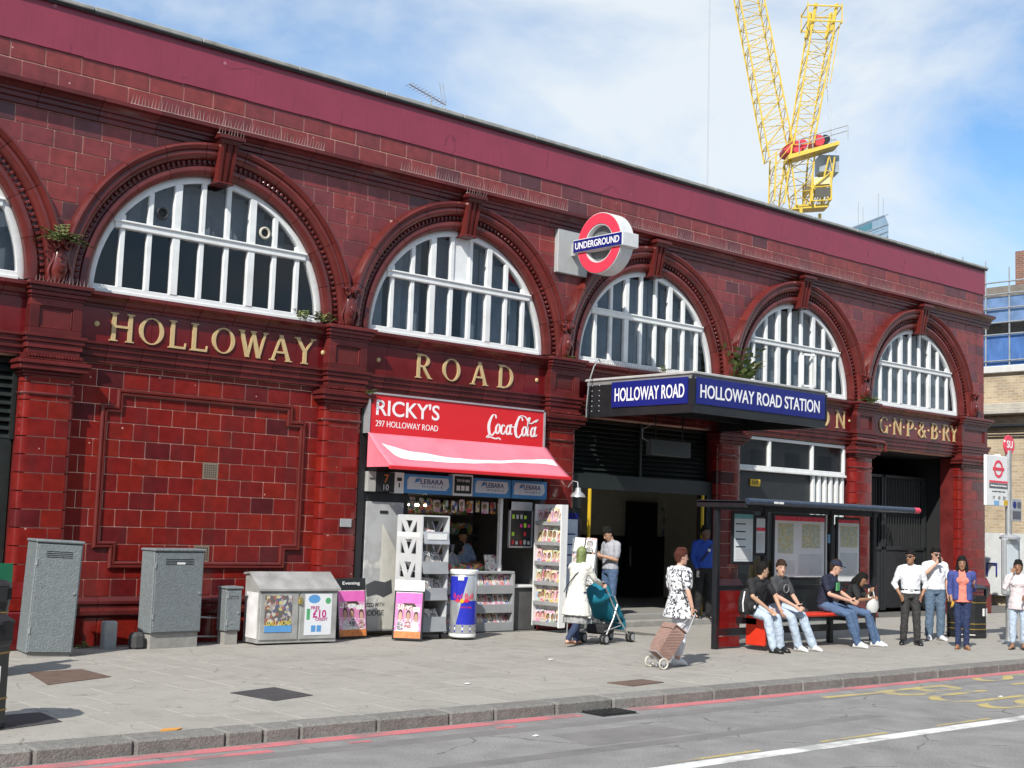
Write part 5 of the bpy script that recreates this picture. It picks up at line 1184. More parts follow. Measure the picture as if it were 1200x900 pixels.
# glass topped tower far behind the roof
D = 150
def far(u, v, d):
    r_ = _f+_r*((u-600)/1554.7)+_u*((450-v)/1554.7); t = d/math.hypot(r_.x, r_.y); return Vector((-5.046, -18.948, 2.025))+r_*t
p0, p1 = far(955, 262, D+14), far(1040, 250, D)
tw = thing('distant_glass_tower', 'distant glass topped tower block with antennas beyond the roof', 'tower', (p1.x, p1.y, 0))
GL = mat('far_glass', (.35, .46, .55), rough=.15, metal=.4, var=.25, scale=.6); GL2 = mat('far_teal_glass', (.07, .22, .27), rough=.2, var=.2)
dirv = Vector((p0.x-p1.x, p0.y-p1.y, 0)); Lg = dirv.length; dirv.normalize(); nv = Vector((p1.x+5.046, p1.y+18.948, 0)).normalized()
Tm = Matrix(((dirv.x, nv.x, 0, 0), (dirv.y, nv.y, 0, 0), (0, 0, 1, 0), (0, 0, 0, 1))); zt = p1.z
m = MB(); m.box(.2, Lg+6, .3, 14, 0, zt-3.0, T=Tm); m.build('shaft', mat('far_concrete', (.4, .42, .44), rough=.7), tw)
m = MB(); m.box(.6, Lg+6, 0, 12, zt-1.6, zt, T=Tm); m.build('glass_lantern', GL, tw)
m = MB(); m.prism([Tm @ Vector(q) for q in ((.6, 0, zt-3.0), (-.2, 0, zt-2.8), (-.2, 0, zt-1.2), (.6, 0, zt-.05))], Tm @ Vector((0, 10, 0))); m.build('slanted_end', GL, tw)
m = MB(); m.box(.6, Lg+6, .05, 12, zt-3.1, zt-1.6, T=Tm); m.build('lower_glass', GL, tw)
for k in range(6): m = MB(); m.box(3.2+k*.9, 4.0+k*.9, -.06, 0, zt-1.1, zt-.35, T=Tm); m.build('teal_window', GL2, tw)
for z in (zt-.2, zt-1.3, zt-2.1, zt-2.7): m = MB(); m.box(-.2, Lg+6, -.12, -.05, z, z+.08, T=Tm); m.build('rail', GALV, tw)
for k, x in enumerate((.9, 1.9, 5.2, 6.2)): m = MB(); a = Tm @ Vector((x, 1, zt-1)); m.tube([a, a+Vector((0, 0, 3.1+(k % 2)*.8))], .05, 5); m.build('antenna', GALV, tw)
# tower crane
CD = 78.0; cp = far(935, 245, CD); cr = thing('tower_crane', 'yellow luffing tower crane rising behind the station roof', 'crane', (cp.x, cp.y, 0))
CY_ = mat('crane_yellow', (.64, .45, .06), rough=.45, var=.12); PXM = CD/1554.7*1.03
def cpt(u, v, w=0):      # a point of the crane: u, v measured sideways and up from its foot, w in depth
    return _r0*((u-935)*PXM) + Vector((math.sin(_yaw), math.cos(_yaw), 0))*w + Vector((0, 0, cp.z+(245-v)*PXM))
def lattice(name, a0, a1, b0, b1, depth, n, r=.054, rb=.023, taper=1):
    m = MB(); g = [[], [], [], []]
    for i in range(n+1):
        t = i/n; dd = depth*(1+(taper-1)*t)/2
        for q, (p, e) in enumerate(((a0, a1), (b0, b1))):
            u, v = p[0]+(e[0]-p[0])*t, p[1]+(e[1]-p[1])*t
            g[q*2].append(cpt(u, v, -dd)); g[q*2+1].append(cpt(u, v, dd))
    for q in g: m.tube([q[0], q[-1]], r, 6)
    ch = m.build(name, CY_, cr)
    br_ = MB()
    for i in range(n):
        for q0, q1 in ((0, 2), (1, 3), (0, 1), (2, 3)):
            s, e = (q0, q1) if i % 2 else (q1, q0)
            br_.tube([g[s][i], g[e][i+1]], rb, 5); br_.tube([g[q0][i], g[q1][i]], rb, 5)
    tag(br_.build('lattice_bracing', CY_, ch), kind='stuff')
lattice('jib', (899, 190), (846, -80), (925, 170), (873, -80), 1.5, 19)
lattice('back_mast', (926, 175), (945, 38), (949, 172), (970, 42), 1.6, 9)
lattice('mast_head', (945, 40), (950, 8), (968, 40), (974, 8), 1.4, 2, r=.11)
lattice('front_leg', (905, 240), (906, 185), (916, 243), (924, 175), 1.8, 4)
lattice('rear_leg', (930, 245), (922, 185), (945, 243), (950, 180), 1.8, 4)
lattice('tie_leg', (954, 240), (966, 186), (966, 240), (972, 188), 1.8, 3, r=.05)
for w in (-1, 1): m = MB(); m.tube([cpt(978, 30, w*.6), cpt(968, 100, w*.5)], .03, 5); m.build('ladder_rail', CY_, cr)
m = MB(); a = cpt(948, 6); m.tube([cpt(940, 12, -.9), cpt(979, 12, -.9), cpt(979, 12, .9), cpt(940, 12, .9)], .05, 6, closed=True); m.tube([cpt(940, 30, -.9), cpt(979, 30, -.9), cpt(979, 30, .9), cpt(940, 30, .9)], .05, 6, closed=True)
for u in (940, 979): m.tube([cpt(u, 8, -.9), cpt(u, 32, -.9)], .04, 5); m.tube([cpt(u, 8, .9), cpt(u, 32, .9)], .04, 5)
m.build('head_gallery', CY_, cr)
m = MB(); m.prism([cpt(918, 190, -1.4), cpt(975, 172, -1.4), cpt(975, 176, -1.4), cpt(918, 195, -1.4)], _f*0+Vector((math.sin(_yaw), math.cos(_yaw), 0))*1.5); m.build('winch_deck', CY_, cr)
m = MB()
for (u, v) in ((930, 178), (945, 172), (965, 165), (984, 160)):
    m.tube([cpt(u, v+10, -1.4), cpt(u, v-6, -1.4)], .03, 5); m.tube([cpt(u, v+10, 1.4), cpt(u, v-6, 1.4)], .03, 5)
for dv in (-6, 0): m.tube([cpt(930, 178+dv, -1.4), cpt(984, 160+dv, -1.4)], .03, 5); m.tube([cpt(930, 178+dv, 1.4), cpt(984, 160+dv, 1.4)], .03, 5)
m.build('deck_railing', GALV, cr)
CRED = mat('winch_red', (.5, .03, .05), rough=.5)
for (u, v, s) in ((921, 179, .28), (930, 176, .36), (937, 173, .28), (955, 168, .34)): m = MB(); m.tube([cpt(u, v, -.7), cpt(u, v, .7)], s, 10); m.build('winch_drum', CRED, cr, smooth=True)
m = MB(); m.tube([cpt(963, 166, -.6), cpt(963, 166, .6)], .28, 10); m.build('motor', BLACK, cr)
m = MB(); m.box(-.55, .6, -.6, .6, -.5, .5); o = m.build('operator_sign', mat('crane_cabin', (.3, .34, .38), rough=.3, var=.3), cr, loc=cpt(967, 194)); o.rotation_euler[2] = -_yaw
m = MB(); q = [cpt(926, 249, -.8), cpt(966, 245, -.8), cpt(967, 241, -.8), cpt(928, 245, -.8)]; m.prism(q, Vector((math.sin(_yaw), math.cos(_yaw), 0))*1.2); m.build('slewing_platform', CY_, cr)
lattice('house_frame', (946, 241), (946, 210), (967, 239), (967, 207), 2.4, 2, r=.06, rb=.04)
m = MB(); q = [cpt(949, 237, -1.25), cpt(966, 235, -1.25), cpt(966, 225, -1.25), cpt(949, 226, -1.25)]; m.prism(q, Vector((math.sin(_yaw), math.cos(_yaw), 0))*.04); m.build('counterweight', mat('dark_ballast', (.09, .085, .07), rough=.8), cr)
m = MB(); q = [cpt(947, 222, -1.1), cpt(966, 220, -1.1), cpt(966, 212, -1.1), cpt(947, 214, -1.1)]; m.prism(q, Vector((math.sin(_yaw), math.cos(_yaw), 0))*2.2); m.build('machine_house', mat('pale_yellow', (.62, .55, .3), rough=.5), cr)
m = MB(); base = cpt(935, 250)
for sx in (-1, 1):
    for sy in (-1, 1): m.tube([Vector((sx*.9, sy*.9, 0)), Vector((sx*.9, sy*.9, base.z))], .1, 6)
for k in range(int(base.z/1.8)):
    z = k*1.8
    for sx in (-1, 1): m.tube([Vector((sx*.9, -.9, z)), Vector((sx*.9, .9, z+1.8))], .05, 5); m.tube([Vector((-.9, sx*.9, z)), Vector((.9, sx*.9, z+1.8))], .05, 5)
m.build('mast', CY_, cr)
for w in (-.3, .3): m = MB(); m.tube([cpt(968, 95, w), cpt(972, 160, w)], .015, 4); m.build('rope', GALV, cr)
for w in (-.2, .2): m = MB(); m.tube([cpt(830, -80, w), cpt(832, 250, w)], .010, 4); m.build('hoist_rope', mat('steel_rope', (.25, .26, .28), rough=.6), cr)
# ================================================================== STREET OBJECTS
def cabinet(name, label, loc, rz, w, d, h, base=.1, lean=0, doors=1):
    c = thing(name, label, 'cabinet', loc, rz, None); c.rotation_euler[1] = lean
    m = MB(); m.box(-w/2+.03, w/2-.03, -d/2+.03, d/2, -.02, base); m.build('plinth', CONC, c)
    m = MB(); m.box(-w/2, w/2, -d/2, d/2, base, h-.04, bev=.012); m.build('body', GREYCAB, c)
    m = MB(); m.box(-w/2-.015, w/2+.015, -d/2-.03, d/2+.015, h-.04, h, bev=.012); m.build('lid', GREYCAB, c)
    m = MB(); m.box(-w/2+.025, w/2-.02, -d/2-.014, -d/2, base+.02, h-.06, bev=.006); dr = m.build('door', GREYCAB, c)
    m = MB(); m.tube([(w/2-.07, -d/2-.016, h*.55), (w/2-.07, -d/2-.03, h*.55)], .018, 8); m.build('lock', GALV, dr)
    for q in range(4 if w > .5 else 2): m = MB(); m.box(-w*.28, w*.28, -d/2-.017, -d/2-.0135, h-.16-q*.025, h-.15-q*.025); m.build('vent_slot', DARK, dr)
    for q in (.2, .8): m = MB(); m.tube([(-w/2+.02, -d/2-.016, base+(h-base)*q-.04), (-w/2+.02, -d/2-.016, base+(h-base)*q+.04)], .012, 8); m.build('hinge', GALV, dr)
    return c, dr
cabinet('utility_cabinet', 'tall slightly leaning grey stippled utility cabinet by the pilaster', (2.28, -1.12, 0), R(-8), .62, .5, 1.56, .05, lean=R(2.2))
c, dr = cabinet('utility_cabinet', 'wide grey stippled utility cabinet with a white label', (4.33, -.68, 0), R(6), .86, .34, 1.45, .22)
m = MB(); m.box(-.05, .09, -.19, -.184, 1.22, 1.25); m.build('label', WPLAS, dr)
c, dr = cabinet('utility_pillar', 'slim short grey utility pillar beside the poster box', (5.38, -.56, 0), R(0), .27, .26, .88, .2)
m = MB(); m.box(-.05, .05, -.15, -.143, .7, .715); m.box(-.05, .05, -.15, -.143, .32, .335); m.build('hinge_plate', GALV, dr)
m = MB(); m.box(-.10, .10, -.07, .07, -.02, .40, bev=.02); tag(m.build('concrete_post', mat('stained_concrete', (.30, .31, .31), rough=.85, var=.25, dirt=.4), loc=(3.42, -.62, 0)), 'small stained concrete stump between the two grey cabinets', 'post')
m = MB(); m.box(-.11, .09, -.1, .1, -.02, .24, bev=.05); tag(m.build('rubber_block', mat('dark_block', (.05, .05, .05), rough=.8), loc=(3.80, -.75, 0)), 'dark rounded block at the foot of the wide cabinet', 'block')
m = MB(); m.tube([(4.8, -.45, .42), (5.3, -.38, .38)], .014, 6); m.tube([(4.8, -.45, .12), (5.3, -.38, .10)], .014, 6); tag(m.build('ground_cable', GALV), 'pair of thin cables running between cabinet and pillar', 'cable')
# steel poster box with sloping lid
pb2 = thing('poster_box', 'steel storage box with sloping lid, padlock and torn posters', 'storage box', (6.34, -1.02, 0), R(-3))
GRA = mat('scuffed_steel', (.40, .40, .385), rough=.5, metal=.35, var=.3, scale=4, dirt=.6, dirtcol=(.62, .6, .6))
m = MB(); m.prism([(-.69, .0, .03), (-.69, .48, .03), (-.69, .48, 1.06), (-.69, .30, 1.08), (-.69, .0, .84)], (1.38, 0, 0)); m.build('body', GRA, pb2)
m = MB(); m.prism([(-.72, -.05, .83), (-.72, -.05, .86), (-.72, .31, 1.11), (-.72, .50, 1.09), (-.72, .50, 1.06), (-.72, .31, 1.08)], (1.44, 0, 0)); m.build('lid', GRA, pb2)
for s in (-1, 1):
    m = MB(); m.box(s*.345-.33, s*.345+.33, -.02, .0, .08, .80, bev=.006); dr = m.build('door', GRA, pb2)
    if s < 0:
        m = MB(); m.box(-.60, -.13, -.026, -.0215, .2, .76); m.build('poster', ramp_mat('torn_posters', [(0, (.12, .11, .1)), (.3, (.35, .3, .28)), (.45, (.5, .48, .45)), (.6, (.3, .12, .1)), (.75, (.1, .12, .2)), (.9, (.5, .45, .2))], rough=.6, source='voronoi', scale=22, constant=True), dr)
        m = MB(); m.box(-.60, -.13, -.03, -.027, .2, .30); m.build('poster_strip', mat('poster_blue', (.1, .3, .6), rough=.5), dr); text('poster_text', 'CALL NOW', mat('poster_yellow', (.7, .6, .08)), dr, .07, (-.36, -.0305, .335), XP, ZP, width=.42)
    else:
        m = MB(); m.box(.10, .58, -.026, -.0215, .14, .78); m.build('poster', mat('poster_white', (.7, .72, .74), rough=.5, var=.04), dr)
        text('poster_text', 'FREE', mat('poster_magenta', (.45, .03, .2)), dr, .05, (.28, -.027, .565), XP, ZP, width=.15); text('poster_text', '\u00a310', MATS['poster_magenta'], dr, .12, (.36, -.027, .47), XP, ZP, width=.24, bold=.02); text('poster_text', 'CREDIT', MATS['poster_magenta'], dr, .045, (.40, -.027, .385), XP, ZP, width=.22)
        m = MB(); m.prism([(.26+.11*math.cos(a), -.0265, .70+.07*math.sin(a)) for a in [i*.314*2 for i in range(10)]], (0, .003, 0)); m.build('globe_print', MATS['poster_blue'], dr)
        m = MB(); m.prism([(.51+.05*math.cos(a), -.0265, .67+.05*math.sin(a)) for a in [i*.314*2 for i in range(10)]], (0, .003, 0)); m.build('stamp_print', mat('poster_green', (.08, .35, .15), rough=.5), dr)
        for k in range(2): m = MB(); m.box(.22+k*.1, .30+k*.1, -.0275, -.0265, .19, .29); m.build('phone_print', MATS['poster_blue'], dr)
        m = MB(); m.box(.13, .19, -.0275, -.0265, .38, .55); m.build('figure_print', MATS['poster_green'], dr)
m = MB(); m.box(-.03, .04, -.06, -.02, .62, .70, bev=.015); m.tube([(-.02, -.04, .69), (-.01, -.04, .74), (.02, -.04, .74), (.03, -.04, .69)], .008, 6); m.build('padlock', mat('brass', (.55, .42, .12), rough=.3, metal=.8), pb2)
m = MB(); m.box(-.701, -.692, .03, .40, .1, .8); m.build('side_poster', mat('torn_white_paper', (.66, .64, .64), rough=.7, var=.2, dirt=.5, dirtcol=(.45, .35, .38)), pb2)
# pavement boards
PINK = cover_mat('magenta_poster', [(.66, .22, .45), (.62, .3, .48)], [(.5, .45, .5), (.3, .1, .12), (.62, .6, .58), (.1, .09, .12)], [(.55, .34, .26), (.42, .25, .17)])
def aboard(label, loc, rz, w, h, lean, header):
    a = thing('pavement_board', label, 'pavement sign', loc, rz); a.rotation_euler[0] = lean
    m = MB(); m.box(-w/2, w/2, -.015, .04, .02, h, bev=.01); m.build('frame', BLACK, a)
    m = MB(); m.box(-w/2+.03, w/2-.03, -.019, -.0155, .05, h*.80); m.build('poster', PINK, a)
    m = MB(); m.box(-w/2+.03, w/2-.03, -.022, -.0195, h*.62, h*.79); m.build('pink_band', mat('poster_pink', (.72, .14, .45), rough=.35), a)
    m = MB(); m.box(-w/2+.03, w/2-.03, -.021, -.0195, .05, h*.16); m.build('orange_band', mat('poster_orange', (.6, .2, .06), rough=.4, var=.4, scale=14), a)
    for k in range(3): m = MB(); m.box(-w/2+.05+k*(w-.1)/3+.006, -w/2+.05+(k+1)*(w-.1)/3-.006, -.0225, -.0195, h*(.18+.03*(k % 2)), h*(.60-.02*k)); m.build('photo_print', PINK, a)
    m = MB(); m.box(-w/2, w/2, -.022, .0, h*.82, h, bev=.005); hd_ = m.build('header', header, a)
    return a
a = aboard('black framed pink poster board leaning behind the steel poster box', (7.66, -.62, 0), R(4), .62, 1.0, R(-8), BLACK)
text('header_text', 'Evening', TXWHITE, a, .07, (0, -.024, .91), XP, ZP, width=.36)
a = aboard('pink poster board with white header before the newspaper rack', (8.32, -1.22, 0), R(-46), .50, 1.0, R(-9), WPLAS)
# white newspaper rack on wheels
nr = thing('newspaper_rack', 'tall white wheeled newspaper rack with V-shaped cut-outs', 'newspaper rack', (8.92, -.80, 0), R(-3))
RKW = mat('rack_white', (.56, .57, .58), rough=.4, var=.08, dirt=.15); RKG = mat('rack_grey', (.26, .27, .28), rough=.45)
# side panel with real cut-outs: strips around three V pairs
def side_panel(x):
    m = MB(); y0, y1, z0, z1 = -.34, .42, .10, 2.07
    # cut-outs at three heights: build as frame rows
    rows = [(z0, .55), (.55, .82), (.82, 1.02), (1.02, 1.28), (1.28, 1.42), (1.42, 1.66), (1.66, 1.78), (1.78, 1.98), (1.98, z1)]
    for i, (a, c) in enumerate(rows):
        if i in (3, 5, 7):
            ya, yb_ = y0+.16, y1-.12; mid = (ya+yb_)/2
            m.box(x-.012, x+.012, y0, ya, a, c); m.box(x-.012, x+.012, yb_, y1, a, c)
            for s in (-1, 1):        # the two arms of the V
                m.prism([(x-.012, mid+s*.24, c), (x-.012, mid+s*.11, c), (x-.012, mid+s*.0, a+.03), (x-.012, mid+s*.0, a), (x-.012, mid+s*.09, a)], (.024, 0, 0))
        else: m.box(x-.012, x+.012, y0, y1, a, c)
    return m
side_panel(-.27).build('side_panel', RKW, nr); side_panel(.27).build('side_panel', RKW, nr)
m = MB(); m.box(-.276, -.283, -.28, .40, 1.70, 1.78); m.build('white_strip', WPLAS, nr)
m = MB(); m.box(-.26, .26, .39, .42, .1, 2.07); m.build('back', RKG, nr)
m = MB(); m.box(-.258, .258, -.34, .42, 2.05, 2.075); m.build('top', RKW, nr)
for i, z in enumerate((.16, .68, 1.12, 1.62)):
    m = MB(); m.box(-.258, .258, -.33, .39, z, z+.02); m.build('shelf', RKG, nr)
    m = MB(); m.prism([(-.257, -.40, z-.02), (-.257, -.39, z-.03), (-.257, -.34, z+.18 if i else z+.22), (-.257, -.352, z+.18 if i else z+.22)], (.514, 0, 0)); lp = m.build('shelf_front', RKG if i < 3 else ALU, nr)
    if i == 3: m = MB(); m.box(-.2, .2, -.397, -.39, z+.05, z+.15); m.build('ticket_strip', WPLAS, nr)
    for k in range(2):
        T = Matrix.Translation((8.92-.12+k*.24, -.80-.30, z+.03)) @ Matrix.Rotation(R(-16-k*8), 4, 'X') @ Matrix.Rotation(rnd.uniform(-.2, .2), 4, 'Y')
        if i < 3 or k == 0: magazine('folded newspaper in the white wheeled rack', T, .22, .33 if i < 3 else .2, 'newspapers in the wheeled rack', NEWSC, 'newspaper')
for x in (-.22, .22):
    for y in (-.28, .36): m = MB(); m.lathe([(.035, -.012), (.035, .012)], (x, y, .038), 12, T=Matrix.Rotation(R(90), 4, 'Y').to_3x3()); m.box(x-.015, x+.015, y-.02, y+.02, .045, .12); m.build('caster', RUBBER, nr)
# drinks-can shaped cooler
cn2 = thing('can_cooler', 'blue and silver drinks-can shaped cooler with red lettering', 'drinks cooler', (9.47, -1.25, 0), R(-40))
SILV = mat('can_silver', (.55, .56, .57), rough=.3, metal=.6, var=.1); CBLUE = mat('can_blue', (.02, .03, .40), rough=.25, var=.06); CRED2 = mat('can_red', (.65, .03, .08), rough=.3)
m = MB(); m.lathe([(.20, .05), (.225, .10), (.225, 1.08), (.20, 1.12)], (0, 0, 0), 36); m.build('body', SILV, cn2, smooth=True)
m = MB(); m.lathe([(.238, 1.10), (.245, 1.12), (.245, 1.16), (.225, 1.175)], (0, 0, 0), 36); m.build('lid', WPLAS, cn2, smooth=True)
m = MB(); m.lathe([(.215, .04), (.232, .06), (.232, .10), (.215, .105)], (0, 0, 0), 36); m.build('base_ring', WPLAS, cn2, smooth=True)
def wrap(name, pts, material, rr=.2275):
    """a printed area on the can: outline in (angle deg, height)"""
    m = MB(); n = 10
    (a0, z0), (a1, z1), (a2, z2), (a3, z3) = pts     # bl, br, tr, tl
    V = [];
    for i in range(n+1):
        t = i/n; lo = (a0+(a1-a0)*t, z0+(z1-z0)*t); hi = (a3+(a2-a3)*t, z3+(z2-z3)*t)
        for k in range(n+1):
            s = k/n; a = R(lo[0]+(hi[0]-lo[0])*s-90); V.append((rr*math.cos(a), rr*math.sin(a), lo[1]+(hi[1]-lo[1])*s))
    m.add(V, [(i*(n+1)+k, (i+1)*(n+1)+k, (i+1)*(n+1)+k+1, i*(n+1)+k+1) for i in range(n) for k in range(n)]); return m.build(name, material, cn2, smooth='all', recalc=False)
wrap('blue_print', [(-88, .66), (-8, .66), (18, 1.06), (-88, 1.06)], CBLUE); wrap('blue_print', [(-30, .26), (88, .26), (88, .66), (-6, .66)], CBLUE)
wrap('blue_print', [(-178, .26), (-92, .26), (-98, .66), (-178, .66)], CBLUE); wrap('blue_print', [(92, .66), (172, .66), (178, 1.06), (98, 1.06)], CBLUE)
wrap('blue_band', [(-179, .13), (179, .13), (179, .17), (-179, .17)], CBLUE); wrap('white_band', [(-179, .17), (179, .17), (179, .215), (-179, .215)], WPLAS); wrap('blue_band', [(-179, .215), (179, .215), (179, .25), (-179, .25)], CBLUE)
def wrap_text(body, size, z, width, material, adeg):
    o = text('can_lettering', body, material, cn2, size, (0, 0, z), XP, ZP, width=width)
    for v in o.data.vertices:
        a = R(adeg)+v.co.x/.231; rr_ = .229+(-v.co.y)*.6; v.co = Vector((rr_*math.sin(a), -rr_*math.cos(a), v.co.z))
    return o
wrap_text('Red Bull', .095, .735, .36, CRED2, 0); wrap_text('ENERGY DRINK', .028, .55, .2, CRED2, 14)
m = MB()
for k, (a, z, s) in enumerate(((-.10, .655, 1), (.06, .655, -1))):
    q = [(-.07, 0), (-.03, .02), (.0, .045), (.03, .02), (.08, .012), (.05, -.005), (.06, -.03), (.03, -.015), (-.02, -.03), (-.02, -.008)]
    m.prism([(.231*math.sin((a+u*s)/.231), -.231*math.cos((a+u*s)/.231), z+w) for u, w in q], (0, -.003, 0))
m.build('bull_emblem', CRED2, cn2)
m = MB(); m.prism([(.232*math.sin((-.02+.035*math.cos(t))/.231), -.2315, .655+.035*math.sin(t)) for t in [i*.628 for i in range(10)]], (0, -.002, 0)); m.build('sun_emblem', YELLOW, cn2)
m = MB(); m.box(-.1, .0, -.236, -.228, 1.0, 1.06); m.build('price_ticket', WPLAS, cn2)
for a in (20, 140, 260): m = MB(); m.ball((.17*math.cos(R(a)), .17*math.sin(R(a)), .03), (.03, .03, .03), 8); m.build('caster', RUBBER, cn2, smooth=True)
# litter bins
GOLDB = mat('gold_band', (.35, .24, .06), rough=.4, metal=.5)
def litter_bin(label, loc, rz, r_=.33, h=1.06):
    b_ = thing('litter_bin', label, 'litter bin', loc, rz)
    m = MB(); m.lathe([(r_*.96, 0), (r_*.98, .06), (r_*.96, .08), (r_*.96, h*.72), (r_, h*.74), (r_, h*.80)], (0, 0, 0), 8); m.build('body', BLACK, b_)
    m = MB(); m.lathe([(r_*1.04, h*.92), (r_*1.06, h*.95), (r_*.8, h), (r_*.3, h*1.01)], (0, 0, 0), 8); m.build('lid', BLACK, b_)
    for k in range(4): a = R(22+90*k); m = MB(); m.bar((r_*.93*math.cos(a), r_*.93*math.sin(a), h*.78), (r_*.93*math.cos(a), r_*.93*math.sin(a), h*.94), .16, .05); m.build('lid_post', BLACK, b_)
    for z in (.16, .26, .66): m = MB(); m.lathe([(r_*.975, z*h), (r_*.985, z*h+.004), (r_*.985, z*h+.014), (r_*.975, z*h+.018)], (0, 0, 0), 8); m.build('gold_band', GOLDB, b_)
    m = MB(); m.box(-.10, .10, -r_*.94, -r_*.88, .42*h, .56*h); m.build('badge', WPLAS, b_)
    return b_
litter_bin('black octagonal litter bin with gold bands behind the standing people', (20.0, -4.55, 0), R(10), .42)
litter_bin('black litter bin at the kerb beside the dark iron cover', (-.62, -6.55, 0), R(12), .34, 1.02)
litter_bin('black litter bin farther back by the louvred doors', (.78, -2.9, 0), R(-5), .30, 1.12)
m = MB(); m.box(-.09, .1, -.312, -.30, .72, .98); 
gp = thing('poster_post', 'dark panel with a green poster beside the far litter bin', 'panel', (1.05, -2.5, 0)); m = MB(); m.tube([(0, 0, 0), (0, 0, 1.35)], .035, 8); m.build('post', BLACK, gp); m = MB(); m.box(-.2, .18, -.05, -.036, .85, 1.3); m.build('green_poster', mat('green_sign', (.01, .12, .06), rough=.4), gp)

# ================================================================== BUS SHELTER
bs = thing('bus_shelter', 'black framed bus shelter with maps, red bench and red lower glass', 'bus shelter', (12.5, -4.25, 0))
SBL = mat('shelter_black', (.013, .014, .017), rough=.3, var=.2); SROOF = mat('shelter_roof_edge', (.03, .045, .075), rough=.25, var=.15)
L_ = 4.75
for x in (0, 1.28, 3.25, 4.62):
    m = MB(); m.box(x-.05, x+.05, -.05, .05, 0, 2.42, bev=.012); m.build('post', SBL, bs)
m = MB(); m.box(-.12, L_+.25, -.72, .36, 2.44, 2.50, bev=.015); m.build('roof_panel', SBL, bs)
m = MB(); m.tube([(-.1, -.72, 2.485), (L_+.12, -.72, 2.485)], .055, 10); m.build('roof_front_edge', SROOF, bs, smooth=True)
m = MB(); m.tube([(L_+.12, -.72, 2.485), (L_+.30, -.72, 2.485)], .056, 10); m.build('red_end_cap', RNDRED, bs, smooth=True)
m = MB(); m.box(-.12, -.04, -.70, .36, 2.38, 2.49, bev=.01); m.build('roof_end_beam', SBL, bs)
m = MB(); m.box(-.06, L_, -.03, .03, 2.34, 2.44); m.build('top_rail', SBL, bs)
m = MB(); m.box(.05, L_-.1, -.025, .025, .98, 1.06); m.build('middle_rail', SBL, bs)
m = MB(); m.box(.05, L_-.1, -.025, .025, .22, .34); m.build('bottom_rail', SBL, bs)
for x0, x1 in ((.05, 1.23), (1.33, 3.2), (3.3, 4.57)):
    m = MB(); m.box(x0, x1, -.004, .004, 1.06, 2.34); m.build('glass_panel', CLEAR, bs)
m = MB(); m.box(.06, .62, -.02, -.008, .34, .97); m.build('red_panel', mat('red_lower_panel', (.17, .010, .010), rough=.12, var=.12), bs)
m = MB(); m.box(.06, .62, -.02, -.008, .03, .21); m.build('red_panel', MATS['red_lower_panel'], bs)
m = MB(); m.box(.8, 4.5, -.004, .004, .34, .98); m.build('lower_glass', CLEAR, bs)
TT = mat('timetable_paper', (.62, .68, .70), rough=.35, var=.05); MAPP = mat('map_paper', (.74, .74, .74), rough=.3, var=.06)
def casing(x0, x1, z0, z1, name='map_case'):
    m = MB(); m.box(x0-.05, x1+.05, -.05, -.006, z0-.05, z1+.05, bev=.01); return m.build(name, SBL, bs)
c = casing(.40, .90, 1.47, 2.28, 'timetable_case'); m = MB(); m.box(.40, .90, -.055, -.051, 1.47, 2.28); m.build('timetable', TT, c); m = MB(); m.box(.40, .90, -.059, -.056, 2.2, 2.28); m.build('teal_header', mat('teal_print', (.15, .42, .45)), c)
for k in range(4): m = MB(); m.box(.44, .70, -.058, -.0555, 2.1-k*.13, 2.12-k*.13); m.build('route_heading', BLACK, c)
m = MB(); m.box(.44, .86, -.0575, -.0553, 1.5, 1.68); m.build('small_print', PRINT, c)
c = casing(1.0, 1.24, 1.62, 2.22, 'timetable_case'); m = MB(); m.box(1.0, 1.24, -.055, -.051, 1.62, 2.22); m.build('timetable', TT, c); m = MB(); m.box(1.0, 1.24, -.059, -.056, 2.0, 2.06); m.build('red_band', RNDRED, c); m = MB(); m.box(1.02, 1.22, -.058, -.0555, 1.66, 1.95); m.build('small_print', PRINT, c)
MAPG = ramp_mat('street_map_print', [(0, (.55, .52, .40)), (.35, (.62, .58, .45)), (.45, (.45, .40, .15)), (.52, (.6, .58, .5)), (.6, (.35, .42, .3)), (.75, (.6, .56, .42))], rough=.35, source='noise', scale=9)
c = casing(1.52, 2.98, 1.2, 2.28); m = MB(); m.box(1.52, 2.98, -.055, -.051, 1.2, 2.28); m.build('map_sheet', MAPP, c); m = MB(); m.box(1.52, 2.98, -.059, -.056, 2.2, 2.28); m.build('red_header', RNDRED, c)
for x0, x1, z0, z1 in ((1.6, 2.05, 1.62, 2.15), (2.3, 2.85, 1.72, 2.15)): m = MB(); m.box(x0, x1, -.058, -.0555, z0, z1); m.build('street_map', MAPG, c)
for x0, x1, z0, z1 in ((1.6, 2.1, 1.25, 1.5), (2.2, 2.9, 1.25, 1.62)): m = MB(); m.box(x0, x1, -.058, -.0555, z0, z1); m.build('index_print', PRINT, c)
c = casing(3.42, 4.08, 1.12, 2.26); m = MB(); m.box(3.42, 4.08, -.055, -.051, 1.12, 2.26); m.build('map_sheet', MAPP, c); m = MB(); m.box(3.42, 4.08, -.059, -.056, 2.2, 2.26); m.build('red_header', RNDRED, c); m = MB(); m.box(3.48, 4.02, -.058, -.0555, 1.75, 2.14); m.build('street_map', MAPG, c); m = MB(); m.box(3.48, 4.02, -.058, -.0555, 1.2, 1.65); m.build('index_print', PRINT, c)
m = MB(); m.tube([(3.06, -.03, 1.0), (3.06, -.03, 2.34)], .022, 8); m.build('white_pole', WPLAS, bs)
m = MB(); m.box(3.14, 3.28, -.03, -.012, 1.82, 1.98); m.build('blue_sticker', mat('sticker_blue', (.2, .42, .65)), bs)
m = MB(); m.box(.55, 3.4, -.62, -.22, .54, .60, bev=.02); m.build('bench_seat', BENCHRED, bs)
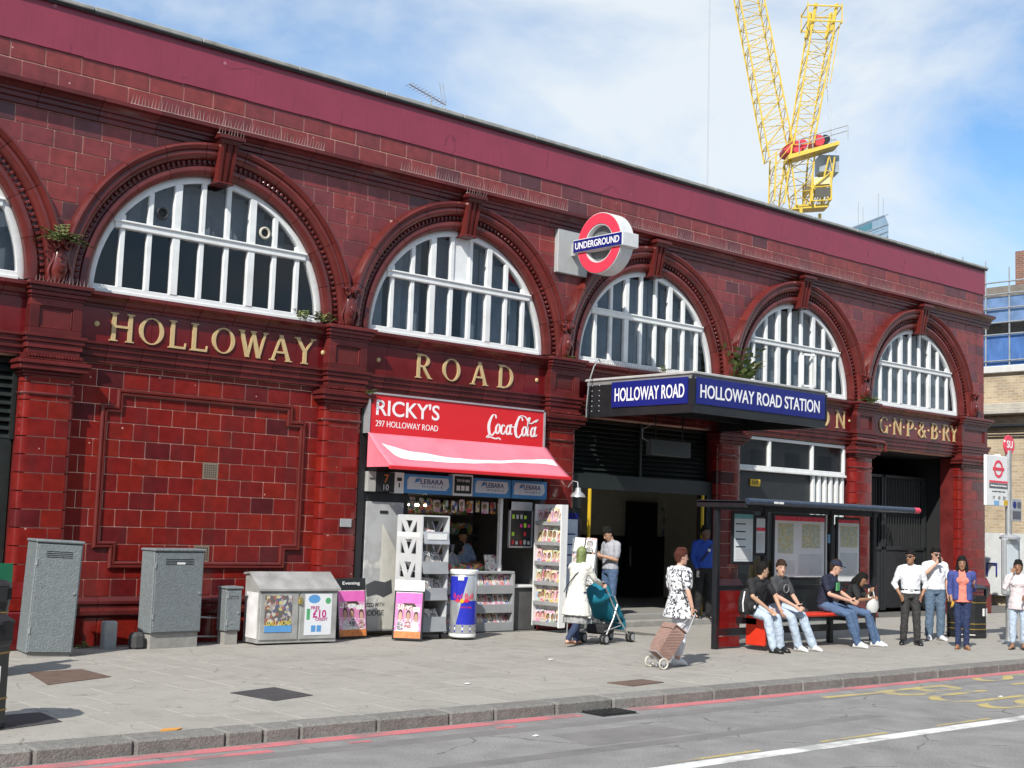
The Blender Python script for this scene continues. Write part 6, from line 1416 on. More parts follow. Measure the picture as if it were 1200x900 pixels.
m = MB(); m.box(.53, .60, -.62, -.22, .08, .59, bev=.015); m.build('bench_end', BENCHRED, bs)
for x in (.56, 1.9, 3.2): m = MB(); m.box(x-.03, x+.03, -.45, -.0, .43, .53); m.build('bench_bracket', SBL, bs)
for k in range(2): m = MB(); m.box(.55+k*.14, .66+k*.14, -.785, -.775, 2.465, 2.5); m.build('roof_label', WPLAS, bs)

# ================================================================== BUS STOP POLE
bp_ = thing('bus_stop_pole', 'grey bus stop pole with white roundel flag and red SU marker', 'bus stop', (19.66, -5.66, 0))
m = MB(); m.tube([(0, 0, 0), (0, 0, 3.75)], .062, 12); m.build('pole', GALV, bp_, smooth=True)
m = MB(); m.lathe([(.22, 0), (.2, .03), (.075, .05), (.07, .1)], (0, 0, 0), 16); m.build('foot', GALV, bp_, smooth=True)
fl = MB(); fl.box(-.90, -.08, -.03, .03, 2.64, 3.62, bev=.01); f_ = fl.build('flag', WPLAS, bp_)
def ring(cx, cz, r0, r1, y, material, parent, name):
    m = MB(); n = 28
    for i in range(n):
        a, c = 2*math.pi*i/n, 2*math.pi*(i+1)/n
        m.prism([(cx+r0*math.cos(a), y, cz+r0*math.sin(a)), (cx+r1*math.cos(a), y, cz+r1*math.sin(a)), (cx+r1*math.cos(c), y, cz+r1*math.sin(c)), (cx+r0*math.cos(c), y, cz+r0*math.sin(c))], (0, .003, 0))
    return m.build(name, material, parent)
ring(-.44, 3.36, .12, .175, -.034, RNDRED, f_, 'roundel_ring'); m = MB(); m.box(-.66, -.22, -.037, -.0345, 3.33, 3.39); m.build('roundel_bar', RNDRED, f_)
m = MB(); m.box(-.79, -.09, -.034, -.031, 3.09, 3.13); m.build('red_stripe', RNDRED, f_); m = MB(); m.box(-.79, -.09, -.034, -.031, 2.98, 3.08); m.build('grey_stripe', mat('stop_grey', (.1, .11, .12)), f_)
text('stop_name', 'Holloway Road Station', TXWHITE, f_, .05, (-.44, -.035, 3.03), XP, ZP, width=.6); text('stop_text', 'towards Nag\'s Head', BLACK, f_, .04, (-.44, -.032, 2.92), XP, ZP, width=.5)
for k, n in enumerate(('17', '43', '271')): text('route_number', n, BLACK, f_, .06, (-.62+k*.2, -.032, 2.80), XP, ZP)
m = MB(); m.box(-.24, -.09, -.034, -.031, 2.66, 2.76); m.build('night_panel', YELLOW, f_); m = MB(); m.box(-.62, -.42, -.034, -.031, 2.66, 2.74); m.build('blue_panel', mat('sticker_blue', (.2, .42, .65)), f_)
m = MB(); T = Matrix.Rotation(R(90), 4, 'X').to_3x3(); m.lathe([(.19, -.02), (.2, 0), (.19, .02)], (.02, -.0, 3.86), 28, T=T); m.prism([(-.13, -.018, 3.74), (.17, -.018, 3.74), (.02, -.018, 3.60)], (0, .036, 0)); d_ = m.build('stop_marker', RNDRED, bp_, smooth=True)
text('marker_letters', 'SU', TXWHITE, d_, .15, (.02, -.022, 3.87), XP, ZP, bold=.02)
m = MB(); m.box(-.03, .36, -.085, -.07, 2.36, 2.80, bev=.006); s_ = m.build('parking_sign', mat('sign_grey', (.33, .34, .36), rough=.4), bp_)
ring(.08, 2.68, .0, .07, -.088, BLUESIGN, s_, 'sign_disc'); m = MB(); m.box(.0, .32, -.088, -.0855, 2.4, 2.56); m.build('sign_print', mat('dark_print', (.1, .1, .12)), s_); m = MB(); m.box(.18, .33, -.088, -.0855, 2.62, 2.74); m.build('sign_print', MATS['dark_print'], s_)
tc_ = bp_; m = MB(); m.box(-.42, .14, -.16, -.05, .92, 2.02, bev=.03); c = m.build('timetable_case', ALU, bp_); m = MB(); m.box(-.36, .06, -.166, -.161, 1.0, 1.9); m.build('timetable', TT, c); m = MB(); m.box(-.34, .04, -.17, -.167, 1.03, 1.25); m.build('small_print', PRINT, c)
m = MB(); m.lathe([(.19, .0), (.2, .04), (.16, .08), (.06, .1)], (-.14, -.1, 2.0), 20); m.build('case_cap', ALU, c, smooth=True)
m = MB(); m.box(.10, .42, -.02, .02, .9, 2.05, bev=.02); m.build('side_case', mat('slate_case', (.2, .24, .27), rough=.4), bp_)

# ================================================================== PUSHCHAIR AND TROLLEY
pc_ = thing('pushchair', 'teal pushchair with silver frame pushed past the entrance', 'pushchair', (11.55, -2.62, 0), R(12))
TEAL = mat('teal_fabric', (.0, .16, .24), rough=.7, var=.15, bump=.3, bscale=30); FRM = mat('pushchair_tube', (.6, .61, .62), rough=.3, metal=.6)
for y in (-.22, .22):        # travels along +x
    m = MB(); m.tube([(-.52, y, 1.03), (-.44, y, 1.02), (-.30, y, .85), (.05, y, .42), (.42, y, .09)], .014, 8); m.build('frame_tube', FRM, pc_, smooth=True)
    m = MB(); m.tube([(-.38, y, .10), (-.12, y, .42), (.0, y, .66), (-.1, y, .8)], .014, 8); m.build('rear_tube', FRM, pc_, smooth=True)
    m = MB(); m.tube([(-.38, y, .22), (.12, y, .3)], .010, 6); m.build('side_stay', FRM, pc_)
    m = MB(); m.tube([(-.56, y, 1.04), (-.44, y, 1.02)], .02, 8); m.build('handle_grip', RUBBER, pc_)
    for x in (-.40, .44):
        for dy in (-.035, .035):
            T = Matrix.Rotation(R(90), 4, 'X').to_3x3(); m = MB(); m.lathe([(.03, -.02), (.075, -.02), (.088, -.01), (.088, .01), (.075, .02), (.03, .02)], (x, y+dy, .088), 18, T=T); w_ = m.build('wheel', RUBBER, pc_, smooth=True)
            m = MB(); m.lathe([(.012, -.024), (.055, -.023), (.055, .023), (.012, .024)], (x, y+dy, .088), 12, T=T); m.build('hub', mat('wheel_grey', (.42, .43, .44), rough=.4), w_)
for (x, z) in ((-.4, .12), (.40, .12), (.12, .34)): m = MB(); m.tube([(x, -.22, z), (x, .22, z)], .010, 6); m.build('cross_bar', FRM, pc_)
m = MB()
sec = [(-.30, .83), (-.22, .70), (-.10, .50), (-.02, .42), (.22, .46), (.30, .40), (.33, .24)]
m.prism([(x, -.2, z) for x, z in sec] + [(x-.035, -.2, z-.03) for x, z in reversed(sec)], (0, .4, 0)); m.build('seat', TEAL, pc_, smooth=True)
for y in (-.205, .195): m = MB(); m.prism([(-.3, y, .82), (-.02, y, .42), (.22, y, .46), (.1, y, .62), (-.1, y, .8)], (0, .01, 0)); m.build('seat_side', TEAL, pc_)
m = MB(); rings = []
for i in range(7):
    a = R(-20+i*26); c0 = Vector((-.24, 0, .80)); rr_ = .30
    rings.append([c0+Vector((rr_*math.cos(t)*0, 0, 0))+Vector((-math.sin(a)*rr_*math.sin(t), .235*math.cos(t), math.cos(a)*rr_*math.sin(t)*.8)) for t in [math.pi*k/10 for k in range(11)]])
n = 11; V = [p for rg in rings for p in rg]
m.add(V, [(i*n+k, i*n+k+1, (i+1)*n+k+1, (i+1)*n+k) for i in range(6) for k in range(n-1)])
o = m.build('hood', TEAL, pc_, smooth='all'); sol = o.modifiers.new('thick', 'SOLIDIFY'); sol.thickness = .012
m = MB(); m.box(-.36, .0, -.18, .18, .16, .32, bev=.03); m.build('under_basket', mat('black_mesh', (.02, .02, .022), rough=.8), pc_)

tr = thing('shopping_trolley', 'brown woven two-wheeled shopping trolley bag tilted behind the woman', 'shopping trolley', (9.28, -5.86, 0), R(-14)); tr.scale = (.9, .9, .9)
BAG = brick_mat('woven_bag', (.40, .27, .22), (.30, .19, .15), (.22, .13, .11), bw=.05, rh=.022, ms=.006, axes='YZ', rough=.8); lean = R(36)
T = Matrix.Rotation(lean, 4, 'Y'); T = Matrix.Translation((0, 0, .09)) @ T
m = MB(); m.loft([[T @ Vector(p) for p in ((-.13, -.14, .12), (.10, -.14, .12), (.10, .14, .12), (-.13, .14, .12))], [T @ Vector(p) for p in ((-.16, -.17, .28), (.11, -.17, .28), (.11, .17, .28), (-.16, .17, .28))], [T @ Vector(p) for p in ((-.16, -.17, .58), (.10, -.17, .58), (.10, .17, .58), (-.16, .17, .58))], [T @ Vector(p) for p in ((-.12, -.15, .64), (.09, -.15, .64), (.09, .15, .64), (-.12, .15, .64))]]); m.build('bag', BAG, tr, smooth=True)
m = MB(); m.loft([[T @ Vector(p) for p in ((-.18, -.17, .56), (-.155, -.18, .56), (-.155, .18, .56), (-.18, .17, .56))], [T @ Vector(p) for p in ((-.16, -.17, .66), (-.14, -.18, .645), (-.14, .18, .645), (-.16, .17, .66))], [T @ Vector(p) for p in ((.10, -.16, .68), (.11, -.16, .66), (.11, .16, .66), (.10, .16, .68))]]); m.build('flap', BAG, tr, smooth=True)
m = MB(); m.prism([T @ Vector(p) for p in ((.02, -.16, .65), (.12, -.14, .66), (.10, -.1, .63), (.02, -.12, .63))], (0, 0, .015)); m.build('dark_opening', DARK, tr)
for y in (-.13, .13): m = MB(); m.tube([T @ Vector((.125, y, .0)), T @ Vector((.125, y, .75)), T @ Vector((.13, y*.3, 1.05))], .011, 8); m.build('frame_tube', FRM, tr, smooth=True)
m = MB(); m.tube([T @ Vector((.13, -.045, 1.04)), T @ Vector((.13, .045, 1.04))], .018, 8); m.build('handle', RUBBER, tr)
m = MB(); m.tube([T @ Vector((.12, -.14, .10)), T @ Vector((-.18, -.14, .11)), T @ Vector((-.18, .14, .11)), T @ Vector((.12, .14, .10))], .009, 6); m.tube([(.02, -.2, .09), (.02, .2, .09)], .012, 8); m.build('foot_frame', FRM, tr, smooth=True)
WCR = mat('cream_wheel', (.52, .49, .42), rough=.5)
for y in (-.2, .2):
    T2 = Matrix.Rotation(R(90), 4, 'X').to_3x3(); m = MB(); m.tube([(.02+.078*math.cos(t), y, .092+.078*math.sin(t)) for t in [2*math.pi*i/22 for i in range(22)]], .015, 7, closed=True); w_ = m.build('wheel', WCR, tr, smooth=True)
    m = MB(); m.lathe([(.025, -.02), (.025, .02)], (.02, y, .092), 10, T=T2)
    for k in range(6): a = k*math.pi/3; m.bar((.02, y, .092), (.02+.075*math.cos(a), y, .092+.075*math.sin(a)), .012)
    m.build('spokes', FRM, w_)

# scraps of paper on the ground
for i, (x, y, z, lab) in enumerate(((5.6, -6.1, .002, 'scrap of white paper on the slabs between cooler and kerb'), (4.2, -8.9, RZ+.001, 'scrap of pale paper on the tarmac below the kerb'), (8.6, -4.4, .002, 'crumpled white wrapper on the open pavement before the entrance'), (12.1, -9.6, RZ+.001, 'white scrap lying in the bus lane'))):
    m = MB(); r2 = random.Random(i); P_ = [(.05*math.cos(a)*r2.uniform(.6, 1.2), .04*math.sin(a)*r2.uniform(.6, 1.2), r2.uniform(.0, .016)) for a in [k*1.05 for k in range(6)]]
    m.add(P_+[(0, 0, .02)], [(k, (k+1) % 6, 6) for k in range(6)]); tag(m.build('litter_scrap', TXWHITE, loc=(x, y, z), recalc=False), lab, 'litter', 'paper scraps on the ground')
# ================================================================== PEOPLE
BAKE = []
FOLD = bpy.data.textures.new('cloth_folds', 'CLOUDS'); FOLD.noise_scale = .09; FOLD.noise_depth = 2
def skin(n, c): return mat('skin_'+n, c, rough=.5, var=.08)
SK = {'light': skin('light', (.56, .33, .24)), 'tan': skin('tan', (.46, .27, .18)), 'brown': skin('brown', (.30, .155, .09)), 'dark': skin('dark', (.15, .078, .05))}
def cloth(n, c, r=.8, v=.14): return mat('cloth_'+n, c, rough=r, var=v, scale=9, bump=.8, bscale=20)
HAIRK = mat('hair_black', (.010, .009, .008), rough=.7, bump=.9, bscale=60, spec=.2); HAIRB = mat('hair_brown', (.04, .023, .015), rough=.7, bump=.9, bscale=60, spec=.2); HAIRR = mat('hair_auburn', (.075, .022, .014), rough=.7, bump=.9, bscale=60, spec=.2)
EYEW = mat('eye_white', (.30, .27, .25), rough=.4); LIP = mat('lips', (.28, .08, .06), rough=.5)
STAND = dict(pel=(0, 0, .95), wai=(0, 0, 1.10), che=(0, .01, 1.29), nek=(0, .015, 1.46), hed=(0, -.015, 1.625),
             hL=(.09, 0, .93), kL=(.105, -.015, .50), aL=(.11, .03, .085), sL=(.185, .015, 1.405), eL=(.235, .04, 1.13), wL=(.24, -.04, .90),
             hR=(-.09, 0, .93), kR=(-.105, -.015, .50), aR=(-.11, .03, .085), sR=(-.185, .015, 1.405), eR=(-.235, .04, 1.13), wR=(-.24, -.04, .90))
SIT = dict(STAND, pel=(0, .02, .72), wai=(0, .0, .86), che=(0, -.04, 1.04), nek=(0, -.06, 1.21), hed=(0, -.10, 1.37),
           hL=(.09, 0, .70), kL=(.13, -.40, .57), aL=(.13, -.43, .085), sL=(.185, -.05, 1.15), eL=(.25, -.10, .90), wL=(.16, -.30, .78),
           hR=(-.09, 0, .70), kR=(-.13, -.40, .57), aR=(-.13, -.43, .085), sR=(-.185, -.05, 1.15), eR=(-.25, -.10, .90), wR=(-.16, -.30, .78))
def ell(c, a, b_, ra, rb, n=14): return [c+a*(ra*math.cos(2*math.pi*i/n))+b_*(rb*math.sin(2*math.pi*i/n)) for i in range(n)]
def limb(m, pts, rs, n=10):
    P = []; Rr = []
    for i in range(len(pts)-1):
        for k in range(3): t = k/3; P.append(Vector(pts[i]).lerp(Vector(pts[i+1]), t)); Rr.append(rs[i]+(rs[i+1]-rs[i])*t)
    P.append(Vector(pts[-1])); Rr.append(rs[-1]); m.tube(P, Rr, n)
    m.ball(pts[0], rs[0], 8); m.ball(pts[-1], rs[-1], 8)
    for p, r_ in list(zip(pts, rs))[1:-1]: m.ball(p, r_*.99, 8)
def hand(m, w, d, side, curl=.5, up=None):
    """palm, four fingers of different length, and a thumb from the side of the palm"""
    w, d = Vector(w), Vector(d).normalized(); lat = (up or Vector((0, 0, 1)))
    lat = (lat-d*lat.dot(d));
    if lat.length < .1: lat = Vector((0, -1, 0))-d*d.dot(Vector((0, -1, 0)))
    lat.normalize(); nrm = d.cross(lat)*side
    rings = [ell(w+d*t, lat, nrm, a, b_, 10) for t, a, b_ in ((-.01, .026, .02), (.03, .036, .017), (.07, .043, .016), (.092, .040, .012))]; m.loft(rings)
    for k, (o, l) in enumerate(((.033, .072), (.011, .082), (-.011, .076), (-.033, .058))):
        p = w+d*.085+lat*o; dd = d.copy(); pts = [p]
        for j, f in enumerate((.45, .32, .23)): dd = (dd+nrm*-curl*.55).normalized(); p = p+dd*l*f; pts.append(p)
        m.tube(pts, [.0092, .009, .0082, .007], 7)
    p = w+d*.025+lat*.03; d1 = (d*.6+lat*.75-nrm*.3*curl).normalized(); p1 = p+d1*.035; d2 = (d*.95+lat*.3-nrm*.4*curl).normalized(); m.tube([p, p1, p1+d2*.03], [.012, .0105, .008], 7)
def finish(m, name, material, parent, vox, smooth=3, fold=0):
    o = m.build(name, material, parent, smooth='all', recalc=True)
    r_ = o.modifiers.new('r', 'REMESH'); r_.mode = 'VOXEL'; r_.voxel_size = vox; r_.use_smooth_shade = True
    s_ = o.modifiers.new('s', 'SMOOTH'); s_.factor = .5; s_.iterations = smooth
    if fold:
        d_ = o.modifiers.new('d', 'DISPLACE'); d_.texture = FOLD; d_.strength = fold; d_.mid_level = .5; d_.texture_coords = 'LOCAL'
    BAKE.append(o); return o
def person(label, loc, face, H, J=None, base=STAND, tone='light', sex='m', build_=1.0, top=None, topm=None, sleeve='short', hem=.0, legs=None, leglen=1.0, legw=1.0, shoes=None, hair='short', hairm=None, look=(0, 0), curl=(.5, .5), glasses=None, sandals=False, extra=None, jacket=None, toe=(0, 0), handd=(None, None), skirt=None):
    j = {k: Vector(v) for k, v in dict(base, **(J or {})).items()}
    root = thing('person', label, 'person', loc, R(face)); s = H/1.75; root.scale = (s, s, s)
    lat_h = (j['hL']-j['hR']).normalized(); lat_s = (j['sL']-j['sR']).normalized(); bw = build_
    fm = sex == 'f'
    sp = [j['pel']+(j['pel']-j['wai'])*.55, j['pel'], j['wai'], j['che'], j['che'].lerp(j['nek'], .62), j['nek']]
    W = [(.13, .10), (.165, .118), (.135 if fm else .148, .10), (.155 if fm else .172, .115), (.15 if fm else .17, .09), (.062, .058)]
    def torso(m, grow=0, i0=0, hemext=0, flare=0):
        rings = []
        if hemext:
            dn = (sp[1]-sp[2]).normalized(); a = lat_h; b_ = a.cross(-dn).normalized()
            for t in (1, .5): rings.append(ell(sp[1]+dn*hemext*t, a, b_, (W[1][0]+grow+flare*t)*bw, (W[1][1]+grow+flare*t)*bw))
        for i in range(i0, 6):
            t = i/5; a = lat_h.lerp(lat_s, t).normalized(); d = (sp[min(i+1, 5)]-sp[max(i-1, 0)]).normalized(); b_ = a.cross(d).normalized()
            g = grow if i < 5 else grow*.4
            rings.append(ell(sp[i], a, b_, (W[i][0])*(bw if i < 4 else 1)+g, W[i][1]*(bw if i < 4 else 1)+g))
        m.loft(rings)
        if fm and i0 < 4:
            fw = lat_s.cross((sp[3]-sp[2]).normalized())
            if fw.dot(Vector((0, -1, 0))) < 0: fw = -fw
            for q in (-1, 1): m.ball(sp[3]+lat_s*q*.075+fw*(.085*bw+grow*.6), .062+grow*.4, 8)
        if not fm or True:
            for q in ('sL', 'sR'): m.ball(j[q]+(j['nek']-j[q])*.12, .052+grow, 8)
            limb(m, [j['sL'], j['nek']+Vector((0, 0, .0)), j['sR']], [.045+grow*.8, .052+grow*.3, .045+grow*.8], 8)
    # head frame
    yw, pt = R(look[0]), R(look[1]); tw = Matrix.Rotation(yw, 3, 'Z')
    f_ = tw @ Vector((0, -math.cos(pt), math.sin(pt))); l_ = tw @ Vector((1, 0, 0)); u_ = f_.cross(l_)*-1; u_ = l_.cross(f_)*-1 if u_.z < 0 else u_
    if u_.z < 0: u_ = -u_
    h = j['hed']
    HR = [(-.125, .026, .030, .052), (-.108, .044, .05, .038), (-.07, .06, .076, .018), (-.02, .069, .090, .008), (.03, .075, .097, .0), (.075, .071, .090, -.004), (.105, .054, .068, -.006), (.122, .03, .036, -.006), (.127, .008, .01, -.006)]
    m = MB(); torso(m)
    m.loft([ell(h+u_*u+f_*o, l_, f_, a, b_, 14) for u, a, b_, o in HR])
    limb(m, [j['nek']-(j['nek']-h)*-.02, h-u_*.06-f_*.012], [.058 if not fm else .05, .052 if not fm else .045])
    m.tube([h+f_*.088+u_*.02, h+f_*.104-u_*.012, h+f_*.112-u_*.03, h+f_*.09-u_*.04], [.009, .012, .016, .010], 7)
    for q in (-1, 1): m.ball(h+l_*q*.074-f_*.008-u_*.005, (.012, .02, .032), 8); m.ball(h+f_*.078+l_*q*.03+u_*.035, (.022, .014, .010), 8); m.ball(h+f_*.072-l_*q*.03-u_*.035, (.02, .016, .018), 8)
    for S_ in 'LR':
        q = 1 if S_ == 'L' else -1
        limb(m, [j['s'+S_], j['s'+S_].lerp(j['e'+S_], .45), j['e'+S_], j['e'+S_].lerp(j['w'+S_], .3), j['w'+S_]], [.05*bw, .046*bw, .037, .039, .026])
        hd_ = handd[0 if q > 0 else 1]; dv = Vector(hd_) if hd_ else (j['w'+S_]-j['e'+S_]); hand(m, j['w'+S_]+dv.normalized()*.012, dv, q, curl[0 if q > 0 else 1])
        limb(m, [j['h'+S_], j['h'+S_].lerp(j['k'+S_], .5), j['k'+S_], j['k'+S_].lerp(j['a'+S_], .3), j['a'+S_]], [.088*bw, .074*bw, .056, .056, .036])
        a = j['a'+S_]; ty = R(toe[0 if q > 0 else 1]); td = Vector((math.sin(ty), -math.cos(ty), 0))
        limb(m, [a-td*.04+Vector((0, 0, -.045)), a+td*.05+Vector((0, 0, -.03)), a+td*.15+Vector((0, 0, -.058))], [.034, .036, .024])
    body = finish(m, 'body', SK[tone], root, .0075, 2)
    # face
    if not (glasses):
        for q in (-1, 1):
            e = MB(); e.ball(h+f_*.081+l_*q*.031+u_*.012, .0115, 8); eo = e.build('eye', EYEW, root, smooth='all'); e = MB(); e.ball(h+f_*.0895+l_*q*.031+u_*.012, .0065, 8); e.build('iris', HAIRK, eo, smooth='all')
    else:
        e = MB()
        for q in (-1, 1): e.ball(h+f_*.094+l_*q*.034+u_*.012, (.03, .018, .021), 8); e.tube([h+f_*.09+l_*q*.05+u_*.018, h+l_*q*.08+u_*.018-f_*.01], .005, 5)
        e.tube([h+f_*.105+l_*.02+u_*.018, h+f_*.105-l_*.02+u_*.018], .005, 5); e.build('sunglasses', BLACK, root, smooth='all')
    e = MB()
    for q in (-1, 1): e.tube([h+f_*.094+l_*q*.014+u_*.032, h+f_*.091+l_*q*.034+u_*.037, h+f_*.076+l_*q*.052+u_*.03], [.004, .005, .003], 5)
    e.build('eyebrows', hairm or HAIRK, root, smooth='all')
    e = MB(); e.tube([h+f_*.078-l_*.026-u_*.068, h+f_*.094-u_*.066, h+f_*.078+l_*.026-u_*.068], [.003, .008, .003], 6); e.build('mouth', LIP, root, smooth='all')
    # hair
    hm = hairm or HAIRK
    if hair:
        m = MB(); rings = []
        for u in (-.075, -.04, -.005, .03, .06, .085, .108, .125, .140, .150):
            # interpolate head radii
            for (a, b_) in zip(HR[:-1], HR[1:]):
                if a[0] <= min(u, .126) <= b_[0]: t = (min(u, .126)-a[0])/(b_[0]-a[0]); ra = a[1]+(b_[1]-a[1])*t; rb = a[2]+(b_[2]-a[2])*t; o = a[3]+(b_[3]-a[3])*t
            g = .016 if hair != 'crop' else .010
            if u > .12: ra, rb = max(.012, .06*(1-(u-.12)/.034)+.008), max(.012, .068*(1-(u-.12)/.034)+.008)
            lim = (-.055+(u+.075)*.4) if u < .02 else (-.017+(u-.02)/.035*.12)
            if hair in ('long', 'bob') and u < .035: lim = .02
            ring = []
            for p in ell(h+u_*u+f_*min(o, 0), l_, f_, ra+g, rb+g, 16):
                fo = (p-h).dot(f_); ring.append(p-f_*max(0, fo-lim) if fo > lim else p)
            rings.append(ring)
        m.loft(rings)
        if hair == 'long':
            for q in (-1, 1): limb(m, [h+l_*q*.06-f_*.02+u_*.03, h+l_*q*.082-f_*.02-u_*.08, h+l_*q*.085-u_*.2+f_*.03, h+l_*q*.09-u_*.28+f_*.04], [.04, .036, .034, .018], 8)
            limb(m, [h-f_*.06, h-f_*.085-u_*.12, h-f_*.08-u_*.26], [.07, .075, .04], 8)
        if hair == 'bob': limb(m, [h-f_*.05+u_*.02, h-f_*.075-u_*.07, h-f_*.05-u_*.10], [.07, .06, .045], 8)
        if hair == 'full': m.ball(h+u_*.10+f_*.02, (.075, .075, .055), 10); m.ball(h+u_*.04-f_*.05, (.08, .07, .07), 10)
        finish(m, 'hair', hm, root, .009, 2, .022)
    # clothes
    if legs:
        m = MB(); rings = []
        for i in (0, 1, 2):
            a = lat_h; d = (sp[1]-sp[0]).normalized(); b_ = a.cross(d).normalized(); c = sp[i] if i < 2 else sp[1].lerp(sp[2], .45); wx, wy = W[i] if i < 2 else (W[1][0]*.55+W[2][0]*.45, W[1][1]*.55+W[2][1]*.45); rings.append(ell(c, a, b_, wx*bw+.012, wy*bw+.012))
        m.loft(rings)
        for S_ in 'LR':
            hh, k, a = j['h'+S_], j['k'+S_], j['a'+S_]; en = k.lerp(a, leglen) if leglen < 1 else a+Vector((0, 0, .0))
            limb(m, [hh, hh.lerp(k, .5), k, k.lerp(en, .5), en], [.102*bw, .09*bw*(.6+.4*legw), .074*(.4+.6*legw), .072*legw, .062*legw], 12)
        finish(m, 'trousers', legs, root, .012, 3, .026)
    if skirt:
        m = MB(); torso(m, .022, 2, skirt[1], skirt[2]); finish(m, 'tunic', skirt[0], root, .013, 3, .025)
    if top:
        m = MB(); torso(m, .024, 1, max(hem, .001), .012 if hem < .2 else (.05 if hem < .35 else .10))
        for S_ in 'LR':
            sh_, e, w_ = j['s'+S_], j['e'+S_], j['w'+S_]
            if sleeve == 'short': limb(m, [sh_, sh_.lerp(e, .35), sh_.lerp(e, .74)], [.07*bw, .067*bw, .064*bw], 10)
            elif sleeve == 'long': limb(m, [sh_, sh_.lerp(e, .5), e, e.lerp(w_, .5), e.lerp(w_, .93)], [.068*bw, .062*bw, .053, .047, .040], 10)
            elif sleeve == 'half': limb(m, [sh_, sh_.lerp(e, .5), e, e.lerp(w_, .35)], [.068*bw, .063*bw, .055, .052], 10)
        finish(m, topm or 'shirt', top, root, .012, 3, .028)
        if topm in ('shirt', 'polo_shirt'):
            m = MB(); c = j['nek']+Vector((0, 0, -.005)); m.tube([c+Vector((.078*math.cos(t), .072*math.sin(t), .012*math.sin(t))) for t in [2*math.pi*i/14 for i in range(14)]], .017, 7, closed=True); m.build('collar', top, root, smooth='all')
    if jacket:
        m = MB(); torso(m, .036, 1, .05, .01)
        for S_ in 'LR':
            sh_, e, w_ = j['s'+S_], j['e'+S_], j['w'+S_]; limb(m, [sh_, sh_.lerp(e, .5), e, e.lerp(w_, .45)], [.073, .068, .058, .052], 10)
        o = finish(m, 'cardigan', jacket, root, .012, 3, .02)
    for S_ in 'LR':
        q = 1 if S_ == 'L' else -1; a = j['a'+S_]; ty = R(toe[0 if q > 0 else 1]); td = Vector((math.sin(ty), -math.cos(ty), 0)); sd = Vector((td.y*-1, td.x, 0)); z0 = a.z-.085
        m = MB()
        if shoes and not sandals:
            rings = []
            for t, w_, hh in ((-.085, .02, .05), (-.07, .036, .085), (-.02, .043, .118), (.05, .046, .112), (.11, .050, .082), (.16, .045, .058), (.19, .022, .03)):
                c = Vector((a.x, a.y, z0))+td*t; rings.append([c+sd*w_*math.cos(x)+Vector((0, 0, hh*(.5+.5*math.sin(x)))) for x in [2*math.pi*i/12 for i in range(12)]])
            m.loft(rings); m.build('shoe', shoes, root, smooth='all')
        elif shoes:
            pts = [Vector((a.x, a.y, z0))+td*(.05+.135*math.cos(x))+sd*.043*math.sin(x) for x in [2*math.pi*i/14 for i in range(14)]]
            m.prism(pts, (0, 0, .018)); m.tube([Vector((a.x, a.y, z0+.02))+td*.09-sd*.045, Vector((a.x, a.y, z0+.065))+td*.07, Vector((a.x, a.y, z0+.02))+td*.09+sd*.045], .010, 6); m.build('sandal', shoes, root)
    return root, j, (h, f_, l_, u_), (sp, W)

WHITESH = cloth('white', (.68, .69, .72), v=.05); PALEJ = cloth('pale_denim', (.42, .50, .60)); JEAN = cloth('denim', (.07, .12, .22)); DJEAN = cloth('dark_denim', (.025, .04, .09)); BLKC = cloth('black', (.014, .014, .016)); CHAR = cloth('charcoal', (.05, .052, .058)); NAVY = cloth('navy', (.010, .014, .035)); WSHOE = mat('white_trainer', (.68, .68, .68), rough=.5, var=.05); BSHOE = mat('black_shoe', (.012, .012, .012), rough=.3); TANS = mat('tan_sandal', (.20, .10, .05), rough=.6)
# --- bench
SY = -4.62
r_, j, hf, _ = person('man in black polo and pale jeans on the bench, turned to his neighbour', (12.98, SY, 0), 4, 1.76, dict(wai=(0, -.02, .86), che=(.02, -.09, 1.03), nek=(.03, -.15, 1.19), hed=(.06, -.18, 1.34), sL=(.20, -.16, 1.13), sR=(-.16, -.10, 1.14), eL=(.26, -.30, .92), wL=(.17, -.47, .70), eR=(-.24, -.20, .90), wR=(-.06, -.38, .71), kL=(.15, -.42, .56), kR=(-.10, -.40, .57), aL=(.20, -.46, .085), aR=(-.06, -.50, .085)), SIT, 'tan', top=BLKC, topm='polo_shirt', legs=PALEJ, shoes=BSHOE, hair='short', look=(62, -4), legw=1.1, curl=(.8, .8))
r_, j, hf, _ = person('man in charcoal T-shirt and pale jeans on the bench holding a phone', (13.62, SY, 0), 2, 1.78, dict(che=(0, -.07, 1.03), nek=(-.01, -.11, 1.20), hed=(-.03, -.15, 1.36), sL=(.185, -.10, 1.14), sR=(-.185, -.10, 1.14), eL=(.24, -.20, .90), wL=(.10, -.42, .76), eR=(-.23, -.19, .90), wR=(-.04, -.42, .75), kL=(.20, -.42, .58), aL=(.33, -.55, .085), kR=(-.10, -.41, .56), aR=(.02, -.48, .085)), SIT, 'light', top=CHAR, topm='t_shirt', legs=PALEJ, shoes=WSHOE, hair='short', hairm=HAIRB, look=(-38, -6), legw=1.1, curl=(.9, .9))
m = MB(); h_ = Vector((0, -.235, 1.02)); m.tube([h_+Vector((.07*math.cos(t), 0, .07*math.sin(t))) for t in [2*math.pi*i/16 for i in range(16)]], .008, 6, closed=True); m.build('shirt_print', mat('grey_print2', (.22, .22, .22)), r_)
m = MB(); m.box(.0, .07, -.52, -.47, .76, .78, bev=.005); o = tag(m.build('mobile_phone', BLACK, loc=(13.62, SY, 0)), 'small dark phone held by the man in the charcoal T-shirt', 'phone')
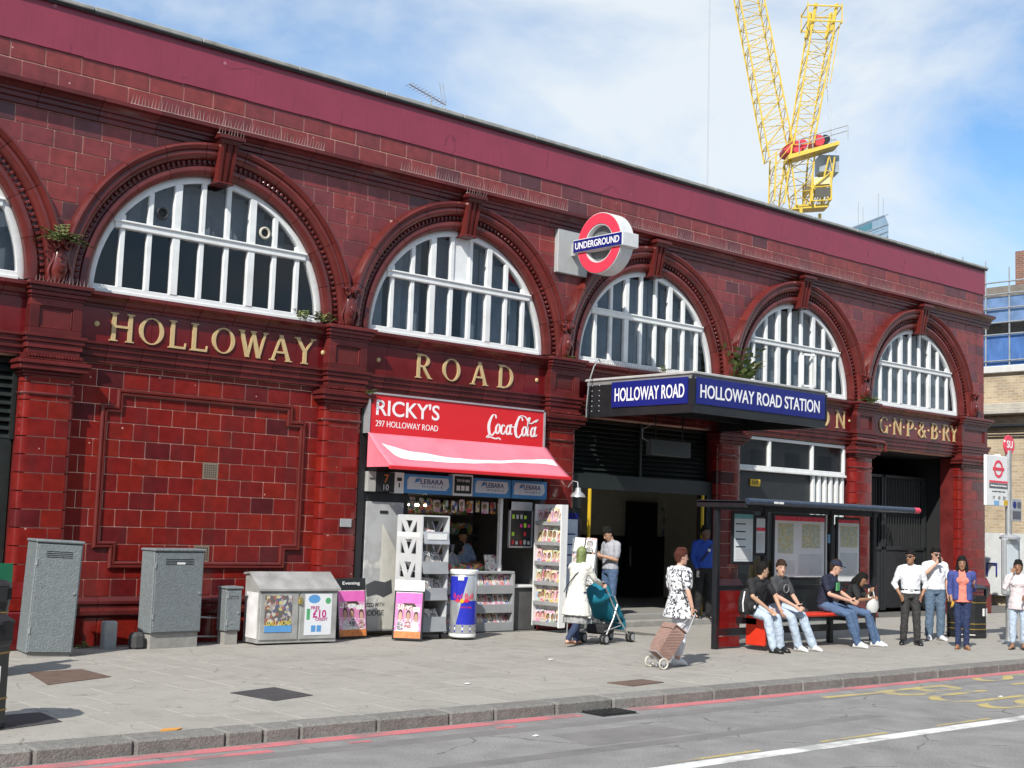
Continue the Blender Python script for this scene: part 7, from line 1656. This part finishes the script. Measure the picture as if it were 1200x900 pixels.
r_, j, hf, _ = person('man in navy T-shirt and dark cap on the bench looking at his phone', (15.10, SY, 0), 14, 1.80, dict(che=(.02, -.06, 1.04), nek=(.03, -.10, 1.21), hed=(.05, -.15, 1.36), eL=(.25, -.18, .92), wL=(.10, -.42, .82), eR=(-.24, -.16, .90), wR=(.0, -.42, .80), kL=(.17, -.42, .58), aL=(.22, -.50, .085), kR=(-.05, -.42, .57), aR=(.05, -.56, .085)), SIT, 'light', top=NAVY, topm='t_shirt', legs=JEAN, shoes=WSHOE, hair='crop', hairm=HAIRB, look=(30, -14), curl=(.9, .9))
h, f_, l_, u_ = hf; m = MB(); m.loft([ell(h+u_*u, l_, f_, a, b_, 16) for u, a, b_ in ((.04, .088, .108), (.085, .086, .104), (.12, .066, .078), (.14, .03, .035))]); m.prism([h+u_*.045+f_*.095-l_*.07, h+u_*.04+f_*.17-l_*.05, h+u_*.04+f_*.17+l_*.05, h+u_*.045+f_*.095+l_*.07], u_*.012); m.build('cap', NAVY, r_, smooth=True)
m = MB(); m.prism([(-.07, -.226, .96), (.05, -.232, .96), (.06, -.232, 1.10), (-.06, -.228, 1.10)], (0, .02, 0)); m.build('green_shirt_print', mat('green_print', (.08, .32, .12)), r_)
m = MB(); m.box(.02, .09, -.52, -.46, .82, .84, bev=.005); tag(m.build('mobile_phone', BLACK, loc=(15.10, SY, 0), rz=R(14)), 'dark phone in the hands of the man with the cap', 'phone')
r_, j, hf, _ = person('young woman with long black hair bent over on the bench end', (15.72, SY+.02, 0), 20, 1.64, dict(wai=(0, -.05, .86), che=(0, -.14, 1.01), nek=(0, -.23, 1.15), hed=(0, -.32, 1.27), sL=(.16, -.22, 1.09), sR=(-.16, -.22, 1.09), eL=(.20, -.36, .90), wL=(.05, -.46, 1.02), eR=(-.22, -.33, .88), wR=(.02, -.48, .90), kL=(.14, -.42, .58), kR=(-.02, -.44, .62), aL=(.16, -.60, .085), aR=(.06, -.56, .085)), SIT, 'brown', 'f', top=BLKC, topm='blouse', legs=JEAN, shoes=WSHOE, hair='long', look=(0, -32), curl=(.9, .9), sleeve='short')
m = MB(); m.loft([ell(Vector((16.0, -4.99, z)), Vector((1, 0, 0)), Vector((0, 1, 0)), a, b_, 12) for z, a, b_ in ((.60, .10, .07), (.68, .16, .09), (.80, .15, .08), (.88, .11, .05))]); m.tube([(15.9, -4.97, .86), (15.95, -4.95, 1.02), (16.07, -4.95, 1.02), (16.1, -4.97, .86)], .012, 6); tag(m.build('handbag', mat('white_bag', (.62, .62, .6), rough=.5), smooth=True), 'white handbag on the lap of the long-haired woman', 'handbag')
bk = thing('backpack', 'black and white sports backpack on the bench beside the man in the polo', 'backpack', (12.78, -4.70, .61)); m = MB(); m.loft([ell(Vector((0, 0, z)), Vector((1, 0, 0)), Vector((0, 1, 0)), a, b_, 14) for z, a, b_ in ((0, .13, .10), (.05, .18, .13), (.25, .18, .12), (.38, .13, .09), (.43, .06, .04))]); m.build('bag', BLKC, bk, smooth=True)
m = MB(); m.ball((-.02, -.12, .13), (.12, .06, .1), 10); m.build('front_pocket', BLKC, bk, smooth=True); m = MB(); m.tube([(-.16, -.05, .05), (-.19, -.06, .2), (-.13, -.05, .38)], .012, 6); m.tube([(.1, -.1, .05), (.12, -.11, .3)], .01, 6); m.build('white_piping', WPLAS, bk); m = MB(); m.ball((-.02, -.178, .13), (.03, .01, .03), 8); m.build('white_badge', WPLAS, bk)
# --- standing by the bin
r_, j, hf, _ = person('man in white shirt, charcoal trousers and sunglasses, hands in pockets', (16.95, -5.18, 0), -50, 1.73, dict(eL=(.29, .06, 1.12), wL=(.20, -.05, .93), eR=(-.29, .06, 1.12), wR=(-.20, -.05, .93), aL=(.13, .02, .085), aR=(-.13, .03, .085)), tone='brown', top=WHITESH, topm='shirt', sleeve='half', legs=cloth('dark_grey', (.035, .034, .034)), shoes=BSHOE, look=(-38, 2), glasses=True, toe=(18, -18), curl=(.6, .6))
m = MB(); m.lathe([(.176, -.018), (.18, 0), (.176, .018)], (0, 0, 0), 20); o = m.build('belt', BLACK, r_); o.scale = (1.0, .74, 1); o.location = (0, 0, 1.02); m = MB(); m.box(-.025, .025, -.145, -.125, 1.0, 1.04); m.build('belt_buckle', ALU, r_)
r_, j, hf, _ = person('man in white polo, blue jeans and sunglasses raising a drink', (18.45, -4.78, 0), -40, 1.80, dict(eR=(-.24, -.18, 1.25), wR=(-.05, -.20, 1.44), eL=(.24, .03, 1.13), wL=(.23, -.02, .90), hed=(0, -.03, 1.62)), tone='light', top=WHITESH, topm='polo_shirt', legs=cloth('mid_denim', (.10, .15, .22)), shoes=WSHOE, hair='full', look=(12, -14), glasses=True, toe=(20, -12), curl=(.4, 1.0), legw=1.12, build_=1.06)
m = MB(); m.tube([(0, -.02, 0), (0, 0, .12)], .025, 10); T = Matrix.Translation((18.45, -4.78, 0)) @ Matrix.Rotation(R(-40), 4, 'Z'); p = T @ Vector((-.02, -.30, 1.50)); tag(m.build('black_cup', BLACK, loc=p, smooth=True), 'small dark cup in the raised hand of the man in the polo', 'cup')
r_, j, hf, _ = person('woman with long black hair in blue cardigan, coral top and dark jeans', (17.16, -6.10, 0), -54, 1.66, dict(eL=(.22, .05, 1.14), wL=(.20, -.10, 1.22), eR=(-.22, .02, 1.12), wR=(-.20, -.10, .91), kL=(.075, -.02, .5), aL=(.08, .02, .085), kR=(-.07, -.02, .5), aR=(-.07, .03, .085)), tone='brown', sex='f', top=cloth('coral', (.62, .20, .15)), topm='top', sleeve=None, hem=.06, legs=cloth('ink_denim', (.018, .03, .085)), legw=.82, shoes=TANS, sandals=True, hair='long', look=(-5, -4), toe=(16, -18), curl=(.6, .9))
BLUEK = cloth('blue_cardigan', (.045, .06, .22))
for s in (-1, 1):          # open cardigan: two fronts and sleeves
    m = MB(); J_ = {k: Vector(v) for k, v in j.items()}; S_ = 'L' if s > 0 else 'R'
    limb(m, [J_['s'+S_], J_['s'+S_].lerp(J_['e'+S_], .5), J_['e'+S_], J_['e'+S_].lerp(J_['w'+S_], .4)], [.088, .068, .058, .052], 10)
    m.loft([ell(Vector((s*.115, .012, z)), Vector((1, 0, 0)), Vector((0, 1, 0)), a, b_, 12) for z, a, b_ in ((.93, .09, .16), (1.05, .08, .15), (1.2, .08, .158), (1.32, .085, .155), (1.42, .085, .115), (1.475, .05, .075))]); finish(m, 'cardigan_half', BLUEK, r_, .012, 3, .02)
m = MB(); m.tube([(0, 0, 0), (.0, -.03, .09)], [.02, .024], 8); p = Matrix.Translation((17.16, -6.10, 0)) @ Matrix.Rotation(R(-54), 4, 'Z') @ Vector((-.19, -.15, .76)); tag(m.build('yellow_bottle', mat('yellow_plastic', (.7, .42, .03), rough=.3), loc=p, smooth=True), 'small yellow bottle in the hand of the woman in the cardigan', 'bottle')
r_, j, hf, _ = person('person in white top and pale blue jeans on the phone by the bus stop', (18.22, -6.62, 0), -62, 1.62, dict(eR=(-.25, -.08, 1.20), wR=(-.11, -.10, 1.50), eL=(.22, -.05, 1.14), wL=(.12, -.22, 1.05), aL=(.09, .05, .085)), tone='brown', sex='f', top=cloth('pale_pink', (.62, .55, .56)), topm='shirt', sleeve='long', hem=.16, legs=PALEJ, leglen=.8, legw=.95, shoes=BSHOE, sandals=True, hair='bob', look=(-10, -4), toe=(20, -20), curl=(.6, 1.0))
m = MB(); m.ball((0, 0, 0), (.13, .09, .15), 12); m.tube([(-.08, 0, .12), (-.05, .0, .35), (.05, 0, .35), (.08, 0, .12)], .01, 6); tag(m.build('pink_bag', mat('pink_bag', (.55, .06, .14), rough=.5), loc=(18.28, -6.83, .98), smooth=True), 'bright pink bag carried by the person on the phone', 'bag')
# --- station doorway
r_, j, hf, _ = person('man in royal blue shirt and dark trousers standing at the station gate', (16.93, -.22, .11), -30, 1.95, dict(eR=(-.24, .0, 1.13), wR=(-.20, -.14, .93), eL=(.25, .03, 1.13), wL=(.23, -.06, .9)), tone='dark', top=cloth('royal_blue', (.02, .07, .38)), topm='shirt', sleeve='long', legs=BLKC, shoes=BSHOE, hair='crop', look=(28, 0))
m = MB(); m.tube([(.10, -.125, 1.40), (.0, -.168, 1.25), (-.14, -.14, 1.08)], .016, 6); m.build('lanyard_strap', BLACK, r_); m = MB(); m.box(-.0, .05, -.185, -.172, 1.27, 1.32); m.build('badge', WPLAS, r_); m = MB(); m.box(-.01, .01, -.03, .03, -.08, .05); o = tag(m.build('paper_slip', WPLAS), 'folded white paper held by the man in the blue shirt', 'paper'); o.location = Matrix.Translation((16.93, -.22, .11)) @ Matrix.Rotation(R(-30), 4, 'Z') @ Vector((-.22, -.22, .95))
r_, j, hf, _ = person('man in grey polo and jeans in the station doorway looking at his phone', (14.12, -.16, .112), -98, 1.88, dict(hed=(0, -.07, 1.605), eL=(.22, -.02, 1.13), wL=(.08, -.27, 1.20), eR=(-.22, -.02, 1.13), wR=(-.06, -.27, 1.20)), tone='tan', top=cloth('grey_white', (.36, .37, .41)), topm='polo_shirt', legs=JEAN, shoes=BSHOE, hair='short', look=(0, -34), curl=(.9, .9))
o = MB(); o.box(-.03, .03, -.01, .01, -.05, .06, bev=.005); o = tag(o.build('mobile_phone', BLACK), 'phone of the man in the station doorway', 'phone'); o.location = Matrix.Translation((14.12, -.16, .112)) @ Matrix.Rotation(R(-98), 4, 'Z') @ Vector((.02, -.39, 1.31))
# --- in the shop
r_, j, hf, _ = person('woman in pale top leaning on the counter inside the newsagent', (10.72, .62, .016), 30, 1.62, dict(hed=(.06, -.10, 1.59), eR=(-.24, -.10, 1.14), wR=(-.1, -.30, 1.14), eL=(.24, -.08, 1.14), wL=(.1, -.30, 1.14)), tone='tan', sex='f', top=cloth('pale_grey', (.30, .32, .36)), topm='blouse', legs=BLKC, shoes=BSHOE, hair='bob', look=(60, -5))
r_, j, hf, _ = person('man in pale blue shirt serving inside the newsagent', (11.22, .98, .016), 5, 1.82, dict(wL=(.12, -.33, 1.12), wR=(-.14, -.33, 1.12), eL=(.25, -.1, 1.14), eR=(-.26, -.1, 1.14)), tone='brown', top=cloth('pale_blue', (.28, .36, .50)), topm='shirt', legs=BLKC, shoes=BSHOE, look=(-30, -10))
# --- behind the shelter
r_, j, hf, _ = person('person in brown coat waiting behind the shelter glass', (14.55, -3.62, 0), 150, 1.74, tone='brown', top=cloth('brown', (.22, .15, .055)), topm='coat', sleeve='long', hem=.3, legs=BLKC, shoes=BSHOE, hair='short')
# --- walking
r_, j, hf, tw_ = person('woman in green headscarf and long white cardigan pushing the pushchair', (10.62, -2.84, 0), 100, 1.66, dict(pel=(0, 0, .92), wai=(0, -.01, 1.08), che=(0, -.04, 1.27), nek=(0, -.07, 1.43), hed=(0, -.12, 1.59), sL=(.175, -.06, 1.37), sR=(-.175, -.06, 1.37), eL=(.22, -.20, 1.16), wL=(.20, -.42, 1.08), eR=(-.22, -.20, 1.16), wR=(-.20, -.42, 1.08), kL=(.10, -.16, .52), aL=(.10, -.14, .085), kR=(-.10, .02, .50), aR=(-.10, .36, .14)), tone='light', sex='f', top=cloth('ivory', (.66, .65, .60), v=.06), topm='long_cardigan', sleeve='long', hem=.40, legs=DJEAN, shoes=TANS, sandals=True, hair=None, skirt=(ramp_mat('grey_floral', [(0, (.45, .44, .42)), (.5, (.3, .3, .3)), (.7, (.12, .12, .12))], rough=.8, source='noise', scale=26), .54, .055), look=(0, -8), curl=(1.0, 1.0), legw=.9)
h, f_, l_, u_ = hf; m = MB(); m.loft([ell(h+u_*u+f_*o, l_, f_, a, b_, 14) for u, a, b_, o in ((-.19, .115, .11, -.0), (-.14, .088, .085, -.01), (-.08, .084, .09, -.02), (0, .091, .098, -.02), (.06, .09, .10, -.02), (.11, .068, .075, -.02), (.138, .03, .035, -.02))]); finish(m, 'headscarf', cloth('green_scarf', (.15, .19, .06), r=.5, v=.35), r_, .011, 2, .02)
m = MB(); m.tube([(-.17, -.09, 1.40), (-.05, .12, 1.25), (.13, .15, 1.02), (.20, .12, .92)], .009, 6); m.build('bag_strap', BLACK, r_)
r_, j, hf, _ = person('woman with short auburn hair in black and white blouse pulling a trolley', (9.95, -5.70, 0), 80, 1.70, dict(eR=(-.27, .06, 1.13), wR=(-.31, .0, .885), eL=(.26, -.02, 1.13), wL=(.22, -.22, 1.12), kL=(.10, -.10, .5), aL=(.10, -.04, .085), aR=(-.10, .10, .085), kR=(-.10, .02, .5)), tone='light', sex='f', build_=1.22, top=ramp_mat('black_white_print', [(0, (.66, .66, .68)), (.5, (.66, .66, .68)), (.53, (.02, .02, .03)), (.62, (.03, .03, .05)), (.65, (.6, .6, .64))], rough=.8, source='noise', scale=19, constant=True), topm='blouse', sleeve='short', hem=.24, legs=cloth('white_trousers', (.66, .66, .70), v=.05), leglen=.72, legw=1.15, shoes=WSHOE, hair='full', hairm=HAIRR, look=(-12, 0), curl=(.8, 1.3), handd=(None, (.05, -.25, -1)))
m = MB(); m.tube([(.10, -.16, 1.44), (-.05, -.02, 1.49), (-.16, .10, 1.38), (-.24, .12, 1.1), (-.26, .05, .95)], .010, 6); m.build('bag_strap', BLACK, r_)

# bake the grown figures into plain meshes
dg = bpy.context.evaluated_depsgraph_get()
baked = [(o, bpy.data.meshes.new_from_object(o.evaluated_get(dg))) for o in BAKE]
for o, me in baked:
    old = o.data; o.modifiers.clear(); o.data = me
    me.polygons.foreach_set('use_smooth', [True]*len(me.polygons))
